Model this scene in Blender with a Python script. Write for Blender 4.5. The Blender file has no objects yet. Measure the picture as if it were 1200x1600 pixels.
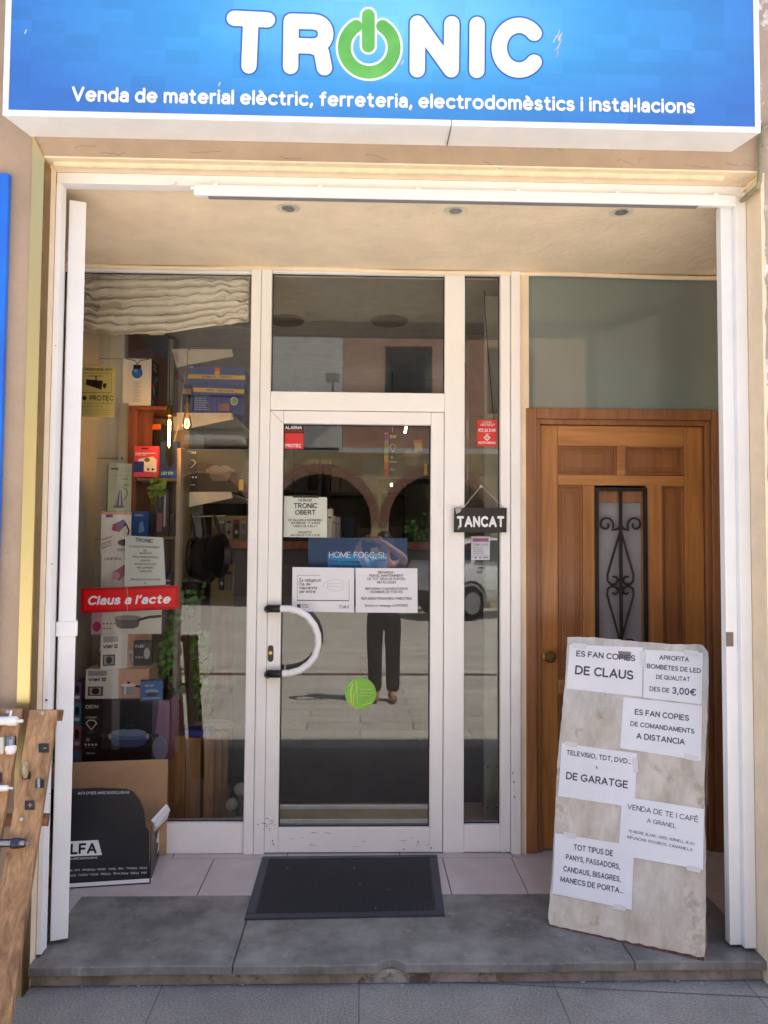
import bpy, bmesh, math, random
from mathutils import Vector, Matrix
random.seed(7)
R = math.radians
SC = bpy.context.scene
COL = SC.collection

# ------------------------------------------------------------------ camera, sky, sun, exposure
CAM = Vector((0.0, -2.77, 1.511))
YAW, PITCH, ROLL, FPX = 0.02864, 0.04519, 0.00704, 1200.0
FW = Vector((math.sin(YAW)*math.cos(PITCH), math.cos(YAW)*math.cos(PITCH), math.sin(PITCH)))
_r = FW.cross(Vector((0, 0, 1))).normalized(); _u = _r.cross(FW)
RT = _r*math.cos(ROLL) + _u*math.sin(ROLL)
UP = _u*math.cos(ROLL) - _r*math.sin(ROLL)
cd = bpy.data.cameras.new('camera'); cam = bpy.data.objects.new('camera', cd); COL.objects.link(cam)
cd.sensor_fit = 'HORIZONTAL'; cd.sensor_width = 36.0; cd.lens = 36.0*FPX/1200.0
cd.clip_start = 0.01; cd.clip_end = 500
cam.matrix_world = Matrix(((RT.x, UP.x, -FW.x, CAM.x), (RT.y, UP.y, -FW.y, CAM.y), (RT.z, UP.z, -FW.z, CAM.z), (0, 0, 0, 1)))
SC.camera = cam

SUN_EL, SUN_AZ = R(65), R(68)          # azimuth from +Y (into the shop) towards +X
sdir = Vector((math.sin(SUN_AZ)*math.cos(SUN_EL), math.cos(SUN_AZ)*math.cos(SUN_EL), math.sin(SUN_EL)))
w = bpy.data.worlds.new('World'); SC.world = w; w.use_nodes = True
nt = w.node_tree; bg = nt.nodes['Background']
sky = nt.nodes.new('ShaderNodeTexSky'); sky.sky_type = 'NISHITA'; sky.sun_disc = False
sky.sun_elevation = SUN_EL; sky.sun_rotation = SUN_AZ; sky.air_density = 1.0; sky.dust_density = 1.5
nt.links.new(sky.outputs[0], bg.inputs[0]); bg.inputs[1].default_value = 0.115
sd = bpy.data.lights.new('sun', 'SUN'); sd.energy = 4.6; sd.angle = R(0.5); sd.color = (1.0, 0.955, 0.895)
sun = bpy.data.objects.new('sun', sd); COL.objects.link(sun)
sun.rotation_euler = sdir.to_track_quat('Z', 'Y').to_euler()
SC.view_settings.view_transform = 'Standard'; SC.view_settings.look = 'None'
SC.view_settings.gamma = 1.0; SC.view_settings.use_curve_mapping = False
SC.view_settings.exposure = 1.84
SC.cycles.max_bounces = 10; SC.cycles.transparent_max_bounces = 16; SC.cycles.glossy_bounces = 4
SC.cycles.diffuse_bounces = 5

# ------------------------------------------------------------------ measuring helpers (photo pixels on real planes)
def ray(px, py):
    return FW + RT*((px-600)/FPX) + UP*((800-py)/FPX)
def PY(px, py, y):
    d = ray(px, py); return CAM + d*((y-CAM.y)/d.y)
def PZ(px, py, z):
    d = ray(px, py); return CAM + d*((z-CAM.z)/d.z)
def PX(px, y, py=880):
    return PY(px, py, y).x
def HZ(py, y, px=600):
    return PY(px, py, y).z
def proj(q):
    d = Vector(q)-CAM; z = d.dot(FW); return 600+FPX*d.dot(RT)/z, 800-FPX*d.dot(UP)/z
class Plane:
    def __init__(s, o, n): s.o = Vector(o); s.n = Vector(n).normalized()
    def pt(s, px, py, off=0.0):
        d = ray(px, py); t = (s.o+s.n*off-CAM).dot(s.n)/d.dot(s.n); return CAM+d*t
def YP(y): return Plane((0, y, 0), (0, -1, 0))

# ------------------------------------------------------------------ materials
def lin(c):
    return tuple(((v/255.0)/12.92 if v/255.0 <= 0.04045 else ((v/255.0+0.055)/1.055)**2.4) for v in c)
MATS = {}
def mat(name, rgb, rough=0.6, metal=0.0, var=0.08, vs=12.0, bump=0.0, bs=150.0, rgb2=None, stain=None, emit=None, spec=0.5,
        stretch=(1, 1, 1), coat=0.0, bdist=0.002):
    if name in MATS: return MATS[name]
    m = bpy.data.materials.new(name); m.use_nodes = True
    N = m.node_tree.nodes; L = m.node_tree.links; b = N['Principled BSDF']
    c1 = lin(rgb); c2 = lin(rgb2) if rgb2 else tuple(v*(1-var*2) for v in c1)
    if not rgb2: c1 = tuple(min(1, v*(1+var*0.6)) for v in c1)
    tc = N.new('ShaderNodeTexCoord'); mp = N.new('ShaderNodeMapping'); mp.inputs['Scale'].default_value = stretch
    L.new(tc.outputs['Object'], mp.inputs['Vector'])
    nz = N.new('ShaderNodeTexNoise'); nz.inputs['Scale'].default_value = vs; nz.inputs['Detail'].default_value = 6
    nz.inputs['Roughness'].default_value = 0.62
    L.new(mp.outputs[0], nz.inputs['Vector'])
    rp = N.new('ShaderNodeValToRGB'); rp.color_ramp.elements[0].position = 0.32; rp.color_ramp.elements[1].position = 0.68
    rp.color_ramp.elements[0].color = (*c2, 1); rp.color_ramp.elements[1].color = (*c1, 1)
    L.new(nz.outputs['Fac'], rp.inputs['Fac']); col = rp.outputs['Color']
    if stain:                                       # (rgb, scale, threshold, amount)
        n2 = N.new('ShaderNodeTexNoise'); n2.inputs['Scale'].default_value = stain[1]; n2.inputs['Detail'].default_value = 8
        n2.inputs['Roughness'].default_value = 0.7
        L.new(tc.outputs['Object'], n2.inputs['Vector'])
        r2 = N.new('ShaderNodeValToRGB'); r2.color_ramp.elements[0].position = stain[2]; r2.color_ramp.elements[1].position = min(0.99, stain[2]+0.06)
        r2.color_ramp.elements[0].color = (0, 0, 0, 1); r2.color_ramp.elements[1].color = (stain[3],)*3+(1,)
        L.new(n2.outputs['Fac'], r2.inputs['Fac'])
        mx = N.new('ShaderNodeMixRGB'); L.new(r2.outputs['Color'], mx.inputs['Fac']); L.new(col, mx.inputs['Color1'])
        mx.inputs['Color2'].default_value = (*lin(stain[0]), 1); col = mx.outputs['Color']
    L.new(col, b.inputs['Base Color'])
    b.inputs['Roughness'].default_value = rough; b.inputs['Metallic'].default_value = metal
    b.inputs['Specular IOR Level'].default_value = spec
    if coat: b.inputs['Coat Weight'].default_value = coat; b.inputs['Coat Roughness'].default_value = 0.08
    if bump:
        n3 = N.new('ShaderNodeTexNoise'); n3.inputs['Scale'].default_value = bs; n3.inputs['Detail'].default_value = 4
        L.new(mp.outputs[0], n3.inputs['Vector'])
        bp = N.new('ShaderNodeBump'); bp.inputs['Strength'].default_value = bump; bp.inputs['Distance'].default_value = bdist
        L.new(n3.outputs['Fac'], bp.inputs['Height']); L.new(bp.outputs[0], b.inputs['Normal'])
    if emit:
        b.inputs['Emission Color'].default_value = (*emit[0], 1); b.inputs['Emission Strength'].default_value = emit[1]
    MATS[name] = m
    return m
def flat(rgb, rough=0.55, **k):
    return mat('print_%d_%d_%d' % tuple(rgb), rgb, rough, var=0.03, vs=30, **k)
def glass(name, refl=0.042, tint=(0.985, 0.99, 0.985)):
    if name in MATS: return MATS[name]
    m = bpy.data.materials.new(name); m.use_nodes = True; N = m.node_tree.nodes; L = m.node_tree.links
    N.remove(N['Principled BSDF']); out = N['Material Output']
    t = N.new('ShaderNodeBsdfTransparent'); t.inputs[0].default_value = (*tint, 1)
    g = N.new('ShaderNodeBsdfGlossy'); g.inputs['Roughness'].default_value = 0.0; g.inputs['Color'].default_value = (1, 1, 1, 1)
    fr = N.new('ShaderNodeFresnel'); fr.inputs['IOR'].default_value = 1.45
    ad = N.new('ShaderNodeMath'); ad.operation = 'ADD'; ad.inputs[1].default_value = refl-0.034; ad.use_clamp = True
    L.new(fr.outputs[0], ad.inputs[0])
    x = N.new('ShaderNodeMixShader'); L.new(ad.outputs[0], x.inputs[0]); L.new(t.outputs[0], x.inputs[1]); L.new(g.outputs[0], x.inputs[2])
    L.new(x.outputs[0], out.inputs['Surface']); MATS[name] = m
    return m
def wood(name, dark, light, axis=2, scale=9.0, rough=0.4, coat=0.2, ring=26.0):
    if name in MATS: return MATS[name]
    m = bpy.data.materials.new(name); m.use_nodes = True; N = m.node_tree.nodes; L = m.node_tree.links; b = N['Principled BSDF']
    tc = N.new('ShaderNodeTexCoord'); mp = N.new('ShaderNodeMapping')
    s = [ring, ring, ring]; s[axis] = ring*0.045; mp.inputs['Scale'].default_value = s
    L.new(tc.outputs['Object'], mp.inputs['Vector'])
    nz = N.new('ShaderNodeTexNoise'); nz.inputs['Scale'].default_value = 1.0; nz.inputs['Detail'].default_value = 9; nz.inputs['Roughness'].default_value = 0.66
    nz.inputs['Distortion'].default_value = 0.7
    L.new(mp.outputs[0], nz.inputs['Vector'])
    rp = N.new('ShaderNodeValToRGB'); e = rp.color_ramp.elements
    e[0].position = 0.33; e[0].color = (*lin(dark), 1); e[1].position = 0.66; e[1].color = (*lin(light), 1)
    L.new(nz.outputs['Fac'], rp.inputs['Fac'])
    n2 = N.new('ShaderNodeTexNoise'); n2.inputs['Scale'].default_value = 4.0; L.new(tc.outputs['Object'], n2.inputs['Vector'])
    hs = N.new('ShaderNodeHueSaturation'); mr = N.new('ShaderNodeMapRange'); mr.inputs['To Min'].default_value = 0.8; mr.inputs['To Max'].default_value = 1.2
    L.new(n2.outputs['Fac'], mr.inputs['Value']); L.new(mr.outputs[0], hs.inputs['Value']); L.new(rp.outputs[0], hs.inputs['Color'])
    L.new(hs.outputs[0], b.inputs['Base Color']); b.inputs['Roughness'].default_value = rough; b.inputs['Coat Weight'].default_value = coat; b.inputs['Coat Roughness'].default_value = 0.115
    bp = N.new('ShaderNodeBump'); bp.inputs['Strength'].default_value = 0.25; bp.inputs['Distance'].default_value = 0.001
    L.new(nz.outputs['Fac'], bp.inputs['Height']); L.new(bp.outputs[0], b.inputs['Normal'])
    MATS[name] = m
    return m

# ------------------------------------------------------------------ mesh builder
class MB:
    def __init__(s): s.v = []; s.f = []; s.mi = []; s.mats = []; s.cur = 0; s.T = None
    def m(s, material):
        if material not in s.mats: s.mats.append(material)
        s.cur = s.mats.index(material); return s
    def add(s, vs, fs):
        o = len(s.v)
        for p in vs:
            p = Vector(p); s.v.append(s.T @ p if s.T else p)
        for f in fs: s.f.append([o+i for i in f]); s.mi.append(s.cur)
        return s
    def box(s, x0, x1, y0, y1, z0, z1):
        x0, x1 = min(x0, x1), max(x0, x1); y0, y1 = min(y0, y1), max(y0, y1); z0, z1 = min(z0, z1), max(z0, z1)
        return s.add([(x0, y0, z0), (x1, y0, z0), (x1, y1, z0), (x0, y1, z0), (x0, y0, z1), (x1, y0, z1), (x1, y1, z1), (x0, y1, z1)],
                     [(0, 3, 2, 1), (4, 5, 6, 7), (0, 1, 5, 4), (1, 2, 6, 5), (2, 3, 7, 6), (3, 0, 4, 7)])
    def poly(s, pts): return s.add(pts, [tuple(range(len(pts)))])
    def prism(s, pts, ext):
        n = len(pts); e = Vector(ext)
        vs = [Vector(p) for p in pts]+[Vector(p)+e for p in pts]
        return s.add(vs, [tuple(range(n)), tuple(range(2*n-1, n-1, -1))]+[(i, i+n, (i+1) % n+n, (i+1) % n) for i in range(n)])
    def obox(s, o, u, v, w):      # oriented box from corner o and three edges
        o, u, v, w = map(Vector, (o, u, v, w))
        return s.prism([o, o+u, o+u+v, o+v], w)
    def tube(s, pts, r, n=8, closed=False, rads=None):
        P = [Vector(p) for p in pts]; vs = []; fs = []; k = len(P); prev = None
        for i, p in enumerate(P):
            t = (P[min(i+1, k-1)]-P[max(i-1, 0)])
            t = t.normalized() if t.length > 1e-9 else Vector((0, 0, 1))
            if prev is None:
                a = Vector((0, 0, 1)) if abs(t.z) < 0.9 else Vector((1, 0, 0)); a = t.cross(a).normalized()
            else:
                a = prev-t*prev.dot(t); a = a.normalized() if a.length > 1e-6 else t.orthogonal().normalized()
            prev = a; b = t.cross(a); rr = rads[i] if rads else r
            for j in range(n):
                q = 2*math.pi*j/n; vs.append(p+(a*math.cos(q)+b*math.sin(q))*rr)
        for i in range(k-1):
            for j in range(n): fs.append((i*n+j, i*n+(j+1) % n, (i+1)*n+(j+1) % n, (i+1)*n+j))
        fs.append(tuple(range(n-1, -1, -1))); fs.append(tuple((k-1)*n+j for j in range(n)))
        return s.add(vs, fs)
    def lathe(s, prof, o, ax=(0, 0, 1), n=20):
        o = Vector(o); ax = Vector(ax).normalized(); a = ax.orthogonal().normalized(); b = ax.cross(a); vs = []; fs = []
        for (r, h) in prof:
            for j in range(n):
                q = 2*math.pi*j/n; vs.append(o+ax*h+(a*math.cos(q)+b*math.sin(q))*max(r, 1e-5))
        for i in range(len(prof)-1):
            for j in range(n): fs.append((i*n+j, i*n+(j+1) % n, (i+1)*n+(j+1) % n, (i+1)*n+j))
        fs.append(tuple(range(n-1, -1, -1))); fs.append(tuple((len(prof)-1)*n+j for j in range(n)))
        return s.add(vs, fs)
    def sphere(s, c, r, n=12, sc=(1, 1, 1)):
        c = Vector(c); k = max(4, n//2)
        vs = []
        fs = []
        for i in range(1, k):
            a = math.pi*i/k
            for j in range(n):
                q = 2*math.pi*j/n
                vs.append(c+Vector((math.sin(a)*math.cos(q)*sc[0], math.sin(a)*math.sin(q)*sc[1], math.cos(a)*sc[2]))*r)
        vs.append(c+Vector((0, 0, r*sc[2]))); vs.append(c-Vector((0, 0, r*sc[2]))); t, bb = len(vs)-2, len(vs)-1
        for i in range(k-2):
            for j in range(n): fs.append((i*n+j, (i+1)*n+j, (i+1)*n+(j+1) % n, i*n+(j+1) % n))
        for j in range(n): fs.append((t, j, (j+1) % n)); fs.append((bb, (k-2)*n+(j+1) % n, (k-2)*n+j))
        return s.add(vs, fs)
    def build(s, name, material=None, parent=None, bevel=0.0, smooth=False, norm=True, subs=0, solid=0.0):
        me = bpy.data.meshes.new(name); me.from_pydata([tuple(p) for p in s.v], [], s.f)
        ms = s.mats if s.mats else [material]
        for x in ms: me.materials.append(x)
        if s.mats:
            for p, i in zip(me.polygons, s.mi): p.material_index = i
        if norm:
            bm = bmesh.new(); bm.from_mesh(me); bmesh.ops.recalc_face_normals(bm, faces=bm.faces); bm.to_mesh(me); bm.free()
        if smooth:
            for p in me.polygons: p.use_smooth = True
            me.set_sharp_from_angle(angle=R(40))
        me.update()
        o = bpy.data.objects.new(name, me); COL.objects.link(o)
        if parent is not None: setpar(o, parent)
        if bevel:
            b = o.modifiers.new('bevel', 'BEVEL'); b.width = bevel; b.segments = 2; b.limit_method = 'ANGLE'; b.angle_limit = R(35)
        return o
PLOC = {}
def setpar(o, parent):
    o.parent = parent
    o.matrix_parent_inverse = Matrix.Translation(-PLOC.get(parent.name, Vector((0, 0, 0))))
def thing(name, label, cat, loc=(0, 0, 0), group=None):
    o = bpy.data.objects.new(name, None); COL.objects.link(o); o.location = loc; o.empty_display_size = 0.05
    PLOC[o.name] = Vector(loc); tag(o, label, cat, group); return o
def tag(o, label=None, cat=None, group=None, kind=None):
    if label: o['label'] = label
    if cat: o['category'] = cat
    if group: o['group'] = group
    if kind: o['kind'] = kind
    return o

# ------------------------------------------------------------------ lettering
_fc = {}
def glyphs(s, bold, shear=0.0):
    k = (s, bold, shear)
    if k in _fc: return _fc[k]
    c = bpy.data.curves.new('txt', 'FONT'); c.body = s; c.size = 1.0; c.offset = bold; c.resolution_u = 4; c.shear = shear
    o = bpy.data.objects.new('txt', c); COL.objects.link(o)
    dg = bpy.context.evaluated_depsgraph_get(); ev = o.evaluated_get(dg); me = ev.to_mesh()
    vs = [(p.co.x, p.co.y) for p in me.vertices]; fs = [tuple(f.vertices) for f in me.polygons]; ev.to_mesh_clear()
    bpy.data.objects.remove(o); bpy.data.curves.remove(c)
    x0 = min(v[0] for v in vs); x1 = max(v[0] for v in vs)
    _fc[k] = (vs, fs, x0, x1); return _fc[k]
def stroke(pts, wd):
    """outline of a round-capped stroke along a 2D polyline"""
    n = len(pts); Lf = []; Rt = []; h = wd/2
    def nrm(a, b):
        dx, dy = b[0]-a[0], b[1]-a[1]; l = math.hypot(dx, dy) or 1; return (-dy/l, dx/l)
    for i in range(n):
        if i == 0: nn = nrm(pts[0], pts[1]); k = 1
        elif i == n-1: nn = nrm(pts[-2], pts[-1]); k = 1
        else:
            a = nrm(pts[i-1], pts[i]); b = nrm(pts[i], pts[i+1]); nx, ny = a[0]+b[0], a[1]+b[1]; l = math.hypot(nx, ny) or 1
            nn = (nx/l, ny/l); k = min(1/max(0.3, nn[0]*a[0]+nn[1]*a[1]), 2.2)
        Lf.append((pts[i][0]+nn[0]*h*k, pts[i][1]+nn[1]*h*k)); Rt.append((pts[i][0]-nn[0]*h*k, pts[i][1]-nn[1]*h*k))
    def cap(c, frm):
        a0 = math.atan2(frm[1]-c[1], frm[0]-c[0]); return [(c[0]+h*math.cos(a0-math.pi*j/8), c[1]+h*math.sin(a0-math.pi*j/8)) for j in range(1, 8)]
    return Lf+cap(pts[-1], Lf[-1])+Rt[::-1]+cap(pts[0], Rt[0])
def corners(pts):
    """cut a polyline at its sharp turns, so that every corner gets a round join"""
    out = [[pts[0]]]
    for i in range(1, len(pts)):
        out[-1].append(pts[i])
        if i < len(pts)-1:
            a = (pts[i][0]-pts[i-1][0], pts[i][1]-pts[i-1][1]); b = (pts[i+1][0]-pts[i][0], pts[i+1][1]-pts[i][1])
            if a[0]*b[0]+a[1]*b[1] < 0.55*math.hypot(*a)*math.hypot(*b): out.append([pts[i]])
    return out
def arc(cx, cy, rx, ry, a0, a1, n=16):
    return [(cx+rx*math.cos(R(a0+(a1-a0)*i/n)), cy+ry*math.sin(R(a0+(a1-a0)*i/n))) for i in range(n+1)]
# a plain rounded stroke alphabet (cap height 1) for signs and capitals
def _full(cx, cy, rx, ry): return [arc(cx, cy, rx, ry, 88, 272, 12), arc(cx, cy, rx, ry, -92, 92, 12)]
SF = {
 'A': [[(0, 0), (.36, 1), (.72, 0)], [(.13, .32), (.59, .32)]],
 'B': [[(0, 0), (0, 1)], [(0, 1), (.32, 1)]+arc(.32, .765, .22, .235, 80, -80, 7)+[(.32, .53), (0, .53)], [(.30, .53)]+arc(.34, .265, .26, .265, 80, -80, 7)+[(.32, 0), (0, 0)]],
 'C': [arc(.40, .5, .40, .5, 48, 312, 16)],
 'D': [[(0, 0), (0, 1)], [(0, 1), (.26, 1)]+arc(.26, .5, .44, .5, 82, -82, 12)+[(.26, 0), (0, 0)]],
 'E': [[(.50, 1), (0, 1), (0, 0), (.52, 0)], [(0, .52), (.44, .52)]],
 'F': [[(.50, 1), (0, 1), (0, 0)], [(0, .50), (.43, .50)]],
 'G': [arc(.42, .5, .42, .5, 45, 328, 16)+[(.80, .44), (.48, .44)]],
 'H': [[(0, 0), (0, 1)], [(.60, 0), (.60, 1)], [(0, .52), (.60, .52)]],
 'I': [[(0, 0), (0, 1)]],
 'J': [[(.36, 1), (.36, .24)]+arc(.17, .22, .19, .22, 0, -170, 8)],
 'K': [[(0, 0), (0, 1)], [(.52, 1), (.02, .42)], [(.18, .58), (.56, 0)]],
 'L': [[(0, 1), (0, 0), (.48, 0)]],
 'M': [[(0, 0), (0, 1), (.40, .08), (.80, 1), (.80, 0)]],
 'N': [[(0, 0), (0, 1), (.62, 0), (.62, 1)]],
 'O': _full(.42, .5, .42, .5), 'Q': _full(.42, .5, .42, .5)+[[(.50, .22), (.78, -.06)]],
 'P': [[(0, 0), (0, 1)], [(0, 1), (.30, 1)]+arc(.30, .73, .24, .27, 80, -80, 8)+[(.30, .46), (0, .46)]],
 'R': [[(0, 0), (0, 1)], [(0, 1), (.32, 1)]+arc(.32, .74, .22, .26, 80, -80, 8)+[(.32, .48), (0, .48)], [(.30, .48), (.58, 0)]],
 'S': [arc(.28, .74, .25, .26, 35, 255, 9)+[(.36, .46)]+arc(.28, .255, .28, .255, 60, -150, 9)],
 'T': [[(0, 1), (.62, 1)], [(.31, 1), (.31, 0)]],
 'U': [[(0, 1), (0, .30)]+arc(.31, .31, .31, .31, 180, 360, 9)+[(.62, 1)]],
 'V': [[(0, 1), (.35, 0), (.70, 1)]], 'W': [[(0, 1), (.25, 0), (.5, .95), (.75, 0), (1.0, 1)]],
 'X': [[(0, 0), (.6, 1)], [(.6, 0), (0, 1)]], 'Y': [[(0, 1), (.32, .45), (.64, 1)], [(.32, .45), (.32, 0)]], 'Z': [[(0, 1), (.58, 1), (0, 0), (.6, 0)]],
 '0': _full(.27, .5, .27, .5), '1': [[(.0, .78), (.22, 1), (.22, 0)]], '2': [arc(.27, .72, .26, .28, 160, -30, 9)+[(.02, 0), (.55, 0)]],
 '3': [arc(.25, .75, .24, .25, 150, -80, 8)+[(.22, .52)], [(.22, .52)]+arc(.25, .26, .27, .26, 80, -150, 8)],
 '4': [[(.42, 0), (.42, 1), (0, .30), (.58, .30)]], '5': [[(.48, 1), (.08, 1), (.04, .56)]+arc(.25, .31, .26, .31, 110, -145, 9)],
 '6': [[(.42, 1), (.06, .45)], ]+_full(.28, .29, .27, .29), '7': [[(0, 1), (.52, 1), (.16, 0)]], '8': _full(.27, .75, .22, .25)+_full(.27, .26, .27, .26), '9': [[(.14, 0), (.50, .56)]]+_full(.27, .70, .26, .29),
 ',': [[(.07, .05), (0, -.17)]], '.': [[(0, .02), (.001, .04)]], ':': [[(0, .05), (.001, .07)], [(0, .62), (.001, .64)]], '-': [[(0, .38), (.26, .38)]], '·': [[(0, .40), (.001, .42)]], "'": [[(.05, 1), (0, .78)]], '/': [[(0, 0), (.34, 1)]],
 '€': [arc(.50, .5, .38, .5, 48, 312, 14), [(0, .60), (.52, .60)], [(0, .42), (.48, .42)]],
 'a': [[(.07, .57)]+arc(.27, .49, .21, .21, 125, 0, 7)+[(.48, 0)], [(.46, .40), (.25, .40)]+arc(.22, .20, .20, .20, 100, 262, 8)+[(.30, .01), (.46, .16)]],
 'c': [arc(.31, .35, .30, .35, 48, 312, 12)], 'd': [[(.56, 0), (.56, 1)]]+_full(.29, .35, .28, .35), 'e': [[(.04, .36), (.58, .36)], arc(.31, .35, .30, .35, 4, 312, 14)],
 'f': [[(.15, 0), (.15, .80)]+arc(.33, .82, .18, .18, 170, 85, 5), [(0, .66), (.34, .66)]], 'i': [[(0, 0), (0, .68)], [(0, .95), (.001, .97)]], 'l': [[(0, 0), (0, 1)]],
 'm': [[(0, 0), (0, .7)], [(0, .40)]+arc(.20, .47, .20, .23, 170, 0, 7)+[(.40, 0)], [(.40, .40)]+arc(.60, .47, .20, .23, 170, 0, 7)+[(.80, 0)]],
 'n': [[(0, 0), (0, .7)], [(0, .40)]+arc(.23, .45, .23, .25, 170, 0, 7)+[(.46, 0)]], 'o': _full(.31, .35, .31, .35), 'r': [[(0, 0), (0, .7)], [(0, .38)]+arc(.24, .45, .24, .25, 165, 80, 5)],
 's': [arc(.22, .53, .19, .17, 30, 250, 8)+[(.28, .33)]+arc(.22, .18, .22, .18, 60, -150, 8)], 't': [[(.14, .92), (.14, .18)]+arc(.30, .18, .16, .18, 190, 290, 5), [(0, .67), (.32, .67)]],
 'u': [[(0, .7), (0, .25)]+arc(.22, .25, .22, .25, 180, 350, 7), [(.45, 0), (.45, .7)]], 'v': [[(0, .7), (.27, 0), (.54, .7)]], 'p': [[(0, -.28), (0, .7)]]+_full(.28, .35, .28, .35), 'b': [[(0, 0), (0, 1)]]+_full(.28, .35, .28, .35), 'g': [[(.55, .7), (.55, -.05)]+arc(.29, -.05, .26, .23, 0, -150, 7)]+_full(.29, .35, .27, .35), 'j': [[(.1, .7), (.1, -.1), (0, -.26)], [(.1, .95), (.101, .97)]],
}
SF['È'] = SF['E']+[[(.16, 1.30), (.32, 1.16)]]; SF['É'] = SF['E']+[[(.34, 1.30), (.18, 1.16)]]; SF['À'] = SF['A']+[[(.24, 1.30), (.40, 1.16)]]; SF['è'] = SF['e']+[[(.20, 1.0), (.36, .86)]]; SF['Ç'] = SF['C']+[[(.42, -.02), (.36, -.2)]]; SF['ú'] = SF['u']+[[(.30, 1.0), (.16, .86)]]
def stroke_text(s, wt, shear=0.0):
    x = 0.0; out = []
    for ch in s:
        if ch == ' ': x += 0.36; continue
        G_ = SF[ch]; x0 = min(p[0] for q in G_ for p in q); x1 = max(p[0] for q in G_ for p in q)
        for k, q in enumerate([c_ for q0 in G_ for c_ in corners(q0)]):
            out.append((k, [(px+shear*py, py) for px, py in stroke([(x+p[0]-x0, wt/2+p[1]*(1-wt)) for p in q], wt)]))
        x += (x1-x0)+wt+0.075
    return out
CAPH = max(v[1] for v in glyphs('H', 0.0)[0])
def text(mb, s, x0, x1, yb, h, pl, bold=0.0, off=0.0008, shear=0.0):
    """lettering on plane pl; x0,x1 the ends and yb the baseline in photo pixels, h the cap height in pixels"""
    ya, yc = yb if isinstance(yb, tuple) else (yb, yb)
    A = pl.pt(x0, ya, off); B = pl.pt(x1, yc, off); u = (B-A).normalized(); v = pl.n.cross(u).normalized()
    xm, ym = (x0+x1)/2, (ya+yc)/2
    hh = (pl.pt(xm, ym-h, off)-pl.pt(xm, ym, off)).length
    text3(mb, s, A, u, v, (B-A).length, hh, bold, shear)
def text3(mb, s, A, u, v, width, hh, bold=0.0, shear=0.0):
    if all(ch == ' ' or ch in SF for ch in s):
        L_ = stroke_text(s, 0.115+bold*3.2, shear); a = min(p[0] for _, q in L_ for p in q); b = max(p[0] for _, q in L_ for p in q); sx = width/(b-a); n = u.cross(v).normalized()
        for k, q in L_: mb.add([A+u*((p[0]-a)*sx)+v*(p[1]*hh)+n*(0.00009*k) for p in q], [tuple(range(len(q)))])
        return
    vs, fs, a, b = glyphs(s, bold, shear); sx = width/(b-a); sy = hh/CAPH
    mb.add([A+u*((p[0]-a)*sx)+v*(p[1]*sy) for p in vs], fs)
def pxpoly(mb, pl, pts, off=0.0005): mb.poly([pl.pt(x, y, off) for x, y in pts])
def pxrect(mb, pl, x0, y0, x1, y1, off=0.0005): pxpoly(mb, pl, [(x0, y1), (x1, y1), (x1, y0), (x0, y0)], off)
def pxline(mb, pl, pts, wd, off=0.0006): pxpoly(mb, pl, stroke(pts, wd), off)
def pxdisc(mb, pl, cx, cy, rx, ry=None, off=0.0006, n=20): pxpoly(mb, pl, arc(cx, cy, rx, ry or rx, 0, 360*(n-1)/n, n-1), off)

FZ = 0.075     # level of the porch floor
YD = 0.90      # plane of the shopfront
INK = mat('black_ink', (28, 28, 34), 0.6, var=0.05); INKG = mat('grey_ink', (66, 68, 80), 0.6, var=0.05)
PAPER = mat('white_paper', (226, 226, 232), 0.5, var=0.03, vs=8, bump=0.5, bs=9, bdist=0.006)
WHITE = mat('white_print', (232, 232, 235), 0.5, var=0.02)
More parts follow.
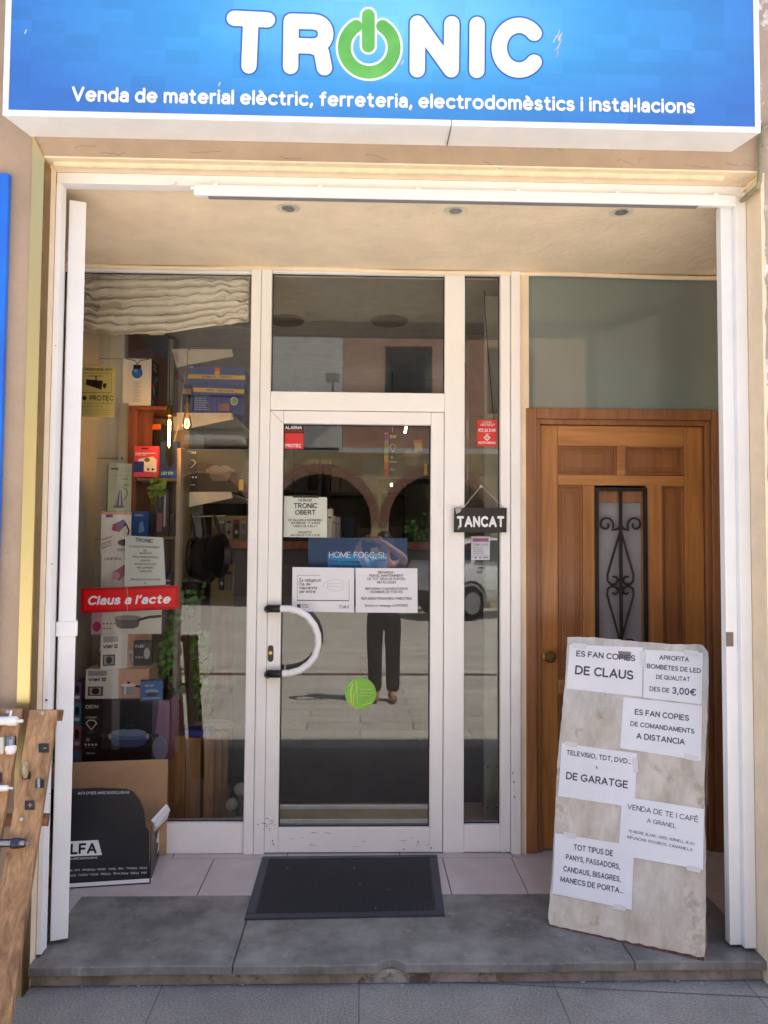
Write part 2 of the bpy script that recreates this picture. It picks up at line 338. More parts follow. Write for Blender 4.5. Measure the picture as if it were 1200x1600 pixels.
# ------------------------------------------------------------------ ground
def slab_mat(name, rgb, joint, bw, rh, ms, bump=0.3, grain=400.0, rot=0.0, var=0.12, off=0.5, loc=(0, 0, 0)):
    m = bpy.data.materials.new(name); m.use_nodes = True; N = m.node_tree.nodes; L = m.node_tree.links; b = N['Principled BSDF']
    tc = N.new('ShaderNodeTexCoord'); mp = N.new('ShaderNodeMapping'); mp.inputs['Rotation'].default_value = (0, 0, rot); mp.inputs['Location'].default_value = loc
    L.new(tc.outputs['Object'], mp.inputs['Vector'])
    br = N.new('ShaderNodeTexBrick'); br.offset = off; br.inputs['Scale'].default_value = 1; br.inputs['Brick Width'].default_value = bw
    br.inputs['Row Height'].default_value = rh; br.inputs['Mortar Size'].default_value = ms; br.inputs['Mortar Smooth'].default_value = 0.1
    c = lin(rgb); br.inputs['Color1'].default_value = (*[v*1.1 for v in c], 1); br.inputs['Color2'].default_value = (*[v*0.88 for v in c], 1)
    br.inputs['Mortar'].default_value = (*lin(joint), 1); L.new(mp.outputs[0], br.inputs['Vector'])
    nz = N.new('ShaderNodeTexNoise'); nz.inputs['Scale'].default_value = grain; nz.inputs['Detail'].default_value = 3; L.new(tc.outputs['Object'], nz.inputs['Vector'])
    n2 = N.new('ShaderNodeTexNoise'); n2.inputs['Scale'].default_value = 3.0; n2.inputs['Detail'].default_value = 8; n2.inputs['Roughness'].default_value = 0.7; L.new(tc.outputs['Object'], n2.inputs['Vector'])
    mr = N.new('ShaderNodeMapRange'); mr.inputs['From Min'].default_value = 0.3; mr.inputs['From Max'].default_value = 0.7; mr.inputs['To Min'].default_value = 1-var*2; mr.inputs['To Max'].default_value = 1+var*2; L.new(nz.outputs['Fac'], mr.inputs['Value'])
    m2 = N.new('ShaderNodeMapRange'); m2.inputs['From Min'].default_value = 0.3; m2.inputs['From Max'].default_value = 0.7; m2.inputs['To Min'].default_value = 1-var*1.6; m2.inputs['To Max'].default_value = 1+var*1.2; L.new(n2.outputs['Fac'], m2.inputs['Value'])
    mu = N.new('ShaderNodeMath'); mu.operation = 'MULTIPLY'; L.new(mr.outputs[0], mu.inputs[0]); L.new(m2.outputs[0], mu.inputs[1])
    hs = N.new('ShaderNodeHueSaturation'); L.new(br.outputs['Color'], hs.inputs['Color']); L.new(mu.outputs[0], hs.inputs['Value'])
    # gum spots and stains
    vo = N.new('ShaderNodeTexVoronoi'); vo.inputs['Scale'].default_value = 2.6; L.new(tc.outputs['Object'], vo.inputs['Vector'])
    vr = N.new('ShaderNodeValToRGB'); vr.color_ramp.elements[0].position = 0.045; vr.color_ramp.elements[0].color = (0.55,)*3+(1,); vr.color_ramp.elements[1].position = 0.06; vr.color_ramp.elements[1].color = (1, 1, 1, 1)
    L.new(vo.outputs['Distance'], vr.inputs['Fac'])
    mx = N.new('ShaderNodeMixRGB'); mx.blend_type = 'MULTIPLY'; mx.inputs['Fac'].default_value = 0.7; L.new(hs.outputs[0], mx.inputs['Color1']); L.new(vr.outputs[0], mx.inputs['Color2'])
    L.new(mx.outputs[0], b.inputs['Base Color']); b.inputs['Roughness'].default_value = 0.75
    bp = N.new('ShaderNodeBump'); bp.inputs['Strength'].default_value = bump; bp.inputs['Distance'].default_value = 0.002; L.new(nz.outputs['Fac'], bp.inputs['Height'])
    b2 = N.new('ShaderNodeBump'); b2.inputs['Strength'].default_value = 0.8; b2.inputs['Distance'].default_value = 0.004; b2.invert = True
    L.new(br.outputs['Fac'], b2.inputs['Height']); L.new(bp.outputs[0], b2.inputs['Normal']); L.new(b2.outputs[0], b.inputs['Normal'])
    MATS[name] = m; return m
g = MB().box(-60, 60, -70, 30, -0.5, -0.006); tag(g.build('street', slab_mat('street_paving', (190, 184, 172), (112, 104, 94), 0.9, 0.26, 0.005, 0.15, 90.0, var=0.07)), kind='structure')
xj = PZ(253, 1542, 0).x; xk = PZ(561, 1533, 0).x; bw = xk-xj
g = MB().box(-9, 11, -1.22, 0.1, -0.006-0.1, 0.0)
tag(g.build('pavement', slab_mat('pavement_stone', (134, 130, 125), (98, 95, 92), bw, 0.66, 0.0026, 0.9, 130.0, var=0.15, off=0.0, loc=(-xj+bw*20, 0.04+6.6, 0))), kind='structure')
j0_, j1_ = PZ(636, 1531, 0.0), PZ(1210, 1559, 0.0)
g = MB().poly([(j0_.x, j0_.y, 0.0012), (j1_.x, j1_.y-0.003, 0.0012), (j1_.x, j1_.y+0.002, 0.0012), (j0_.x, j0_.y+0.002, 0.0012)]); tag(g.build('pavement_joint', mat('joint_dirt', (92, 90, 88), 0.9)), kind='structure')
g = MB().box(-9, 11, -4.62, -4.50, -0.005, 0.0)
tag(g.build('drain_strip', mat('rusty_drain', (112, 84, 70), 0.7, 0.2, 0.2)), 'rusty brown drain strip running along the sunlit paving', 'drain')

# porch floor: tiles with open joints, then the dark stone doorstep
tile = mat('porch_tile', (196, 184, 182), 0.42, var=0.07, vs=5, stain=((60, 50, 48), 14, 0.69, 0.65))
g = MB().m(mat('grout', (92, 82, 78), 0.9)).box(-1.6, 1.9, 0.42, 6.2, -0.02, FZ-0.004).m(tile)
gp = 0.0022
g.box(-1.6, -1.1325, 0.101, 0.4695, FZ-0.02, FZ-0.0005).box(1.4425, 1.9, 0.101, 0.4695, FZ-0.02, FZ-0.0005).m(mat('grout', (92, 82, 78))).box(-1.6, -1.1325, 0.101, 0.42, -0.02, FZ-0.021).box(1.4425, 1.9, 0.101, 0.42, -0.02, FZ-0.021).m(tile)
for x0, x1 in ((-1.6, -1.20), (-1.20, -0.665), (-0.665, -0.14), (-0.14, 0.385), (0.385, 0.705), (0.705, 1.24), (1.24, 1.9)):
    g.box(x0+gp, x1-gp, 0.472, 0.845-gp, FZ-0.02, FZ)
x = -1.6
for x1 in (-0.86, -0.335, 0.19, 0.715, 1.24, 1.9):
    g.box(x+gp, x1-gp, 0.845+gp, 2.2, FZ-0.02, FZ+0.0005); x = x1
tag(g.build('floor', None, bevel=0.0008), kind='structure')
g = MB().m(mat('shop_floor', (138, 134, 128), 0.5, var=0.2, vs=3)).box(-1.6, 1.9, 2.2, 5.6, FZ-0.04, FZ-0.002)
tag(g.build('floor', None), kind='structure')

slab = mat('slab_stone', (132, 130, 126), 0.5, var=0.26, vs=7.5, bump=0.6, bs=45, stain=((168, 160, 152), 22, 0.60, 0.45))
mort = mat('step_masonry', (152, 144, 134), 0.85, var=0.25, vs=9, bump=0.9, bs=28, bdist=0.008, stain=((70, 58, 48), 7, 0.56, 0.8))
st = thing('doorstep', 'worn grey stone doorstep with a chipped front edge', 'doorstep', (0.1, 0.2, 0))
rng = random.Random(3)
def edge(xa, xb):
    pts = []; n = int((xb-xa)/0.012)
    for i in range(n+1):
        x = xa+(xb-xa)*i/n; y = -0.062+rng.uniform(-0.0012, 0.0012)+0.003*math.sin(x*7)
        d = abs(x-0.112)
        if d < 0.045: y += 0.034*(1-(d/0.045)**2)**0.7
        if abs(x-0.80) < 0.10: y += 0.006*(1-abs(x-0.8)/0.10)
        pts.append((x, y))
    return pts
for xa, xb in ((-1.13, -0.432), (-0.429, 0.96), (0.962, 1.44)):
    e = edge(xa, xb)
    MB().prism([(x, y, FZ-0.032) for x, y in e]+[(xb, 0.47, FZ-0.032), (xa, 0.47, FZ-0.032)], (0, 0, 0.0325)).build('slab', slab, st, bevel=0.004)
MB().box(-1.13, 1.44, -0.036, 0.42, -0.05, FZ-0.033).build('riser', mort, st, bevel=0.006)
g = MB()
for i in range(34):
    x = rng.uniform(-1.0, 1.38); r = rng.uniform(0.002, 0.008)
    g.sphere((x, -0.042-rng.uniform(0, 0.012), rng.uniform(0.0, 0.006)), r, 8, (1.4, 0.7, rng.uniform(0.3, 0.7)))
g.build('rubble', mort, st, smooth=True)
# ------------------------------------------------------------------ the shop building
taupe = mat('taupe_paint', (170, 148, 126), 0.75, var=0.09, vs=5, bump=0.5, bs=40, stain=((120, 100, 82), 9, 0.63, 0.6), bdist=0.004)
peel = mat('peeling_paint', (172, 152, 138), 0.8, var=0.08, vs=6, bump=0.9, bs=35, stain=((222, 220, 222), 6.5, 0.545, 0.95), bdist=0.006)
cream = mat('cream_render', (238, 216, 186), 0.8, var=0.06, vs=7, bump=0.6, bs=55, bdist=0.004)
creams = mat('cream_soffit', (248, 228, 200), 0.78, var=0.06, vs=4, bump=0.8, bs=36, bdist=0.005)
brown = mat('brown_wall', (150, 110, 96), 0.8)
OX0, OX1, OZ = -1.124, 1.424, 2.866
bd = thing('shop_building', 'taupe rendered shop building with a recessed cream doorway', 'building', (0, 2, 0))
HB = 7.5
g = MB().box(-8, OX0, -0.10, 0.10, 0, HB)
g.box(OX0, OX1+0.003, -0.10, 0.10, OZ+0.006, HB)
g.build('facade_wall', taupe, bd)
MB().box(OX1+0.003, 10, -0.10, 0.10, 0, HB).build('facade_wall', peel, bd)
g = MB().box(OX0, OX1, -0.1025, 0.099, OZ, OZ+0.006)                       # cream lining of the opening
g.box(OX1, OX1+0.003, -0.1025, 0.099, 0, OZ-0.001); g.box(OX0-0.001, OX0+0.002, -0.05, 0.0, 0, OZ-0.001)
n = 60; pts = []
for i in range(n+1):                                                        # cream paint edge running over the corner, ragged
    pts.append((OX1+0.006+rng.uniform(0, 0.010)+(0.012 if 18 < i < 30 else 0), -0.1028, OZ*i/n))
g.prism(pts+[(OX1+0.001, -0.1028, OZ), (OX1+0.001, -0.1028, 0)], (0, 0.0022, 0))
g.build('reveal_lining', cream, bd)
pts = [(OX0+0.02+i*(2.41/40), -0.062+rng.uniform(-0.0015, 0.0015), OZ+0.001+rng.uniform(-0.001, 0.001)) for i in range(41)]
MB().tube(pts, 0.014, 10).build('lintel_moulding', mat('moulding_paint', (236, 216, 182), 0.7, var=0.1, vs=14, bump=0.6, bs=60), bd, smooth=True)
# cracks in the lintel face
g = MB()
for cx, cz in ((-1.02, 2.905), (-0.93, 2.885), (-0.62, 2.90), (-0.3, 2.892), (0.0, 2.897), (0.42, 2.89), (0.9, 2.9), (1.15, 2.89), (1.3, 2.905)):
    p = [(cx, cz)]
    for i in range(7): p.append((p[-1][0]+rng.uniform(0.006, 0.018), p[-1][1]+rng.uniform(-0.007, 0.007)))
    g.poly([(x, -0.1006, z) for x, z in stroke(p, 0.0013)])
g.build('crack', mat('crack_shade', (116, 94, 74), 0.9), bd)
MB().box(-1.45, 1.75, 0.10, YD+0.12, 2.853, 2.99).build('soffit', creams, bd)
g = MB()                                                                    # wavy plaster bead where the soffit meets the shopfront
pts = [(x, YD-0.012, 2.853-0.010-0.004*math.sin(x*5)-(0.004 if x > 0.7 else 0)) for x in [-1.45+3.2*i/60 for i in range(61)]]
g.tube(pts, 0.011, 8); g.build('plaster_bead', creams, bd, smooth=True)
g = MB().box(-1.6, -1.45, 0.10, 6, 0, 3.0); g.build('recess_wall', brown, bd)
g = MB().box(1.75, 1.9, 0.10, 6, 0, 3.0)
zt = PY(815, 420, YD).z
g.box(PX(813, YD), PX(826, YD), YD-0.012, YD+0.12, FZ, 2.853)               # plaster strip between shopfront and house door
g.box(PX(1127, YD)+0.005, 1.75, YD-0.010, YD+0.12, FZ, 2.853)
g.build('recess_wall', cream, bd)
g = MB().box(-8, -7.8, 0.1, 6, 0, HB).box(9.8, 10, 0.1, 6, 0, HB).box(-8, 10, 5.9, 6, 0, HB)
g.box(-8, -1.6, 0.1, 0.3, 0, 0.4)
g.build('outer_wall', taupe, bd)
MB().box(-8.1, 10.1, -0.16, 6.1, HB, HB+0.2).build('roof', mat('roof_tile', (150, 100, 78), 0.9), bd)
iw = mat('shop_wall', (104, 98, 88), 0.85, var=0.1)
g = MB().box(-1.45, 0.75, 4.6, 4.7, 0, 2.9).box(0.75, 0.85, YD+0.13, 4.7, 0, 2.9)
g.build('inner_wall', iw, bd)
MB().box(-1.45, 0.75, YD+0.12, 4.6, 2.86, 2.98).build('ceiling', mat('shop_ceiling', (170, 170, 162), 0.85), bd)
# brass cladding of the left pier
br = mat('brass_sheet', (216, 200, 146), 0.42, 1.0, var=0.05, vs=3, bump=0.05, bs=8, stretch=(1, 1, 0.3))
bx = PX(40, -0.105, 600)
g = MB().prism([(bx, -0.1045, 0), (OX0+0.001, -0.1045, 0), (OX0+0.001, -0.1045, 2.862), (bx, -0.1045, 2.945)], (0, 0.004, 0))
g.build('brass_cladding', br, bd)
MB().box(OX0+0.0015, OX0+0.005, -0.1045, -0.052, 0, 2.85).build('brass_cladding', mat('brass_shaded', (150, 122, 76), 0.4, 1.0, var=0.1), bd)  # brass return into the reveal, its shadow put into a darker metal colour
# blue poster panel on the facade, left
x1 = PX(9, -0.115, 500); zt = HZ(272, -0.115, 5); zb = HZ(1095, -0.115, 5)
pn = thing('poster_panel', 'tall bright blue panel fixed to the taupe wall at the far left', 'panel', (x1-0.3, -0.115, zb))
MB().box(x1-0.6, x1, -0.125, -0.101, zb, zt).build('board', mat('blue_panel', (10, 128, 232), 0.35, var=0.1, vs=2, rgb2=(36, 96, 205)), pn, bevel=0.003)
MB().box(x1-0.6, x1+0.003, -0.122, -0.1012, zb-0.01, zb-0.0015).build('edge_trim', mat('blue_trim', (14, 80, 170), 0.4), pn)
# painted conduit at the top right corner
cb = thing('conduit_pipe', 'olive painted conduit pipe bending round the top right corner of the opening', 'pipe', PY(1186, 250, -0.13))
k1 = PY(1200, 196, -0.118); k2 = PY(1192, 200, -0.118); k3 = PY(1189, 215, -0.118); k4 = PY(1187, 283, -0.118); k5 = PY(1184, 292, -0.115); k6 = PY(1159, 314, -0.012)
ol = mat('olive_paint', (146, 142, 112), 0.6, var=0.2, vs=30, bump=0.5, bs=60)
g = MB().tube([k1+Vector((0.15, 0, 0.0)), k1, k2, k3, k4, k5, k6], 0.0085, 10)
g.tube([k3, k3+(k4-k3)*0.22], 0.0105, 10); g.build('pipe', ol, cb, smooth=True)
q = k4*0.7+k5*0.3+Vector((-0.02, 0.012, 0.012))
MB().tube([k4+Vector((0.004, 0.006, 0.02)), k4+Vector((-0.02, 0.016, 0.006)), k4+Vector((-0.045, 0.05, -0.02)), k6+Vector((0.0, -0.02, 0.03))], 0.004, 8).build('cable', mat('old_cable', (205, 178, 132), 0.6), cb, smooth=True)

# three recessed spotlights in the soffit
for i, (px, py, lab) in enumerate(((450, 324, 'recessed soffit spotlight above the left display window, bulb turned away'),
                                   (712, 328, 'recessed soffit spotlight in the middle of the soffit'),
                                   (971, 330, 'recessed soffit spotlight above the wooden house door'))):
    c = PZ(px, py, 2.853)
    t = thing('recessed_spotlight', lab, 'spotlight', c, 'recessed spotlights in the soffit')
    MB().lathe([(0.028, -0.004), (0.044, -0.006), (0.048, -0.003), (0.047, 0.0), (0.030, 0.0)], c, (0, 0, 1), 28).build('ring', mat('spot_ring', (222, 214, 196), 0.35), t, smooth=True)
    MB().lathe([(0.0, -0.010 if i != 1 else -0.005), (0.018, -0.009 if i != 1 else -0.005), (0.026, -0.0062)], c, (0.12, 0, 1) if i == 0 else (0, 0, 1), 24).build('bulb', mat('spot_glass', (150, 150, 150) if i != 1 else (205, 205, 195), 0.15, var=0.4, vs=90, rgb2=(70, 70, 72)), t, smooth=True)

# ------------------------------------------------------------------ shop sign
SP = YP(-0.24)
sgx0, sgx1 = PX(5, -0.24, 150), PX(1188, -0.24, 200); sgz0 = 2.936; sgz1 = 3.60
sg = thing('shop_sign', 'wide blue light box sign with white and green lettering over the doorway', 'sign', ((sgx0+sgx1)/2, -0.17, sgz0))
def sign_mat():
    m = bpy.data.materials.new('sign_print'); m.use_nodes = True; N = m.node_tree.nodes; L = m.node_tree.links; b = N['Principled BSDF']
    tc = N.new('ShaderNodeTexCoord'); sx = N.new('ShaderNodeSeparateXYZ'); L.new(tc.outputs['Object'], sx.inputs[0])
    def M(op, a, bb=None, c=None):
        n = N.new('ShaderNodeMath'); n.operation = op
        for i, v in enumerate((a, bb, c)):
            if v is None: continue
            if isinstance(v, (int, float)): n.inputs[i].default_value = v
            else: L.new(v, n.inputs[i])
        return n.outputs[0]
    # printed radial fade of the artwork, pale blue in the middle and deep blue to the corners
    dx = M('MULTIPLY', M('SUBTRACT', sx.outputs[0], 0.1), 0.72); dz = M('MULTIPLY', M('SUBTRACT', sx.outputs[2], 3.31), 2.1)
    d = M('SQRT', M('ADD', M('MULTIPLY', dx, dx), M('MULTIPLY', dz, dz)))
    rp = N.new('ShaderNodeValToRGB'); e = rp.color_ramp.elements; e[0].position = 0.08; e[0].color = (*lin((112, 194, 234)), 1); e[1].position = 1.0; e[1].color = (*lin((56, 110, 188)), 1)
    k = rp.color_ramp.elements.new(0.52); k.color = (*lin((66, 150, 216)), 1); L.new(d, rp.inputs['Fac'])
    cb = N.new('ShaderNodeCombineXYZ'); L.new(M('SNAP', sx.outputs[0], 0.112), cb.inputs[0]); L.new(M('SNAP', sx.outputs[2], 0.046), cb.inputs[2])
    wn = N.new('ShaderNodeTexWhiteNoise'); L.new(cb.outputs[0], wn.inputs['Vector'])
    nz = N.new('ShaderNodeTexNoise'); nz.inputs['Scale'].default_value = 2.2; L.new(cb.outputs[0], nz.inputs['Vector'])
    v = M('MULTIPLY_ADD', M('MULTIPLY', wn.outputs['Value'], nz.outputs['Fac']), 0.24, 0.94)
    hs = N.new('ShaderNodeHueSaturation'); hs.inputs['Saturation'].default_value = 1.0; L.new(rp.outputs[0], hs.inputs['Color']); L.new(v, hs.inputs['Value'])
    L.new(hs.outputs[0], b.inputs['Base Color']); b.inputs['Roughness'].default_value = 0.28
    return m
alu = mat('sign_casing', (234, 234, 238), 0.35, var=0.04, vs=6)
g = MB().prism([(sgx0, -0.2385, sgz0), (sgx1, -0.2385, sgz0), (sgx1-0.034, -0.1005, sgz0+0.004), (sgx0+0.034, -0.1005, sgz0+0.004)], (0, 0, sgz1-sgz0))
g.build('casing', alu, sg, bevel=0.002)
fw = 0.019
g = MB().box(sgx0, sgx1, -0.243, -0.239, sgz0-0.001, sgz0+fw).box(sgx0, sgx1, -0.243, -0.239, sgz1-fw, sgz1)
g.box(sgx0, sgx0+fw, -0.243, -0.239, sgz0+fw, sgz1-fw).box(sgx1-fw, sgx1, -0.243, -0.239, sgz0+fw, sgz1-fw); g.build('rim', mat('sign_rim', (238, 238, 242), 0.35), sg, bevel=0.0012)
MB().box(sgx0+fw, sgx1-fw, -0.2405, -0.2385, sgz0+fw, sgz1-fw).build('printed_face', sign_mat(), sg)
xs = PX(705, -0.24, 200)
MB().box(xs-0.0012, xs+0.0012, -0.2435, -0.11, sgz0-0.0016, sgz0+fw+0.0004).build('casing_joint', mat('joint_dark', (60, 60, 62), 0.7), sg)
# big letters as rounded strokes (photo pixel coordinates)
W = 29
def letters():
    out = []
    out.append([[(366, 28.5), (418, 31)], [(392, 30), (389, 103)]])                                            # T
    out.append([[(455, 33), (454, 104)], [(455, 33), (490, 34)]+arc(492, 53, 17, 18.5, -90, 90, 10)+[(488, 72), (456, 71)], [(487, 72)]+arc(487, 86, 16, 13, -80, -5, 5)+[(507, 106)]])
    out.append([[(652, 109), (652.5, 36), (705, 109), (706, 37)]])                                              # N
    out.append([[(745.5, 38), (745, 110)]])                                                                     # I
    out.append([arc(811, 74.5, 31, 35, -40, -320, 26)])                                                         # C
    return out
def sign_layer(name, m, wd, off, marks):
    g = MB(); k = 0
    for L_ in marks:
        for s in [c_ for s0 in L_ for c_ in corners(s0)]: g.poly([SP.pt(x, y, off+0.00012*(k % 5)) for x, y in stroke(s, wd)]); k += 1
    return g.build(name, m, sg)
LT = letters()
LT2 = [[[(a-2*0, b) for a, b in s] for s in L_] for L_ in LT]
ring = [arc(577, 74, 39, 39, -58, 238, 30)]; bar = [[(575.5, 24), (575.5, 72)]]
navy = mat('letter_outline', (44, 96, 190), 0.3)
for L1_ in LT:
    lo_ = sign_layer('letter', mat('letter_white', (236, 236, 244), 0.3, var=0.03), 24, 0.0018, [L1_])
    g = MB(); [g.poly([SP.pt(x, y, 0.0010+0.00012*k) for x, y in stroke(s, 29)]) for k, s in enumerate([c_ for s0 in L1_ for c_ in corners(s0)])]; g.build('outline', navy, lo_)
sign_layer('emblem_outline', mat('emblem_white', (236, 244, 238), 0.3), 27, 0.0010, [ring, bar])
sign_layer('emblem', mat('emblem_green', (108, 186, 88), 0.3, var=0.05, vs=10, rgb2=(90, 168, 74)), 20, 0.0018, [ring, bar])
g = MB(); text(g, 'Venda de material elèctric, ferreteria, electrodomèstics i instal·lacions', 112, 1086, (158.5, 177.5), 23.5, SP, bold=0.025, off=0.0022); g.build('subtitle', mat('letter_white', (236, 236, 244)), sg)
g = MB()
for _ in range(9):
    x = 868+rng.uniform(-4, 6); y = 74+rng.uniform(-16, 18); pxline(g, SP, [(x, y), (x+rng.uniform(2, 5), y-rng.uniform(5, 14))], rng.uniform(0.8, 2.2), off=0.0024+_*0.0001)
for x, y in ((342, 134), (39, 52), (628, 100)): pxline(g, SP, [(x, y), (x+2, y-5)], 2.2, off=0.0024)
g.build('scratch', mat('scratch_grey', (190, 200, 210), 0.6), sg)

# ------------------------------------------------------------------ white folding gate in the opening
glass('window_glass')
gw = mat('gate_white', (236, 236, 238), 0.32, var=0.03, vs=4, stain=((196, 190, 184), 16, 0.70, 0.4))
gt = thing('folding_gate', 'white metal folding gate standing open in the doorway, with its frame', 'gate', (0.15, 0, FZ))
hzb = 2.812
g = MB().box(OX0+0.003, OX1-0.002, 0.002, 0.052, 2.826, OZ-0.001)
g.build('head_rail', gw, gt, bevel=0.002)
g = MB().box(OX0+0.003, OX0+0.022, 0.0, 0.048, FZ+0.01, 2.825); g.build('post', gw, gt, bevel=0.002)
g = MB().box(OX1-0.045, OX1-0.002, 0.0, 0.05, FZ+0.012, 2.825).box(OX1-0.088, OX1-0.045, 0.022, 0.06, FZ+0.014, 2.80); g.build('post', gw, gt, bevel=0.002)
a = PY(303, 298, -0.012); b = PY(1150, 315, -0.012)
g = MB().box(a.x, b.x, -0.014, 0.001, 2.784, 2.824).box(a.x, b.x, 0.002, 0.02, 2.789, 2.8255); g.build('track', gw, gt, bevel=0.002)
MB().box(a.x-0.014, a.x-0.0005, -0.010, 0.0, 2.806, 2.818).build('track_end', gw, gt, bevel=0.0015)
MB().box(a.x+0.05, b.x-0.14, -0.008, 0.016, 2.7825, 2.7838).build('gap_shade_strip', mat('gap_shade_grey', (132, 132, 138), 0.8), gt)  # added grey strip, paints the shade of the gap under the track
for px in (269, 337, 500, 654, 810, 965, 1118):
    x = PX(px, -0.012, 300); MB().box(x-0.009, x+0.009, -0.0165, 0.001, 2.8205, 2.8315).build('clip', gw, gt, bevel=0.0015)
def leaf(x, y, dx, dy, th, ln, z0, z1, name='leaf'):
    d = Vector((dx, dy, 0)).normalized(); n = Vector((-d.y, d.x, 0))
    if n.x > 0: n = -n
    return MB().obox((x, y, z0), d*ln, n*th, (0, 0, z1-z0)).build(name, gw, gt, bevel=0.003), d, n
xl = PY(104, 1470, 0.09)
dl = (PY(120, 880, 0.3).x, 3.07)     # along the sight line, so that only the edge shows
p1 = PY(121, 880, 0.10); d = Vector((p1.x-CAM.x-0.03, p1.y-CAM.y, 0))
dd = d.normalized(); nn = Vector((-dd.y, dd.x, 0)); th_ = 0.060; zb_l, zt_l = FZ+0.015, 2.80; o_ = Vector((p1.x, p1.y, zb_l)); zv = Vector((0, 0, zt_l-zb_l))
lfo = MB().obox(o_, dd*0.075, nn*th_, zv).obox(o_+dd*0.535, dd*0.065, nn*th_, zv).obox(o_+dd*0.0751, dd*0.4598, nn*th_, (0, 0, 0.16)).obox(o_+dd*0.0751+zv-Vector((0, 0, 0.08)), dd*0.4598, nn*th_, (0, 0, 0.08)).build('leaf', gw, gt, bevel=0.003)
MB().obox(o_+dd*0.0752+nn*0.028+Vector((0, 0, 0.161)), dd*0.4596, nn*0.004, zv-Vector((0, 0, 0.2415))).build('leaf_pane', glass('window_glass'), lfo)
zl0 = PY(110, 994, 0.09).z; zl1 = PY(110, 971, 0.09).z
MB().obox(Vector((p1.x, p1.y, zl0))-dd*0.006+nn*-0.006, dd*0.05, nn*0.074, (0, 0, zl1-zl0)).build('lock', gw, gt, bevel=0.002)
for py in (365, 706, 1082, 1428):
    z = PY(100, py, 0.05).z; c = Vector((p1.x, p1.y, 0))+nn*0.072
    g = MB().m(gw).tube([(c.x, c.y-0.03, z-0.055), (c.x, c.y-0.03, z-0.001)], 0.0085, 10).tube([(c.x, c.y-0.03, z+0.001), (c.x, c.y-0.03, z+0.055)], 0.0085, 10)
    g.m(mat('rust', (120, 84, 60), 0.8)).tube([(c.x, c.y-0.03, z-0.0012), (c.x, c.y-0.03, z+0.0012)], 0.0092, 10)
    g.build('hinge', None, gt)
g = MB()
for px_, py_, r_ in ((79, 881, 0.0022), (70.5, 1094, 0.0042), (76, 1240, 0.002), (85, 540, 0.0018)): g.lathe([(r_, 0), (r_*0.8, 0.0012), (0, 0.0012)], PY(px_+2, py_, 0.0), (0, -1, 0), 10)
g.build('screw_hole', mat('hole_dark', (40, 36, 36), 0.8), gt)
p2 = PY(1138, 700, 0.12); d = Vector((p2.x+0.01-CAM.x, p2.y-CAM.y, 0))
zn0, zn1 = PY(1138, 1004, 0.12).z, PY(1138, 979, 0.12).z
p2 = PY(1130, 700, 0.12)
for z0, z1 in ((FZ+0.03, zn0), (zn1, 2.775)):
    dd2 = d.normalized(); n2 = Vector((dd2.y, -dd2.x, 0))
    MB().obox((p2.x, p2.y, z0), dd2*0.45, n2*0.04, (0, 0, z1-z0)).build('leaf', gw, gt, bevel=0.003)
MB().obox(Vector((p2.x+0.003, p2.y+0.01, zn0-0.004)), dd2*0.30, n2*0.03, (0, 0, zn1-zn0+0.008)).build('leaf_lock', mat('brown_lock', (128, 108, 92), 0.6), gt)
zk0, zk1 = zn0-0.002, zn1-0.01
MB().box(OX1-0.0885, OX1-0.062, 0.0195, 0.0215, zk0, zk1).build('keeper', mat('brown_tape', (120, 104, 100), 0.6), gt)
# ------------------------------------------------------------------ white aluminium shopfront
sw = mat('shopfront_white', (246, 243, 240), 0.34, var=0.03, vs=3, stain=((176, 168, 160), 18, 0.69, 0.45))
gl = glass('window_glass')
def X(px, py=880, y=YD): return PY(px, py, y).x
def Z(px, py, y=YD): return PY(px, py, y).z
wl, wr = -1.44, X(387); ps, pr = X(402.5), X(419)
dl_, dr_ = X(419.5), X(692.5); gl0, gl1 = X(440), X(672.5)
mu0, mu1 = X(693.6), X(725.5); sd0, sd1 = mu1, X(781.3); jm, jr = X(797), X(812.3)
zt_w, zb_w = Z(300, 426), Z(300, 1286); zt_t, zb_t = Z(560, 428), Z(560, 613); zd_t = Z(560, 643.5); zt_s, zb_s = Z(755, 430), Z(755, 1289)
TOP = 2.8525; Y0, Y1 = YD, YD+0.062
sf = thing('shopfront', 'white aluminium shopfront framing the display window, transom and narrow sidelight', 'shopfront', (-0.2, YD, FZ))
g = MB().box(wl, wr, Y0, Y1, zt_w, TOP).box(-1.45, wl, Y0, Y1, FZ, TOP)
g.box(wr, ps-0.001, Y0-0.016, Y1, FZ, TOP-0.001).box(ps+0.001, pr, Y0-0.016, Y1, FZ, TOP-0.001)
g.box(pr, mu0, Y0-0.002, Y1, zt_t, TOP).box(mu0, mu1, Y0-0.004, Y1, FZ, zt_t+0.008)
g.box(pr, mu0, Y0-0.003, Y1, zd_t+0.004, zb_t)
g.box(mu0, sd1, Y0-0.002, Y1, zt_t+0.0085, TOP)
g.box(sd1, jm-0.001, Y0-0.014, Y1, FZ+0.006, TOP-0.001).box(jm+0.001, jr, Y0-0.026, Y1, FZ, TOP-0.0015)
g.build('frame', sw, sf, bevel=0.0045)
g = MB().box(wl, wr, Y0-0.004, Y1, FZ+0.002, zb_w); g.build('bottom_panel', sw, sf, bevel=0.003)
MB().box(sd0, sd1, Y0-0.003, Y1, FZ+0.004, zb_s).build('bottom_panel', sw, sf, bevel=0.003)
gy = YD+0.028
seal = mat('black_seal', (30, 30, 32), 0.7)
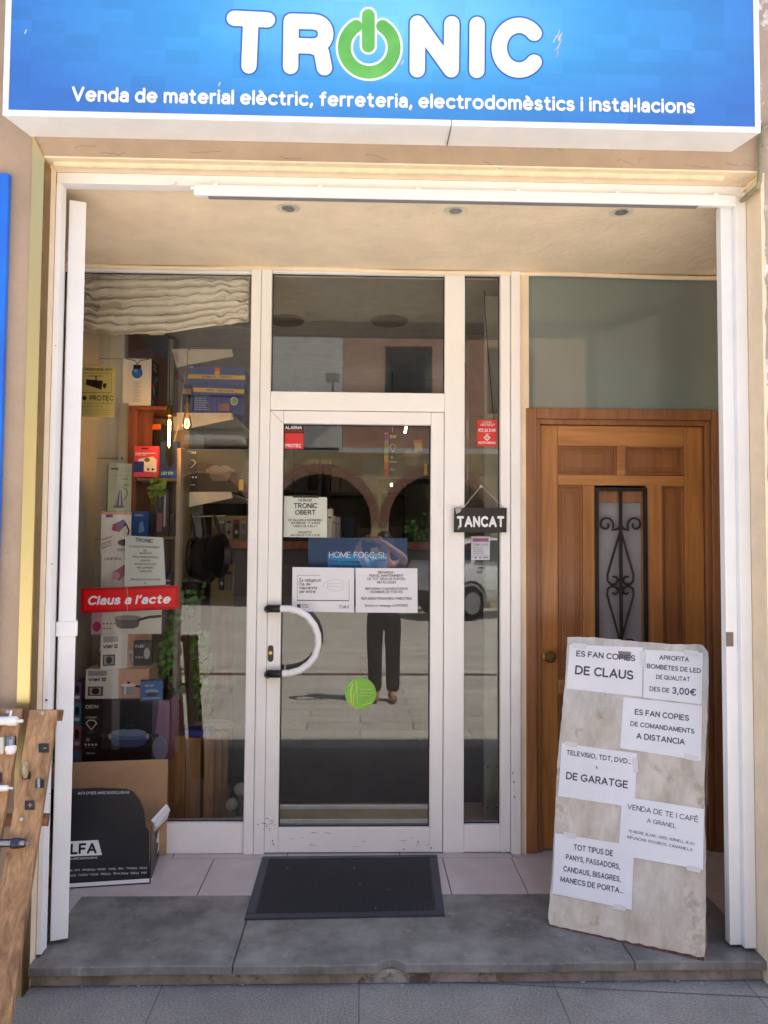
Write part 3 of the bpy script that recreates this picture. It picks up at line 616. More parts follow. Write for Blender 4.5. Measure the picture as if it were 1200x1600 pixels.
def pane(x0, x1, z0, z1, par, name='pane'):
    MB().box(x0, x1, gy, gy+0.005, z0, z1).build(name, gl, par)
    t = 0.0045
    g = MB().box(x0, x1, gy-0.006, gy-0.0005, z0, z0+t).box(x0, x1, gy-0.006, gy-0.0005, z1-t, z1).box(x0, x0+t, gy-0.006, gy-0.0005, z0+t, z1-t).box(x1-t, x1, gy-0.006, gy-0.0005, z0+t, z1-t)
    g.build('gasket', seal, par)
pane(wl, wr, zb_w, zt_w, sf); pane(pr, mu0, zb_t, zt_t, sf); pane(sd0, sd1, zb_s, zt_s, sf)
# glazed shop door
dz0 = FZ+0.007; gz0, gz1 = Z(555, 1294), Z(555, 663)
dr = thing('shop_door', 'white glazed shop door with a curved white pull handle, closed', 'door', ((dl_+dr_)/2, YD, FZ))
g = MB().box(dl_, gl0, Y0-0.008, Y1-0.004, dz0, zd_t).box(gl1, dr_, Y0-0.008, Y1-0.004, dz0, zd_t)
g.build('stile', sw, dr, bevel=0.0025)
MB().box(gl0+0.0008, gl1-0.0008, Y0-0.0075, Y1-0.004, gz1, zd_t).build('top_rail', sw, dr, bevel=0.0025)
g = MB()
for xa, xb in ((dl_, gl0), (dr_, gl1)): g.obox((xa, Y0-0.0087, zd_t-0.0012), (xb-xa, 0, gz1-zd_t), (0.0012, 0, 0.0012), (0, 0.0005, 0))
g.build('mitre_joint', mat('joint_grey', (120, 116, 110), 0.8), dr)
MB().box(gl0+0.0008, gl1-0.0008, Y0-0.006, Y1-0.004, dz0, gz0).build('bottom_rail', sw, dr, bevel=0.002)
pane(gl0, gl1, gz0, gz1, dr)
al = mat('aluminium_bar', (196, 206, 214), 0.3, 0.6, var=0.05)
for ya, yb in ((1269, 1261), (1291, 1284)): MB().box(gl0, gl1, gy+0.007, gy+0.022, Z(555, ya), Z(555, yb)).build('inner_bar', al, dr, bevel=0.003)
MB().box(gl0, gl1, gy+0.009, gy+0.012, Z(555, 1284), Z(555, 1269)).build('draught_strip', mat('felt_strip', (150, 146, 128), 0.9), dr)
# handle
hy = YD-0.056
pts = [(436, 951), (452, 951.5), (466, 955), (480, 963), (491, 977), (496.5, 992), (497, 1008), (492, 1025), (482, 1038), (468, 1047.5), (452, 1052), (436, 1053)]
hp = []
for i in range(len(pts)-1):
    for k in range(3):
        hp.append(PY(pts[i][0]+(pts[i+1][0]-pts[i][0])*k/3, pts[i][1]+(pts[i+1][1]-pts[i][1])*k/3, hy))
hd = MB().tube(hp, 0.0165, 14).build('handle', mat('handle_white', (236, 236, 240), 0.22, var=0.02), dr, smooth=True)
blk = mat('black_plastic', (22, 22, 24), 0.35)
for py in (951, 1053):
    a = PY(438, py, hy); b = PY(424, py, hy); c = PY(422, py, YD-0.008)
    MB().tube([a, b, Vector((b.x-0.012, hy+0.012, b.z)), Vector((c.x-0.008, YD-0.03, c.z)), Vector((c.x-0.008, YD-0.006, c.z))], 0.0185, 14).build('handle_cap', blk, hd, smooth=True)
lk = PY(423, 1021, YD-0.008)
L1 = MB().prism([(lk.x+a, YD-0.012, lk.z+b) for a, b in stroke([(0, -0.026), (0, 0.026)], 0.026)], (0, 0.004, 0)).build('lock', blk, dr)
MB().lathe([(0.0, 0.006), (0.008, 0.006), (0.0085, 0.0)], (lk.x, YD-0.012, lk.z+0.004), (0, -1, 0), 16).build('keyhole', mat('brass_lock', (190, 160, 96), 0.3, 0.9), L1, smooth=True)
scf = mat('scuff_dark', (96, 84, 84), 0.8)
g = MB()
for k in range(20):
    px, py = (rng.gauss(417, 9), rng.gauss(1287, 4)); 
    if 396 < px < 433: pxline(g, YP(YD-0.0165 if px < 418 else YD-0.0085), [(px, py), (px+rng.uniform(1, 5), py+rng.uniform(-1.5, 1))], rng.uniform(0.3, 0.7), off=0.0006+k*0.00003)
for k in range(14):
    px, py = rng.uniform(450, 670), rng.uniform(1300, 1326); pxline(g, YP(YD-0.006), [(px, py), (px+rng.uniform(1, 14), py+rng.uniform(-1.5, 1.5))], rng.uniform(0.3, 0.6), off=0.0006+k*0.00003)
for px, py in ((801, 1208), (803, 1222), (653, 1316), (631, 1327), (426, 1314), (427, 1319), (674, 1325), (804, 1245)): pxdisc(g, YP(YD-0.0265 if px > 797 else YD-0.0085), px, py, 1.0, 1.4)
g.build('scuff', scf, dr)

# ------------------------------------------------------------------ frosted light above the house door
fr = thing('frosted_window', 'large grey green frosted pane above the wooden house door', 'window', (1.2, YD, Z(970, 640)))
fm = mat('frosted_glass', (120, 130, 124), 0.04, var=0.05, vs=1.5, spec=0.7, coat=0.5)
MB().box(X(827), X(1127)+0.006, YD+0.004, YD+0.014, Z(970, 641), 2.8445).build('pane', fm, fr)
MB().box(X(1080), X(1127)+0.004, YD-0.002, YD+0.003, 2.842, 2.8526).build('stop_bead', mat('red_brown', (140, 80, 50), 0.6), fr)

# ------------------------------------------------------------------ wooden house door
wd = wood('varnished_wood', (142, 88, 40), (188, 128, 68), rough=0.35, ring=20); wdk = wood('dark_frame_wood', (122, 76, 42), (156, 104, 64))
wp = wood('panel_wood', (122, 74, 36), (156, 100, 54), axis=2, ring=18); wh = wood('rail_wood', (146, 92, 44), (192, 132, 72), axis=0, ring=20)
wdoor = thing('house_door', 'varnished wooden house door with raised panels and an iron grille window', 'door', (1.2, YD, FZ))
fz = Z(970, 640); x0, x1 = X(821), X(1127)
fy = YD-0.016
i0, i1, iz = X(838), X(1112), Z(970, 656); k0, k1, kz = X(845), X(1104), Z(970, 664)
g = MB().box(x0, i0, fy, fy+0.11, FZ, fz).box(i1, x1, fy, fy+0.11, FZ, fz).box(i0, i1, fy, fy+0.11, iz, fz)
g.box(i0, k0, fy+0.014, fy+0.11, FZ, iz).box(i1, k1, fy+0.014, fy+0.11, FZ, iz).box(k0, k1, fy+0.014, fy+0.11, kz, iz); g.build('door_frame', wdk, wdoor, bevel=0.003)
ly = fy+0.034
def xz(px0, py0, px1, py1): return X(px0, y=ly), X(px1, y=ly), Z((px0+px1)/2, py1, ly), Z((px0+px1)/2, py0, ly)
pa = xz(872, 697, 965, 742); pb = xz(979, 697, 1071, 742)
pc = xz(873, 758, 911, 1062); pd = xz(1036, 758, 1071, 1062); go = xz(930, 762, 1011, 1012)
pe = xz(873, 1085, 962, 1310); pf = xz(980, 1085, 1071, 1310)
lx0, lx1, lz0, lz1 = k0+0.002, k1-0.002, FZ+0.004, kz-0.002
g = MB()
g.box(lx0, pa[0], ly, ly+0.045, lz0, lz1).box(pb[1], lx1, ly, ly+0.045, lz0, lz1)
g.box(pc[1], go[0], ly+0.0006, ly+0.045, pc[2], pc[3]).box(go[1], pd[0], ly+0.0006, ly+0.045, pd[2], pd[3])
g.build('stile', wd, wdoor, bevel=0.004)
g = MB().box(pa[0], pb[1], ly+0.0008, ly+0.045, pa[3], lz1).box(pa[0], pb[1], ly+0.0008, ly+0.045, pc[3], pa[2])
g.box(pa[0], pb[1], ly+0.0008, ly+0.045, pe[3], pc[2]).box(pa[0], pb[1], ly+0.0008, ly+0.045, lz0, pe[2]).box(pa[1], pb[0], ly+0.001, ly+0.045, pa[2], pa[3]).box(pe[1], pf[0], ly+0.001, ly+0.045, pe[2], pe[3])
g.box(go[0], go[1], ly+0.001, ly+0.045, pc[2], go[2])
g.build('rail', wh, wdoor, bevel=0.004)
def panel(p):
    a, b, c, d = p; g = MB().box(a, b, ly+0.022, ly+0.04, c, d)
    for ins, y0, y1 in ((0.006, ly+0.010, ly+0.022), (0.022, ly+0.017, ly+0.0225), (0.034, ly+0.012, ly+0.0175)):
        if b-a < 2*ins+0.01: continue
        if ins == 0.006:
            w_ = 0.010
            g.box(a, b, y0, y1, d-w_, d).box(a, b, y0, y1, c, c+w_).box(a, a+w_, y0, y1, c+w_, d-w_).box(b-w_, b, y0, y1, c+w_, d-w_)
        else: g.box(a+ins, b-ins, y0, y1-0.0003, c+ins, d-ins)
    g.build('panel', wp, wdoor, bevel=0.003)
for p in (pa, pb, pc, pd, pe, pf): panel(p)
a, b, c, d = go
tb_ = MB().box(a, b, ly+0.010, ly+0.0235, Z(970, 785, ly), d).box(b-0.022, b, ly+0.010, ly+0.0235, c, Z(970, 785, ly)); tb_.build('glazing_bead', wdk, wdoor, bevel=0.002)
MB().box(a, b, ly+0.024, ly+0.030, c, d).build('frosted_pane', mat('door_glass', (142, 138, 142), 0.35, var=0.05), wdoor)
iron = mat('wrought_iron', (34, 28, 26), 0.5, 0.3, var=0.2)
GP = YP(ly-0.004)
def gp_(x, y): return GP.pt(x, y)
gr = MB()
t = 0.017
gr.box(a-0.002, a+t, ly-0.007, ly+0.004, c, d).box(b-t, b+0.002, ly-0.007, ly+0.004, c, d).box(a+t, b-t, ly-0.007, ly+0.004, d-t, d)
cx = X(969.5, y=ly); gr.box(cx-0.0075, cx+0.0075, ly-0.012, ly-0.001, c+0.002, d-t)
def cr(x, y): return (780+x/2.857, 780+y/2.857)
for sgn in (-1, 1):
    def F(x, y):
        px, py = cr(x, y); return gp_(969.5+sgn*(px-969.5) if True else px, py)
    sp = [F(476+math.cos(q)*r_, 114+math.sin(q)*r_*1.05) for q, r_ in [(-0.2-0.33*i+0.9, 36-1.15*i) for i in range(24)]]
    gr.tube([F(538, 130)]+sp, 0.0056, 6)
    gr.tube([F(536, 155), F(522, 205), F(500, 280), F(484, 335), F(484, 365), F(500, 381), F(522, 378), F(530, 362), F(522, 346), F(506, 346)], 0.0058, 6)
    gr.tube([F(541, 645), F(525, 580), F(500, 490), F(482, 425), F(486, 398), F(505, 388), F(526, 396), F(530, 414), F(518, 424), F(505, 418)], 0.0058, 6)
    gr.tube([F(535, 650), F(515, 628), F(490, 626), F(465, 645), F(455, 670)], 0.0045, 6)
for yy in (128, 360, 405): q = gp_(969.5, 780+yy/2.857); gr.box(q.x-0.012, q.x+0.012, ly-0.016, ly+0.0005, q.z-0.008, q.z+0.008)
gr.build('iron_grille', iron, wdoor, bevel=0.001)
kn = PY(857, 1024.5, ly)
MB().lathe([(0.030, 0.0), (0.030, 0.006), (0.014, 0.010), (0.013, 0.026), (0.024, 0.034), (0.028, 0.046), (0.022, 0.056), (0.0, 0.058)], kn, (0, -1, 0), 24).build('door_knob', mat('aged_brass', (138, 110, 66), 0.38, 0.9, var=0.25, vs=40), wdoor, smooth=True)

# ------------------------------------------------------------------ notices and stickers
def sheet(name, label, cat, pl, quad, m, th=0.0005, group=None):
    """a paper or sticker: quad = photo pixels TL, TR, BR, BL on plane pl; thing at its bottom edge"""
    P4 = [pl.pt(x, y) for x, y in quad]
    g = MB().prism([P4[3], P4[2], P4[1], P4[0]], pl.n*th)
    o = g.build(name, m); tag(o, label, cat, group); PLOC[o.name] = Vector((0, 0, 0)); return o
def marks(parent, name, pl, m, fn, off=0.0011):
    g = MB(); fn(g); return g.build(name, m, parent, norm=False)
def lines(pl, L_, bold=0.0, off=0.0011):
    def f(g):
        for t in L_: text(g, t[0], t[1], t[2], t[3], t[4], pl, bold=t[5] if len(t) > 5 else bold, off=off)
    return f
GO = YP(gy-0.0006)      # outer face of the glass
GI = YP(gy+0.0062)      # just inside the glass
o = sheet('notice', 'white mask notice taped to the door glass beside the handle', 'notice', GO, [(457, 886), (553.5, 887.5), (553, 957), (456, 955)], PAPER)
marks(o, 'lettering', GO, INK, lines(GO, [('És obligatori', 468, 501.5, 909, 5), ("l'ús de", 468, 485, 915, 5), ('mascareta', 468, 495.5, 920.8, 5), ('per entrar.', 468, 494.5, 926.6, 5)], 0.012))
marks(o, 'fine_print', GO, INKG, lambda g: (lines(GO, [('Generalitat', 471, 482, 946, 2.4), ('de Catalunya', 471, 483, 949.5, 2.4), ('/Salut', 529, 545.5, 950.5, 5.5)], 0.0)(g), pxline(g, GO, [(465, 899), (500, 899)], 0.5), pxline(g, GO, [(465, 899), (464.5, 938)], 0.5), pxline(g, GO, [(464.5, 938), (545, 938.5)], 1.4), pxline(g, GO, [(545.4, 938.5), (545.4, 905)], 0.5), pxrect(g, GO, 464, 944, 469.5, 950, off=0.0011)))
marks(o, 'mask_drawing', GO, mat('pale_grey_ink', (196, 196, 206), 0.6), lambda g: [pxline(g, GO, p, 0.7, off=0.0011+i*0.00004) for i, p in enumerate(([(512, 908), (524, 905), (536, 907), (536, 921), (524, 924), (512, 920), (512, 908)], [(512, 910), (506, 910), (505, 916), (512, 919)], [(536, 909), (542, 910), (541, 915), (536, 919)], [(512, 912), (536, 912)], [(512, 916), (536, 917)]))])
o = sheet('notice', 'white repairs notice taped to the door glass, right of the mask notice', 'notice', GO, [(555.5, 887.5), (652, 888), (652.5, 957.5), (556, 957)], PAPER)
marks(o, 'lettering', GO, INK, lines(GO, [('REPAREM I', 590.5, 616, 896.3, 4), ('FEM EL MANTENIMENT', 577, 630.5, 901.3, 4), ('DE TOT TIPUS DE PORTES', 574, 633, 906.5, 4), ('METÀL·LIQUES', 589, 619, 911.7, 4), ('REPAREM I CANVIEM PANYS', 571, 637, 921.9, 4), ('I BOMBINS DE PORTES', 578, 629.5, 926.8, 4), ('REPAREM PERSIANES I FINESTRES', 564.5, 643.5, 937.2, 4), ("Envia'ns un whatsapp al 639700052", 570.5, 637.5, 947.8, 3.8)], 0.014))
o = sheet('notice', 'pale opening hours notice behind the door glass, upper left', 'notice', GI, [(442, 775), (511, 777), (511, 840), (441.5, 839)], mat('cream_paper', (226, 230, 222), 0.6, var=0.02))
marks(o, 'lettering', GI, INK, lines(GI, [('HORARI', 466.5, 487, 784, 4.5), ('TRONIC', 459, 495.5, 794, 8, 0.02), ('OBERT', 461, 493, 804.3, 7.5, 0.02), ('DE DILLUNS A DIVENDRES', 450.5, 503.5, 814.3, 3.4), ('MATINS DE   9  a 13:30', 455, 500, 818.8, 3.3), ('TARDA DE 4:30 a 7', 457.5, 495.5, 823.8, 3.4), ('DISSABTES', 465.5, 487, 833.3, 3.4), ('MATINS DE 9:30 a 13:30', 454.5, 499.5, 837.8, 3.3)], 0.012))
marks(o, 'tape', GI, mat('dark_tape', (40, 38, 40), 0.5), lambda g: pxpoly(g, GI, [(458, 777.5), (498, 778), (500, 774), (457, 773.5)], off=0.0012))
RED = mat('sticker_red', (214, 44, 42), 0.4, var=0.03); BLK = mat('sticker_black', (24, 20, 22), 0.4)
o = sheet('alarm_sticker', 'small red and black alarm sticker in the top left corner of the door glass', 'sticker', GO, [(443, 664), (474.5, 664), (474, 703.5), (443, 703)], BLK, 0.0003)
marks(o, 'red_field', GO, RED, lambda g: pxrect(g, GO, 443.4, 677, 474, 701.5, off=0.0007))
marks(o, 'lettering', GO, WHITE, lambda g: (lines(GO, [('ALARMA', 445.5, 472, 670.6, 5.2, 0.02), ('PROTEC', 446, 470.5, 699, 5.4, 0.02)])(g), pxline(g, GO, [(458.5, 681), (452.5, 686.5), (458, 692)], 0.9), pxline(g, GO, [(459.5, 681), (464.5, 686.5), (458.6, 692.6)], 0.9), pxline(g, GO, [(456.5, 688), (460.5, 688)], 2.2)))
marks(o, 'red_lettering', GO, RED, lines(GO, [('972 203 109', 444.5, 472.5, 675.6, 3.8)]))
o = sheet('alarm_sticker', 'red protected premises sticker high in the narrow sidelight', 'sticker', GO, [(745.5, 656), (776.5, 656.5), (776.5, 697.5), (745, 697)], mat('sticker_orange_red', (208, 52, 36), 0.4), 0.0003)
marks(o, 'lettering', GO, WHITE, lambda g: (lines(GO, [('LOCAL', 754, 769, 661.6, 3.4), ('PROTEGIT', 751, 773, 665.8, 3.4), ('972 20 31 09', 747.5, 774.5, 675, 5.2, 0.02), ('24 h', 758, 765, 678.8, 2), ('PROTE-GIRONA', 747.5, 774.5, 693.6, 3.6, 0.02)])(g), pxpoly(g, GO, [(761, 678.9), (766.5, 684), (761, 689), (755.5, 684)], off=0.0011)))
marks(o, 'emblem', GO, mat('sticker_orange_red', (208, 52, 36), 0.4), lambda g: (pxline(g, GO, [(757.6, 685), (761, 681.3), (764.4, 685)], 1.1, off=0.0014), pxrect(g, GO, 759.6, 683.8, 762.4, 686.2, off=0.0014)))
o = sheet('info_sticker', 'little white information sticker with a purple header in the sidelight under the hanging sign', 'sticker', GO, [(736.5, 838), (765.5, 838.5), (765, 875), (736, 875)], mat('sticker_pale', (196, 198, 206), 0.45), 0.0003)
marks(o, 'header', GO, mat('purple_print', (150, 84, 140), 0.5), lambda g: (pxrect(g, GO, 738.5, 841, 763.5, 846.5, off=0.0008)))
marks(o, 'lettering', GO, INKG, lambda g: (lines(GO, [('COMERÇ SEGUR', 739.5, 762.5, 852.4, 2.8)])(g), [pxline(g, GO, [(739, y), (752+3*(y % 3), y)], 0.5) for y in (856, 859, 862, 865)], pxrect(g, GO, 737, 868.5, 764.5, 868.9, off=0.0009), [pxdisc(g, GO, x, 871.4, 1.3) for x in (743, 750)], pxline(g, GO, [(755, 871.4), (762, 871.4)], 1.2)))
c = GO.pt(563.5, 1083.5)
gsm = mat('sticker_green', (132, 196, 60), 0.4, var=0.12, vs=6)
g = MB().prism([GO.pt(563.5+24.3*math.cos(q), 1083.5+24.8*math.sin(q)) for q in [2*math.pi*i/40 for i in range(40)]], (0, -0.0003, 0)); o = g.build('round_sticker', gsm); tag(o, 'round lime green sticker low on the door glass', 'sticker'); PLOC[o.name] = Vector((0, 0, 0))
marks(o, 'pale_print', GO, mat('pale_green', (192, 222, 140), 0.5), lambda g: (lines(GO, [('Si us plau', 562, 582, 1078, 2.6), ('empenyeu', 563, 584, 1083, 2.6), ('la porta', 562, 578, 1088, 2.6)], 0.0)(g), pxline(g, GO, [(549, 1098), (548, 1080), (551, 1068)], 1.6), pxline(g, GO, [(566, 1102), (580, 1098)], 1.0), pxline(g, GO, [(556, 1064), (559, 1100)], 0.9), pxline(g, GO, [(545, 1072), (552, 1062)], 1.0)))
marks(o, 'yellow_print', GO, mat('yellow_print', (222, 196, 70), 0.5), lambda g: (pxline(g, GO, [(553, 1083), (551.5, 1103)], 1.5), pxline(g, GO, [(548, 1086), (547.5, 1100)], 0.8)))
# yellow video surveillance sign, inside the glass
YV = YP(gy+0.02)
o = sheet('warning_sign', 'yellow video surveillance sign with a black camera, behind the display window', 'sign', YV, [(112, 571), (180, 573.5), (178.5, 652.5), (110, 651)], mat('sign_yellow', (226, 214, 130), 0.5, var=0.03), 0.001)
marks(o, 'pictogram', YV, BLK, lambda g: (pxpoly(g, YV, [(135, 592.5), (161, 595), (158.5, 609), (134, 601)], off=0.0016), pxline(g, YV, [(139, 587.5), (160, 587.5)], 1.0, off=0.0016), pxline(g, YV, [(150, 588), (150, 593)], 2.0, off=0.0017), pxpoly(g, YV, [(161.5, 598.5), (167, 599.5), (164.5, 607.5), (160.6, 605)], off=0.0016), [pxline(g, YV, p, 0.6, off=0.0016) for p in ([(116, 582.5), (174, 583)], [(174.3, 583), (173.6, 613.5)], [(116, 613), (173.6, 613.6)])], lines(YV, [('ZONA VIDEOVIGILADA', 114, 176, (578.5, 579.5), 4.2, 0.016), ('PROTEC', 140, 177, 626, 8, 0.016), ('LLAMANDO A LA CENTRAL RECEPTORA DE ALARMAS', 118, 175, 631, 1.7), ('SERVEI 24 HORES 972 203 109', 118, 160, 636, 1.9)], off=0.0016)(g), pxpoly(g, YV, [(128, 622), (132, 617.5), (136, 622), (132, 626.5)], off=0.0016), [pxline(g, YV, [(118, y), (176, y)], 0.25, off=0.0016) for y in (641, 644.5, 648)]))
# outlet notice and the red key cutting sign
o = sheet('notice', 'pale typed notice behind the display window just above the red sign', 'notice', GI, [(196, 836.5), (255, 840), (259, 914), (194, 917)], mat('grey_paper', (214, 220, 218), 0.6, var=0.02))
marks(o, 'lettering', GI, INK, lines(GI, [('TRONIC', 211, 239, (846.5, 848.5), 6, 0.02), ('SI VOLS ESTAR INFORMAT', 201.5, 250, (855, 857), 3.2), ('DE:', 224, 230, 861.5, 3), ('NOVETATS', 218, 237, 866, 3), ('PROMOCIONS PUNTUALS', 207, 247, (871.5, 872.5), 3), ('OFERTES', 219.5, 235, 877.5, 3), ('PRODUCTES OUTLET', 210, 244, 883, 3), ('PER COMANDES', 214, 240, 888.5, 3), ('CONSULTES', 217, 237, 894, 3), ('ENVIA\'NS UN WHATSAPP', 204, 251, 907, 3), ('AL', 225, 229, 912.4, 2.8)], 0.014))
RS = YP(gy-0.0012)
o = sheet('key_sign', 'red sign with white slanted lettering across the display window', 'sign', RS, [(126.5, 919), (280.5, 914.5), (281, 951.5), (126.5, 958.5)], mat('dark_red', (170, 14, 22), 0.35, var=0.03), 0.0012)
marks(o, 'red_field', RS, mat('bright_red', (214, 22, 28), 0.35, var=0.03), lambda g: pxpoly(g, RS, [(131, 954), (275, 948), (274.5, 919), (131, 923)], off=0.0016))
marks(o, 'lettering', RS, WHITE, lambda g: text(g, "Claus a l'acte", 137.5, 267, (945.5, 943), 14.5, RS, bold=0.03, off=0.0022, shear=0.22))
marks(o, 'crack', RS, mat('crack_pale', (220, 170, 170), 0.5), lambda g: pxline(g, RS, [(198, 917.5), (199.5, 930), (198.4, 942), (199.3, 955)], 0.7, off=0.0024))
# hanging closed sign
TS = YP(YD-0.032)
cs = thing('hanging_sign', 'small black hanging sign with white capitals in front of the sidelight', 'sign', TS.pt(750, 832))
P4 = [TS.pt(x, y) for x, y in ((709, 832), (791.5, 832), (792, 793.5), (709.5, 793.5))]
MB().prism(P4, (0, 0.004, 0)).build('plate', mat('plate_black', (24, 22, 24), 0.4, var=0.1, stain=((150, 146, 146), 26, 0.70, 0.7)), cs, bevel=0.001)
g = MB(); text(g, 'TANCAT', 714, 788, 823.8, 17.5, TS, bold=0.038); g.build('lettering', WHITE, cs)
g = MB(); pxpoly(g, TS, [(715.5, 821.5), (721.5, 821.5), (715.5, 828)], off=0.0006); pxpoly(g, TS, [(711, 794.5), (722, 794), (719, 800), (713, 803)], off=0.0006); g.build('worn_paint', mat('worn_white', (176, 172, 172), 0.7), cs)
n0 = PY(751.5, 760, YD-0.006); g = MB().tube([TS.pt(724, 793.5), n0+Vector((-0.002, -0.004, 0))], 0.0018, 5).tube([TS.pt(787, 793.5), n0+Vector((0.003, -0.004, 0))], 0.0018, 5)
g.build('cord', mat('cord_grey', (170, 170, 172), 0.6), cs)
MB().sphere(n0, 0.009, 10, (1, 0.7, 1)).build('suction_hook', mat('clear_plastic', (170, 176, 176), 0.15), cs, smooth=True)
# tape scraps on the shopfront head
MB().box(X(918)-0.004, X(918)+0.006, YD-0.016, YD-0.012, Z(918, 426), Z(918, 421)).build('plaster_flake', mat('flake_white', (230, 226, 215), 0.8), bd)
# ------------------------------------------------------------------ door mat
mt = thing('door_mat', 'black ribbed rubber door mat in front of the glazed shop door', 'mat', (-0.04, 0.58, FZ))
M0, M1, M2, M3 = [PZ(x, y, FZ+0.008) for x, y in ((410, 1338), (683, 1335), (695, 1429), (382, 1435))]
M0.y = min(M0.y, 0.868); M1.y = min(M1.y, 0.868)
rub = mat('black_rubber', (50, 52, 60), 0.6, var=0.15, vs=9, bump=0.5, bs=500)
def mp_(a, b, z):
    p = (M0*(1-a)+M1*a)*(1-b)+(M3*(1-a)+M2*a)*b; return Vector((p.x, p.y, FZ+z))
def mquad(g, a0, a1, b0, b1, z0, z1): g.prism([mp_(a0, b0, z0), mp_(a1, b0, z0), mp_(a1, b1, z0), mp_(a0, b1, z0)], (0, 0, z1-z0))
g = MB(); mquad(g, 0, 1, 0, 1, 0.0005, 0.004); g.build('base', rub, mt)
g = MB()
for q in ((0, 1, 0, 0.055), (0, 1, 0.935, 1), (0, 0.045, 0.055, 0.935), (0.955, 1, 0.055, 0.935)): mquad(g, *q, 0.004, 0.0085)
g.build('border', mat('rubber_border', (52, 56, 68), 0.5, var=0.12, vs=9), mt, bevel=0.003)
g = MB()
for i in range(74):
    a = 0.05+0.9*(i+0.2)/74; mquad(g, a, a+0.9*0.5/74, 0.06, 0.93, 0.004, 0.0078)
g.build('tread', mat('ribbed_rubber', (40, 42, 50), 0.7, var=0.3, vs=60, bump=0.8, bs=300, stain=((110, 106, 104), 45, 0.72, 0.5)), mt)
g = MB()
for px, py, a in ((586, 1420, 1.3), (560, 1382, 0.4), (447, 1357, 0.6), (605, 1390, 0.2), (552, 1357, 1.0)):
    p = PZ(px, py, FZ+0.0088); g.obox(p, (0.014*math.cos(a)*0.8, 0.014*math.sin(a), 0), (0.0015, -0.001, 0), (0, 0, 0.0006))
g.build('lint', mat('lint_white', (190, 184, 178), 0.8), mt)
g = MB()
for i in range(40):
    px, py = rng.uniform(330, 1000), rng.uniform(1402, 1496)
    if i > 20: px, py = rng.uniform(300, 1180), rng.uniform(1545, 1598)
    z = FZ+0.0006 if py < 1500 else 0.0
    p = PZ(px, py, z); s_ = rng.uniform(0.001, 0.003); g.obox(p, (s_, s_*0.5, 0), (-s_*0.4, s_, 0), (0, 0, 0.0008))
tag(g.build('litter', mat('litter_pale', (186, 180, 174), 0.9)), 'tiny pale scraps scattered over doorstep and pavement', 'litter', kind='stuff')

# ------------------------------------------------------------------ leaning advertising board
A = Vector((0.718, 0.203, FZ+0.001)); B = Vector((1.203, -0.057, FZ+0.001)); eu = (B-A).normalized(); mh = Vector((-eu.y, eu.x, 0)); ph = R(18)
ev = mh*math.sin(ph)+Vector((0, 0, 1))*math.cos(ph); en = eu.cross(ev).normalized()
if en.y > 0: en = -en
BP = Plane(A-en*0.0, en); BL_, BH_ = 0.5527, 1.11
ab = thing('advertising_board', 'worn board wrapped in clear plastic with six white paper adverts, leaning by the wooden door', 'board', A)
g = MB(); nx_, ny_ = 26, 40; fr_ = []
def wob(i, j):
    x = i/nx_; y = j/ny_; e = 0.0
    du = (0.004*math.sin(y*9)+rng.uniform(-0.0015, 0.0015)) if i in (0, nx_) else 0
    dv = (0.004*math.sin(x*7)+rng.uniform(-0.002, 0.002)) if j in (0, ny_) else 0
    if i == nx_ and j == ny_: du -= 0.012; dv -= 0.014
    if i == 0 and j == 0: du += 0.008; dv += 0.006
    return A+eu*(BL_*x+du)+ev*(BH_*y+dv)
back = -en*0.024
vs = [wob(i, j) for j in range(ny_+1) for i in range(nx_+1)]; nv = len(vs)
fs = [(j*(nx_+1)+i, j*(nx_+1)+i+1, (j+1)*(nx_+1)+i+1, (j+1)*(nx_+1)+i) for j in range(ny_) for i in range(nx_)]
ring_ = [i for i in range(nx_+1)]+[j*(nx_+1)+nx_ for j in range(1, ny_+1)]+[ny_*(nx_+1)+i for i in range(nx_-1, -1, -1)]+[j*(nx_+1) for j in range(ny_-1, 0, -1)]
vs2 = vs+[vs[i]+back for i in ring_]
fs2 = fs+[(ring_[k], ring_[(k+1) % len(ring_)], nv+(k+1) % len(ring_), nv+k) for k in range(len(ring_))]+[tuple(nv+k for k in range(len(ring_)))]
g.add(vs2, fs2)
g.build('panel', mat('weathered_board', (208, 202, 193), 0.24, var=0.1, vs=7, rgb2=(168, 158, 146), bump=1.0, bs=16, bdist=0.006, stain=((128, 106, 84), 7, 0.58, 0.42), coat=1.0, stretch=(1.8, 1.8, 0.8)), ab)
g = MB()
for j in range(23):
    t0 = j/23; q = A+eu*(BL_*t0)+en*0.0008-ev*0.0005; hh_ = 0.010*(0.4+0.6*abs(math.sin(j*1.7)))*(0.5+t0*0.9)
    g.poly([q, q+eu*(BL_/23), q+eu*(BL_/23)+ev*0.010*(0.4+0.6*abs(math.sin((j+1)*1.7)))*(0.5+t0*0.9), q+ev*hh_])
g.build('frayed_edge', mat('frayed_wood', (104, 74, 56), 0.9, var=0.3, vs=60), ab)
MB().obox(A+eu*0.18+ev*0.62-en*0.026, eu*0.05, -en*0.018, -Vector((0, 0, 1))*0.0+ (Vector((A.x, 0, 0))*0)+ (mh*0.30-Vector((0, 0, 0.583)))).build('prop_leg', wood('prop_wood', (120, 90, 60), (170, 130, 90)), ab)
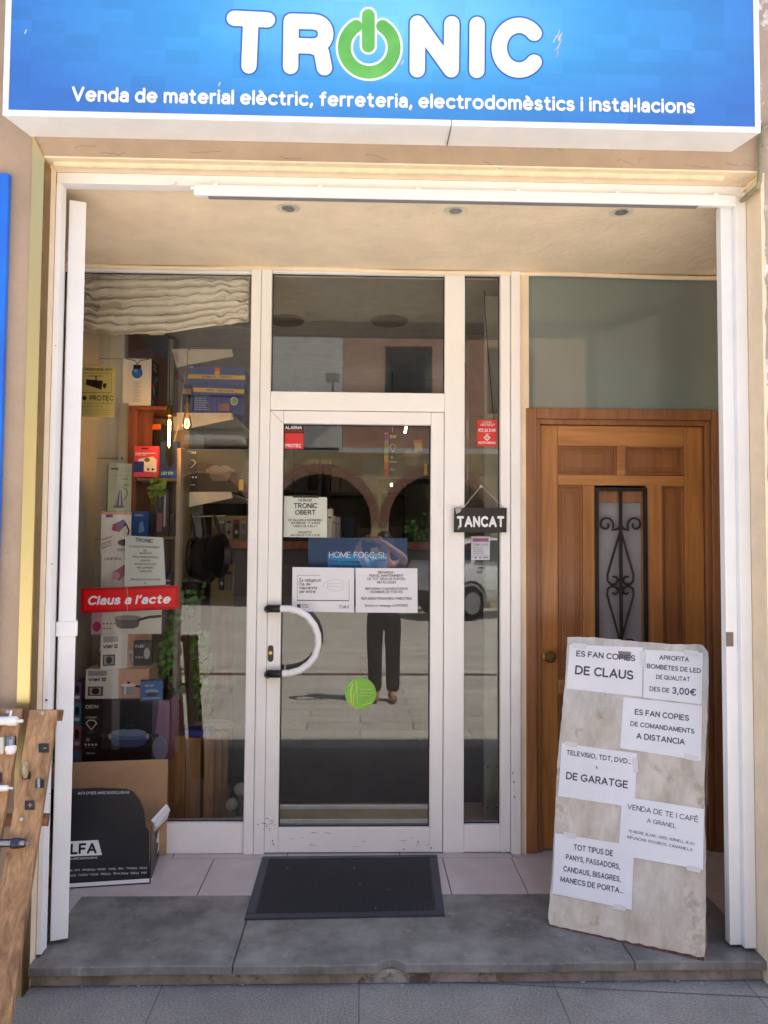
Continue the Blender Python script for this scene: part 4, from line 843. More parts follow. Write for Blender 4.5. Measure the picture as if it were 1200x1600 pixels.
ADV = [([(890, 1007), (1004.5, 1011.5), (1003.5, 1089), (885, 1076)], [('ES FAN COPIES', 900, 992.5, (1025.5, 1033.5), 9.5), ('DE CLAUS', 898, 989.5, (1053.5, 1062.5), 14.5)], 0.022),
       ([(1006.7, 1014.7), (1098.5, 1020), (1096, 1100.5), (1005, 1090)], [('APROFITA', 1030, 1076.5, (1030.8, 1034.2), 7.5), ('BOMBETES DE LED', 1010.8, 1095, (1044, 1052), 7.5), ('DE QUALITAT', 1025, 1078, (1060.9, 1064.9), 7), ('DES DE', 1014.8, 1046, (1079.5, 1082.8), 7.5), ('3,00€', 1050, 1087.5, (1084, 1087.5), 11)], 0.022),
       ([(974, 1089), (1097, 1102.5), (1095.5, 1189), (969, 1169)], [('ES FAN COPIES', 991.5, 1076.5, (1116.5, 1126.8), 9.3), ('DE COMANDAMENTS', 984.8, 1085, (1134, 1146.8), 7.8), ('A DISTANCIA', 994, 1070, (1154, 1164.2), 9.6)], 0.022),
       ([(878, 1161), (995.5, 1177), (992, 1262), (872, 1244)], [('TELEVISIO, TDT, DVD...', 884.8, 986, (1179, 1194.3), 8), ('i', 931.6, 933.4, 1201.5, 5), ('DE GARATGE', 884, 981, (1217.3, 1232.3), 12)], 0.022),
       ([(972, 1244), (1100, 1264), (1098.5, 1359), (966, 1336)], [('VENDA DE TE I CAFÉ', 980, 1090.7, (1264, 1285), 8.6), ('A GRANEL', 1010.6, 1056, (1285, 1294.5), 7.2), ('TE NEGRE, BLANC, VERD, VERMELL, BLAU', 981.5, 1085, (1300, 1320.6), 4.3), ('INFUSIONS: ROOIBOS, CAMAMILLA', 980, 1082, (1309.8, 1330.2), 4.6)], 0.008),
       ([(867.5, 1301.7), (991, 1321.5), (987, 1421.5), (863, 1396)], [('TOT TIPUS DE', 896, 957.8, (1327.8, 1338.2), 9.3), ('PANYS, PASSADORS,', 884, 969, (1343, 1358.8), 9), ('CANDAUS, BISAGRES,', 880, 970, (1361.2, 1378.3), 9), ('MANECS DE PORTA...', 875.4, 973.6, (1377.6, 1396.6), 9)], 0.022)]
for i, (q, tx, bo) in enumerate(ADV):
    of = 0.0016+0.0004*i
    g = MB(); g.prism([BP.pt(x, y, of) for x, y in (q[3], q[2], q[1], q[0])], en*0.0003)
    pp = g.build('advert', PAPER, ab)
    pp['label'] = ['white advert for key copies', 'white advert for LED bulbs with a price', 'white advert for remote control copies', 'white advert naming television and garage remotes', 'white advert for loose tea and coffee', 'white advert for locks and door handles'][i]
    g = MB()
    for t in tx: text(g, t[0], t[1], t[2], t[3], t[4], BP, bold=bo, off=of+0.0007)
    g.build('lettering', INKG, pp, norm=False)
tpm = mat('clear_tape', (216, 216, 216), 0.15, var=0.05, coat=0.6)
for k, (x, y, a, l_) in enumerate(((905, 1009, 0.1, 22), (1005, 1030, 1.5, 24), (1080, 1020, 0.1, 22), (1080, 1184, 0.2, 22), (892, 1163, 0.15, 20), (993, 1196, 1.5, 22), (1084, 1358, 0.2, 22), (890, 1305, 0.2, 20), (968, 1418, 0.2, 20))):
    g = MB(); pxpoly(g, BP, [(x-l_/2*math.cos(a)-4*math.sin(a), y-l_/2*math.sin(a)+4*math.cos(a)), (x+l_/2*math.cos(a)-4*math.sin(a), y+l_/2*math.sin(a)+4*math.cos(a)), (x+l_/2*math.cos(a)+4*math.sin(a), y+l_/2*math.sin(a)-4*math.cos(a)), (x-l_/2*math.cos(a)+4*math.sin(a), y-l_/2*math.sin(a)-4*math.cos(a))], off=0.0046+0.00005*k); g.build('clear_tape', tpm, ab)
g = MB(); pxpoly(g, BP, [(966, 1017), (986, 1018.5), (986, 1031), (966, 1029.5)], off=0.0020); g.build('tape', mat('brown_tape2', (132, 122, 118), 0.4), ab)
cl = glass('clear_film', 0.05, (0.97, 0.97, 0.97))
g = MB(); pts = []
for i in range(21): pts.append(A+eu*(BL_+0.002+0.006*abs(math.sin(i*1.1)))+ev*(BH_*i/20*0.97)-en*0.005)
g.prism(pts+[A+eu*(BL_-0.001)+ev*(BH_*0.97)-en*0.005, A+eu*(BL_-0.001)-en*0.005], -en*0.0006); g.build('plastic_wrap', cl, ab)

# ------------------------------------------------------------------ cardboard box in the porch
kraft = mat('kraft_card', (176, 142, 108), 0.8, var=0.06, vs=10); cblk = mat('black_card', (34, 34, 40), 0.42, var=0.12, vs=7, bump=0.3, bs=14, bdist=0.004)
Br = PZ(235, 1380.5, FZ+0.001); uu = Vector((0.99, 0.136, 0)).normalized(); nb = Vector((-uu.y, uu.x, 0)); nf = -nb
FPn = Plane(Br, nf); RPn = Plane(Br, uu); BK = Plane(Br+nb*0.285, nf)
cbx = thing('cardboard_box', 'large open black cardboard box with a raised brown flap in the porch corner', 'box', Br)
def snapz(p): p.z = max(p.z, FZ+0.001); return p
q = [(80, 1393), (235, 1381.5), (234.5, 1340), (233.5, 1298), (228, 1292), (225, 1266), (218, 1249), (208, 1237), (198, 1232.5), (150, 1231), (80, 1234)]
g = MB().m(cblk).prism([snapz(FPn.pt(x, y)) for x, y in q], nb*0.004).m(kraft).prism([snapz(FPn.pt(x, y, -0.0045)) for x, y in q], nb*0.002); g.build('front_panel', None, cbx)
ba = Br+nb*0.285
rt = RPn.pt(234, 1297.5); rb = RPn.pt(262, 1276)
g = MB().m(cblk).prism([Br, ba, Vector((ba.x, ba.y, rb.z)), Vector((Br.x, Br.y, rt.z))], -uu*0.004).m(kraft).prism([Br-uu*0.0045+Vector((0, 0, 0.004)), ba-uu*0.0045+Vector((0, 0, 0.004)), Vector((ba.x, ba.y, rb.z))-uu*0.0045, Vector((Br.x, Br.y, rt.z))-uu*0.0045], -uu*0.002); g.build('side_panel', None, cbx)
g = MB().prism([snapz(BK.pt(x, y)) for x, y in ((80, 1345), (260, 1335), (261, 1262), (262.5, 1186), (200, 1188), (122, 1191), (80, 1193))], -nb*0.004); g.build('back_flap', kraft, cbx)
g = MB().prism([Br-uu*0.006+nb*0.006, ba-uu*0.006-nb*0.01, ba-uu*0.50-nb*0.01, Br-uu*0.50+nb*0.006], (0, 0, 0.004)); g.build('bottom_panel', kraft, cbx)
g = MB(); pxpoly(g, FPn, [(92, 1315.5), (153.5, 1312.5), (159.5, 1336), (92, 1339)], off=0.0008); pxpoly(g, FPn, [(80, 1382.5), (233.5, 1372.5), (233.5, 1378.5), (80, 1388.5)], off=0.0008)
text(g, 'ALFA DYSER, MARCAS EXCLUSIVAS', 121, 202, (1241.5, 1240), 4.2, FPn, off=0.0009, shear=0.15); text(g, 'DYSER, MARCAS EXCLUSIVAS', 100, 152, (1344, 1341.5), 3.2, FPn, off=0.0009)
for tt, a, b, y in (('UFESA', 106, 113, 1361.5), ('JATA', 116, 125, 1361), ('MAGEFESA', 129, 149, 1360.4), ('MONIX', 152, 165, 1359.6), ('VALIRA', 169, 181, 1359), ('BRA', 185, 193, 1358.6), ('TAURUS', 197, 214, 1358), ('SOLAC', 218, 230, 1357.5), ('LACOR', 108, 118, 1369.5), ('CASTEY', 122, 138, 1368.6), ('FAGOR', 141, 153, 1367.8), ('ORBEGOZO', 157, 173, 1367), ('SVAN', 177, 200, 1366.2), ('EDESA', 204, 217, 1365.6), ('MX', 221, 229, 1365)):
    text(g, tt, a, b, y, 3, FPn, off=0.0009)
g.build('white_print', WHITE, cbx, norm=False)
g = MB(); text(g, 'ALFA', 93, 151, (1336, 1333.5), 17, FPn, bold=0.03, off=0.0014); g.build('black_print', BLK, cbx, norm=False)
g = MB(); pxpoly(g, RPn, [(246, 1303), (255, 1290), (254, 1302), (257, 1303), (245, 1335), (248, 1316), (244.5, 1317)], off=0.0008); pxpoly(g, RPn, [(236, 1374), (257, 1331), (257, 1336), (236.5, 1380)], off=0.0008); g.build('side_print', WHITE, cbx)
lf_ = thing('leaflet', 'white folded leaflets sticking out of the black cardboard box', 'leaflet', Br+nb*0.1+Vector((-0.03, 0, 0.1)))
c0 = PY(240, 1285, Br.y+0.10); c1 = PY(263, 1259, Br.y+0.20)
g = MB()
for k in range(3):
    o_ = Vector((0.002*k, 0.01*k, -0.012*k)); g.prism([c0+o_, c1+o_, c1+o_+Vector((-0.012, 0.0, 0.006)), c0+o_+Vector((-0.012, 0.0, 0.008))], (0.0, 0.001, -0.0))
    g.prism([c0+o_, c1+o_, c1+o_+Vector((-0.02, 0.03, -0.05)), c0+o_+Vector((-0.012, 0.02, -0.03))], (0.001, 0.001, 0))
g.build('sheets', PAPER, lf_)
c0 = PY(230, 1257, Br.y+0.06); 0 and MB().tube([c0+Vector((0.012*math.sin(a), 0.02*a, 0.016*math.cos(a))) for a in [0.2+0.3*i for i in range(9)]], 0.004, 8).build('rolled_edge', PAPER, lf_)

# ------------------------------------------------------------------ wooden lamp display leaning on the left pier
PLB = Plane((0, -0.155, 0.985), (0, -0.945, 0.327)); vv = Vector((0, 0.327, 0.945)); nn_ = PLB.n
wb = thing('lamp_display', 'leaning rack of brown planks carrying lamp tubes and small bulbs at the left edge', 'display rack', (-1.12, -0.45, 0))
wpk = wood('weathered_plank', (108, 78, 54), (186, 144, 104), axis=2, rough=0.7, coat=0.0, ring=34)
def up_to(px0, px1, py):
    a, b = PLB.pt(px0, py), PLB.pt(px1, py); return a.x, b.x, a
def plank(x0, x1, top):
    L_ = top.z/vv.z; o_ = Vector((x0, top.y-vv.y*L_, 0.0)); MB().obox(o_, (x1-x0, 0, 0), vv*L_, -nn_*0.020).build('plank', wpk, wb, bevel=0.002)
xa, xb, tp = up_to(46, 89, 1109); plank(xa, xb, tp)
xc, xd, tp2 = up_to(0, 34.5, 1107); plank(xd-0.105, xd, tp2)
for (py0, py1, pxr) in ((1125.5, 1108.5, 94.5), (1291, 1270.5, 72.5)):
    p0, p1 = PLB.pt(pxr, py0, -0.0205), PLB.pt(pxr, py1, -0.0205)
    MB().obox(Vector((xd-0.12, p0.y, p0.z)), (p0.x-xd+0.12, 0, 0), p1-p0-Vector((p1.x-p0.x, 0, 0)), -nn_*0.018).build('crossbar', wood('crossbar_wood', (84, 54, 34), (150, 104, 70), axis=0, rough=0.7, coat=0.0), wb, bevel=0.0015)
scr = mat('screw_steel', (190, 188, 184), 0.3, 0.8)
for px, py in ((12, 1112), (67, 1114), (34, 1279.5)):
    MB().lathe([(0.0058, 0), (0.0058, 0.0015), (0.003, 0.0028), (0, 0.0028)], PLB.pt(px, py, 0.0004), nn_, 14).build('screw', scr, wb, smooth=True)
ltw = mat('lamp_white', (236, 232, 230), 0.3, var=0.03); lcl = glass('bulb_glass', 0.10, (0.86, 0.88, 0.90)); core = mat('bulb_core', (196, 196, 200), 0.3, 0.4); hld = mat('lamp_holder', (32, 32, 38), 0.5)
def htube(px0, px1, py, rpx, tip, m):
    a, b = PLB.pt(px0, py, 0.022), PLB.pt(px1, py, 0.022); r_ = rpx/1200*2.45
    L_ = (b-a).length
    MB().lathe([(r_*0.9, 0), (r_*0.9, L_-0.03), (r_, L_-0.03), (r_, L_-0.004), (r_*0.8, L_), (r_*0.35, L_), (r_*0.35, L_+tip), (0, L_+tip)], a, (b-a), 18).build('lamp_tube', m, wb, smooth=True)
    if m.name == 'bulb_glass': MB().tube([a+(b-a)*0.1, b-(b-a)*0.03], r_*0.4, 10).build('tube_core', core, wb, smooth=True)
htube(-80, 27.5, 1126.5, 7.6, 0.017, ltw); htube(-80, 13, 1231.5, 4.6, 0.014, ltw); htube(-70, 40, 1317.5, 6.6, 0.012, lcl)
MB().lathe([(0.004, 0), (0.004, 0.02)], PLB.pt(16, 1120, 0.02), vv, 10).build('lamp_knob', ltw, wb, smooth=True)
def plate(px0, py0, px1, py1):
    a, b, c_ = PLB.pt(px0, py1, 0.0004), PLB.pt(px1, py1, 0.0004), PLB.pt(px0, py0, 0.0004); MB().obox(a, b-a, c_-a, nn_*0.006).build('lamp_holder', hld, wb, bevel=0.0015)
for q in ((61, 1162, 76.5, 1176), (35, 1206, 48, 1217.5), (56, 1218, 69, 1231), (39.5, 1251, 54, 1265.5), (-1, 1207, 3, 1222)): plate(*q)
g = MB(); g.box(0, 0, 0, 0, 0, 0) if False else None
for px, py, pts in ((47, 1258, [(-3.2, 0), (3.2, 0)]), (47, 1258, [(0, -3.5), (0, 3.5)]), (70, 1169, [(-2, 0), (2.5, 0)])): pxline(g, PLB, [(px+a, py+b) for a, b in pts], 1.2, off=0.0072+0.0001*len(g.f))
g.build('holder_pins', mat('pin_brass', (190, 180, 150), 0.3, 0.7), wb)
def vbulb(px, py0, py1, wpx, m, cap=None):
    a, b = PLB.pt(px, py1, 0.018), PLB.pt(px, py0, 0.018); L_ = (b-a).length; r_ = wpx/2/1200*2.45; k = (b-a).normalized()
    bb = MB().lathe([(0, 0), (r_*0.55, 0), (r_*0.7, L_*0.12), (r_*0.95, L_*0.22), (r_, L_*0.42), (r_, L_*0.86), (r_*0.85, L_*0.97), (r_*0.4, L_), (0, L_)], a, k, 16).build('bulb', m, wb, smooth=True)
    if m.name == 'bulb_glass': MB().lathe([(0, L_*0.2), (r_*0.35, L_*0.22), (r_*0.35, L_*0.8), (0, L_*0.82)], a, k, 12).build('bulb_core', core, bb, smooth=True)
    if cap:
        MB().lathe([(r_*0.5, -0.004), (r_*0.85, 0.0), (r_*1.06, L_*0.2), (r_*1.06, L_*0.40), (r_*0.95, L_*0.42)], a, k, 16).build('bulb_cap', cap, bb, smooth=True)
vbulb(17, 1150, 1177, 16, lcl, ltw); vbulb(3, 1152, 1178, 8.5, mat('lamp_cream', (214, 206, 186), 0.3)); vbulb(39.5, 1188.5, 1216, 10, mat('lamp_amber', (176, 160, 120), 0.1, var=0.3, vs=60)); vbulb(60.5, 1214, 1234, 7, lcl)
a = PLB.pt(25, 1317.5, 0.022); MB().lathe([(0.0155, -0.012), (0.0165, 0), (0.0155, 0.012)], a, (1, 0, 0), 18).build('tube_clamp', mat('clamp_navy', (40, 46, 70), 0.4), wb, smooth=True)
# ------------------------------------------------------------------ goods in the display window
class Face:
    def __init__(s, A, u, W_, H_, n): s.A = A; s.u = u; s.W = W_; s.H = H_; s.n = n; s.k = 0
    def p(s, a, b, off=0.0008): return s.A+s.u*(a*s.W)+Vector((0, 0, b*s.H))+s.n*off
class Art:
    """printed artwork on a face: one mesh, several inks, stacked a hair apart"""
    def __init__(s, F): s.F = F; s.g = MB(); s.o = 0.0006
    def nx(s): s.o += 0.00012; return s.o
    def rect(s, a, b, c, d, m): o = s.nx(); s.g.m(m).poly([s.F.p(a, b, o), s.F.p(c, b, o), s.F.p(c, d, o), s.F.p(a, d, o)])
    def poly(s, pts, m): o = s.nx(); s.g.m(m).poly([s.F.p(a, b, o) for a, b in pts])
    def ell(s, a, b, ra, rb, m, a0=0, a1=360, n=22):
        s.poly(arc(a, b, ra, rb, a0, a1 if a1 < 360 else 360*(n-1)/n, n-1), m)
    def line(s, pts, wd, m):
        k = s.F.H/s.F.W; o = s.nx(); s.g.m(m).poly([s.F.p(a, b/k, o) for a, b in stroke([(x, y*k) for x, y in pts], wd)])
    def text(s, t, a, c, b, h, m, bold=0.012, shear=0.0):
        o = s.nx(); s.g.m(m); text3(s.g, t, s.F.p(a, b, o), s.F.u, Vector((0, 0, 1)), (c-a)*s.F.W, h*s.F.H, bold, shear)
    def done(s, parent, name='printed_front'): s.g.build(name, None, parent, norm=False)
def widthto(P0, u, px):
    lo, hi = 0.0, 3.0
    for _ in range(50):
        m_ = (lo+hi)/2
        if proj(P0+u*m_)[0] < px: lo = m_
        else: hi = m_
    return lo
def carton(name, label, cat, px, pyb, Y, pxr, pyt, th, dep, mf, ms=None, mt_=None, z0=None, group=None, z1=None):
    """box whose near front-left corner projects to (px,pyb) at depth Y and whose front ends at pxr"""
    P0 = PY(px, pyb, Y)
    zt_ = z1 if z1 is not None else PY(px, pyt, Y).z
    if z0 is not None: P0.z = z0
    u = Vector((math.cos(R(th)), math.sin(R(th)), 0)); b = Vector((-u.y, u.x, 0)); W_ = widthto(P0, u, pxr); H_ = zt_-P0.z
    t = thing(name, label, cat, P0, group)
    o, z = P0, Vector((0, 0, H_)); g = MB()
    g.m(mf).poly([o, o+u*W_, o+u*W_+z, o+z])
    g.m(ms or mf).poly([o+b*dep, o, o+z, o+b*dep+z]).poly([o+u*W_, o+u*W_+b*dep, o+u*W_+b*dep+z, o+u*W_+z])
    g.m(mt_ or mf).poly([o+z, o+u*W_+z, o+u*W_+b*dep+z, o+b*dep+z]).poly([o+b*dep, o+u*W_+b*dep, o+u*W_, o]).poly([o+u*W_+b*dep, o+b*dep, o+b*dep+z, o+u*W_+b*dep+z])
    g.build('carton', None, t, bevel=0.0015)
    t2 = Face(o, u, W_, H_, -b); left = Face(o+b*dep, -b, dep, H_, -u); right = Face(o+u*W_, b, dep, H_, u)
    return t, t2, left, right, P0.z+H_
cw = flat((240, 240, 238)); cg = flat((150, 152, 150)); cdk = flat((26, 26, 32)); cbl = flat((28, 96, 178)); cnv = flat((34, 60, 150)); cyl = flat((216, 184, 60))
cpk = flat((218, 70, 100)); cgr = flat((176, 186, 160)); cpeach = flat((226, 176, 150)); cred = flat((204, 44, 50)); cmg = flat((176, 56, 108)); cpur = flat((110, 70, 150)); csil = flat((170, 172, 178)); cor = flat((224, 110, 40)); clime = flat((110, 170, 70)); cteal = flat((60, 150, 170)); cblk = flat((20, 20, 24)); cmid = flat((70, 76, 90)); csky = flat((130, 170, 220))
SY = 1.06
Zs = lambda py: PY(150, py, SY).z
# plinth carton hidden behind the porch box, then the stack upwards
t, f, l, r, zt = carton('carton', 'plain brown carton under the large black pan box', 'box', 116, 1290, SY, 262, 1191, 0, 0.3, kraft, z0=FZ+0.001, z1=Zs(1191))
t, f, l, r, zt = carton('pan_box', 'large black box with a blue lidded pan pictured, at the bottom of the window stack', 'box', 128, 1190, SY, 263.5, 1093, 0, 0.3, cdk, flat((170, 90, 120)), z0=zt+0.001)
a = Art(f)
a.rect(0.80, 0.0, 1.0, 1.0, flat((92, 78, 110))); a.poly([(0.84, 0.45), (1.0, 0.30), (1.0, 0.96), (0.88, 1.0)], flat((150, 120, 150))); a.ell(0.90, 0.22, 0.09, 0.2, flat((140, 150, 180)))
a.ell(0.535, 0.40, 0.235, 0.10, csky); a.poly([(0.31, 0.42), (0.76, 0.42), (0.72, 0.28), (0.62, 0.235), (0.45, 0.235), (0.35, 0.28)], flat((70, 92, 150))); a.ell(0.535, 0.435, 0.215, 0.085, flat((96, 120, 172))); a.ell(0.535, 0.47, 0.20, 0.06, flat((128, 150, 190)))
a.rect(0.50, 0.52, 0.575, 0.60, cblk); a.rect(0.49, 0.56, 0.585, 0.61, flat((40, 44, 60))); a.rect(0.19, 0.40, 0.31, 0.45, flat((60, 66, 84))); a.rect(0.76, 0.40, 0.88, 0.45, flat((60, 66, 84))); a.rect(0.30, 0.38, 0.335, 0.45, csil); a.rect(0.735, 0.38, 0.77, 0.45, csil)
a.text('EDM', 0.075, 0.175, 0.86, 0.055, cw); a.ell(0.05, 0.885, 0.022, 0.03, cw); a.ell(0.05, 0.885, 0.014, 0.019, cdk)
a.line([(0.04, 0.62), (0.10, 0.52), (0.16, 0.62), (0.13, 0.67), (0.07, 0.67), (0.04, 0.62)], 0.012, cw); a.text('GOURMET', 0.035, 0.165, 0.70, 0.03, cw); a.text('Bruselas', 0.06, 0.14, 0.47, 0.03, cteal)
for k in range(4): a.ell(0.04+0.04*k, 0.28, 0.014, 0.02, cw)
a.ell(0.065, 0.36, 0.022, 0.03, csil); a.text('INDUCTION', 0.035, 0.16, 0.225, 0.02, csil); a.text('Minimal', 0.05, 0.15, 0.13, 0.03, cw); a.done(t)
zb = zt
t, f, l, r, zt = carton('coffee_maker_box', 'white and peach coffee pot box lying on the large black pan box', 'box', 133, 1093, SY+0.01, 232, 1046, 3, 0.22, cw, cpeach, z0=zt+0.001)
def vier(t, f):
    a = Art(f); a.rect(0.52, 0.0, 1.0, 1.0, cpeach); a.text('vier', 0.04, 0.24, 0.60, 0.13, cblk, 0.03); a.rect(0.26, 0.60, 0.32, 0.72, cblk); a.rect(0.28, 0.64, 0.30, 0.68, cw); a.rect(0.04, 0.78, 0.33, 0.95, csil); a.rect(0.04, 0.10, 0.28, 0.42, cmid); a.rect(0.07, 0.14, 0.25, 0.38, csil); a.ell(0.16, 0.26, 0.06, 0.11, cblk)
    a.poly([(0.58, 0.12), (0.78, 0.12), (0.80, 0.46), (0.56, 0.46)], csil); a.ell(0.68, 0.46, 0.12, 0.06, cw); a.rect(0.66, 0.50, 0.70, 0.58, cblk); a.line([(0.80, 0.42), (0.90, 0.40), (0.88, 0.20)], 0.03, cblk); a.rect(0.615, 0.14, 0.64, 0.44, cw); a.done(t)
vier(t, f)
t2_, f2, l2, r2, zt_b = carton('bulb_box', 'small blue box on the black pan box in the display stack', 'box', 219, 1093.5, SY-0.03, 254, 1065, 14, 0.07, cbl, cnv, z0=zb+0.001)
a = Art(f2); a.ell(0.52, 0.38, 0.3, 0.2, flat((14, 34, 80))); a.ell(0.52, 0.46, 0.3, 0.12, csky); a.rect(0.36, 0.2, 0.68, 0.42, cblk); a.text('5W LED', 0.2, 0.6, 0.72, 0.1, cw); a.rect(0.1, 0.08, 0.9, 0.14, csky); a.done(t2_)
t, f, l, r, zt = carton('coffee_maker_box', 'white and orange coffee pot box, second of its kind up the window stack', 'box', 157, 1045, SY, 236, 992, 22, 0.17, cw, cw, z0=zt+0.001)
vier(t, f); a = Art(l); a.rect(0, 0, 1, 0.5, flat((214, 96, 70))); a.rect(0.3, 0.55, 0.6, 0.9, cmid); a.text('vier', 0.1, 0.9, 0.42, 0.1, cw); a.ell(0.5, 0.25, 0.2, 0.14, csil); a.done(t, 'printed_side')
t3, f3, l3, r3, z3 = carton('lamp_box', 'tiny black box of bulbs tucked against the upper coffee pot box', 'box', 208, 1040, SY-0.05, 236, 1002, 5, 0.05, cdk, z0=zt_b+0.001 if False else None)
a = Art(f3); a.ell(0.75, 0.5, 0.17, 0.24, csil); a.text('5 LED', 0.1, 0.6, 0.75, 0.1, cw); [a.rect(0.12+0.16*k, 0.3, 0.22+0.16*k, 0.38, csil) for k in range(3)]; a.done(t3)
t, f, l, r, zt = carton('saucepan_box', 'pale box with a grey saucepan pictured, under the red sign', 'box', 142, 990, SY+0.02, 252, 952, 4, 0.22, cw, flat((150, 120, 150)), z0=zt+0.001)
a = Art(f); a.rect(0.0, 0.0, 0.15, 1.0, flat((220, 170, 200))); a.ell(0.08, 0.3, 0.06, 0.2, cmg); a.poly([(0.33, 0.62), (0.70, 0.62), (0.67, 0.30), (0.6, 0.22), (0.42, 0.22), (0.36, 0.3)], flat((100, 100, 106))); a.ell(0.515, 0.66, 0.19, 0.10, flat((150, 150, 156))); a.line([(0.68, 0.58), (0.82, 0.68), (0.98, 0.72)], 0.04, flat((60, 60, 66))); a.text('Minimal', 0.16, 0.28, 0.2, 0.06, cblk); [a.ell(0.18+0.05*k, 0.42, 0.015, 0.03, cmid) for k in range(4)]; a.done(t)
t, f, l, r, zt = carton('desk_lamp_box', 'white box with one crimson desk lamp pictured, directly above the red sign', 'box', 157, 951, SY+0.02, 203, 865, 18, 0.12, cw, cw, z0=zt+0.001)
def lampart(t, f, l, c1, title, sub):
    a = Art(f); a.poly([(0.38, 0.66), (0.78, 0.80), (0.88, 0.66), (0.60, 0.50)], c1); a.ell(0.50, 0.60, 0.13, 0.07, flat((230, 160, 180))); a.line([(0.85, 0.70), (0.95, 0.55), (0.88, 0.40), (0.9, 0.2)], 0.05, cblk); a.ell(0.86, 0.18, 0.2, 0.05, cblk)
    a.text(title, 0.06, 0.62, 0.24, 0.09, c1, 0.03); a.text(sub, 0.08, 0.66, 0.88, 0.055, cmid, 0.01); [a.line([(0.12+0.15*k, 0.05), (0.16+0.15*k, 0.13), (0.10+0.15*k, 0.17)], 0.03, cblk) for k in range(4)]; a.done(t)
    a = Art(l); a.rect(0, 0.80, 1, 1, cred); [a.rect(0.15, 0.1+0.12*k, 0.85, 0.16+0.12*k, cg) for k in range(5)]; a.done(t, 'printed_side')
lampart(t, f, l, cmg, 'BOARD', 'LÀMPARA')
t, f, l, r, zt = carton('desk_lamp_box', 'white box with a violet desk lamp pictured, below the oil can box', 'box', 157, 865, SY+0.02, 204, 799, 16, 0.14, cw, flat((206, 200, 206)), z0=zt+0.001)
a = Art(f); a.rect(0, 0.93, 1, 1, cpeach); a.poly([(0.36, 0.68), (0.74, 0.82), (0.86, 0.70), (0.58, 0.50)], cpur); a.ell(0.48, 0.60, 0.13, 0.07, cmg); a.line([(0.82, 0.72), (0.93, 0.55), (0.86, 0.35)], 0.05, cblk); a.ell(0.76, 0.26, 0.2, 0.08, cblk); [a.line([(0.04, 0.12+0.05*k), (0.34, 0.2+0.05*k)], 0.03, (cmg, csky, cred, cw)[k % 4]) for k in range(5)]; a.text('SEDAL', 0.55, 0.98, 0.06, 0.06, cblk); a.rect(0.15, 0.86, 0.38, 0.93, cpur); a.done(t)
a = Art(l); [a.ell(0.5, 0.15+0.14*k, 0.2, 0.04, cpur) for k in range(5)]; a.rect(0, 0.93, 1, 1, cpur); a.done(t, 'printed_side')
t, f, l, r, zt = carton('oil_can_box', 'pale green box with a silver oil can pictured, on top of the window stack', 'box', 168, 799, SY+0.02, 204.5, 723, 20, 0.16, cgr, flat((150, 160, 136)), z0=zt+0.001)
def canart(t, F, nm, s_=1.0):
    a = Art(F); a.poly([(0.25, 0.10), (0.72, 0.10), (0.60, 0.44), (0.62, 0.56), (0.40, 0.58), (0.44, 0.44)], csil); a.poly([(0.36, 0.10), (0.46, 0.10), (0.50, 0.44), (0.47, 0.44)], cblk); a.poly([(0.56, 0.10), (0.66, 0.10), (0.57, 0.44), (0.54, 0.44)], cmid); a.ell(0.485, 0.10, 0.235, 0.03, cmid)
    a.line([(0.62, 0.50), (0.80, 0.46), (0.84, 0.36), (0.68, 0.24)], 0.035, cmid); a.rect(0.1, 0.86, 0.42, 0.90, cmid); a.rect(0.55, 0.83, 0.9, 0.89, cred); a.rect(0.56, 0.835, 0.89, 0.885, cgr); a.text('Acetera antigoteo', 0.1, 0.85, 0.73, 0.03, clime, 0); a.text('INOX', 0.6, 0.85, 0.66, 0.03, cmid); a.rect(0.65, 0.53, 0.88, 0.57, clime); a.done(t, nm)
canart(t, f, 'printed_front'); canart(t, l, 'printed_side')
# side boxes peeping out left of the pan box
zc_ = FZ+0.001
for i, (c_, h_) in enumerate((('sky blue', 0.42), ('dusky pink', 0.12), ('teal', 0.11), ('purple', 0.10))):
    m_ = (csky, flat((170, 110, 130)), cteal, flat((120, 90, 140)))[i]
    t, f, l, r, z_ = carton('slim_box', 'slim %s box at the far left beside the black pan box' % c_, 'box', 112, 1200, SY+0.05, 126.5, 1100, 0, 0.16, m_, z0=zc_, z1=zc_+h_); zc_ = z_+0.001
    a = Art(f); a.rect(0.2, 0.2, 0.8, 0.35, cw); a.ell(0.5, 0.65, 0.25, 0.2, cdk); a.done(t)
# pale display wall panel at the left, perforated post, red-brown cabinet with the party light box on top
WY = 1.42
wpn = thing('wall_panel', 'pale grey panelled side wall of the display window, far left', 'wall panel', PY(150, 1280, WY))
wm = mat('pale_panel', (206, 210, 204), 0.7, var=0.05, vs=3)
xA, xB = -1.449, PX(189, WY, 700)
zz = [FZ+0.001]+[PY(150, y, WY).z for y in (1000, 843, 716, 560)]+[2.855]
g = MB()
g.box(-1.449, -1.441, 0.97, WY-0.001, FZ+0.001, 2.855)
for k in range(5): g.box(xA, xB, WY, WY+0.03, zz[k]+0.0015, zz[k+1]-0.0015)
g.build('panels', wm, wpn, bevel=0.002)
pz = thing('perforated_post', 'grey perforated steel upright beside the red brown cabinet', 'post', PY(193, 1280, 1.38))
xP = PX(192, 1.38, 680); g = MB().box(xP-0.022, xP+0.022, 1.38, 1.384, FZ+0.001, PY(192, 630, 1.38).z).box(xP+0.018, xP+0.022, 1.384, 1.40, FZ+0.001, PY(192, 630, 1.38).z); g.build('upright', mat('grey_steel', (150, 154, 150), 0.5, 0.3), pz)
g = MB()
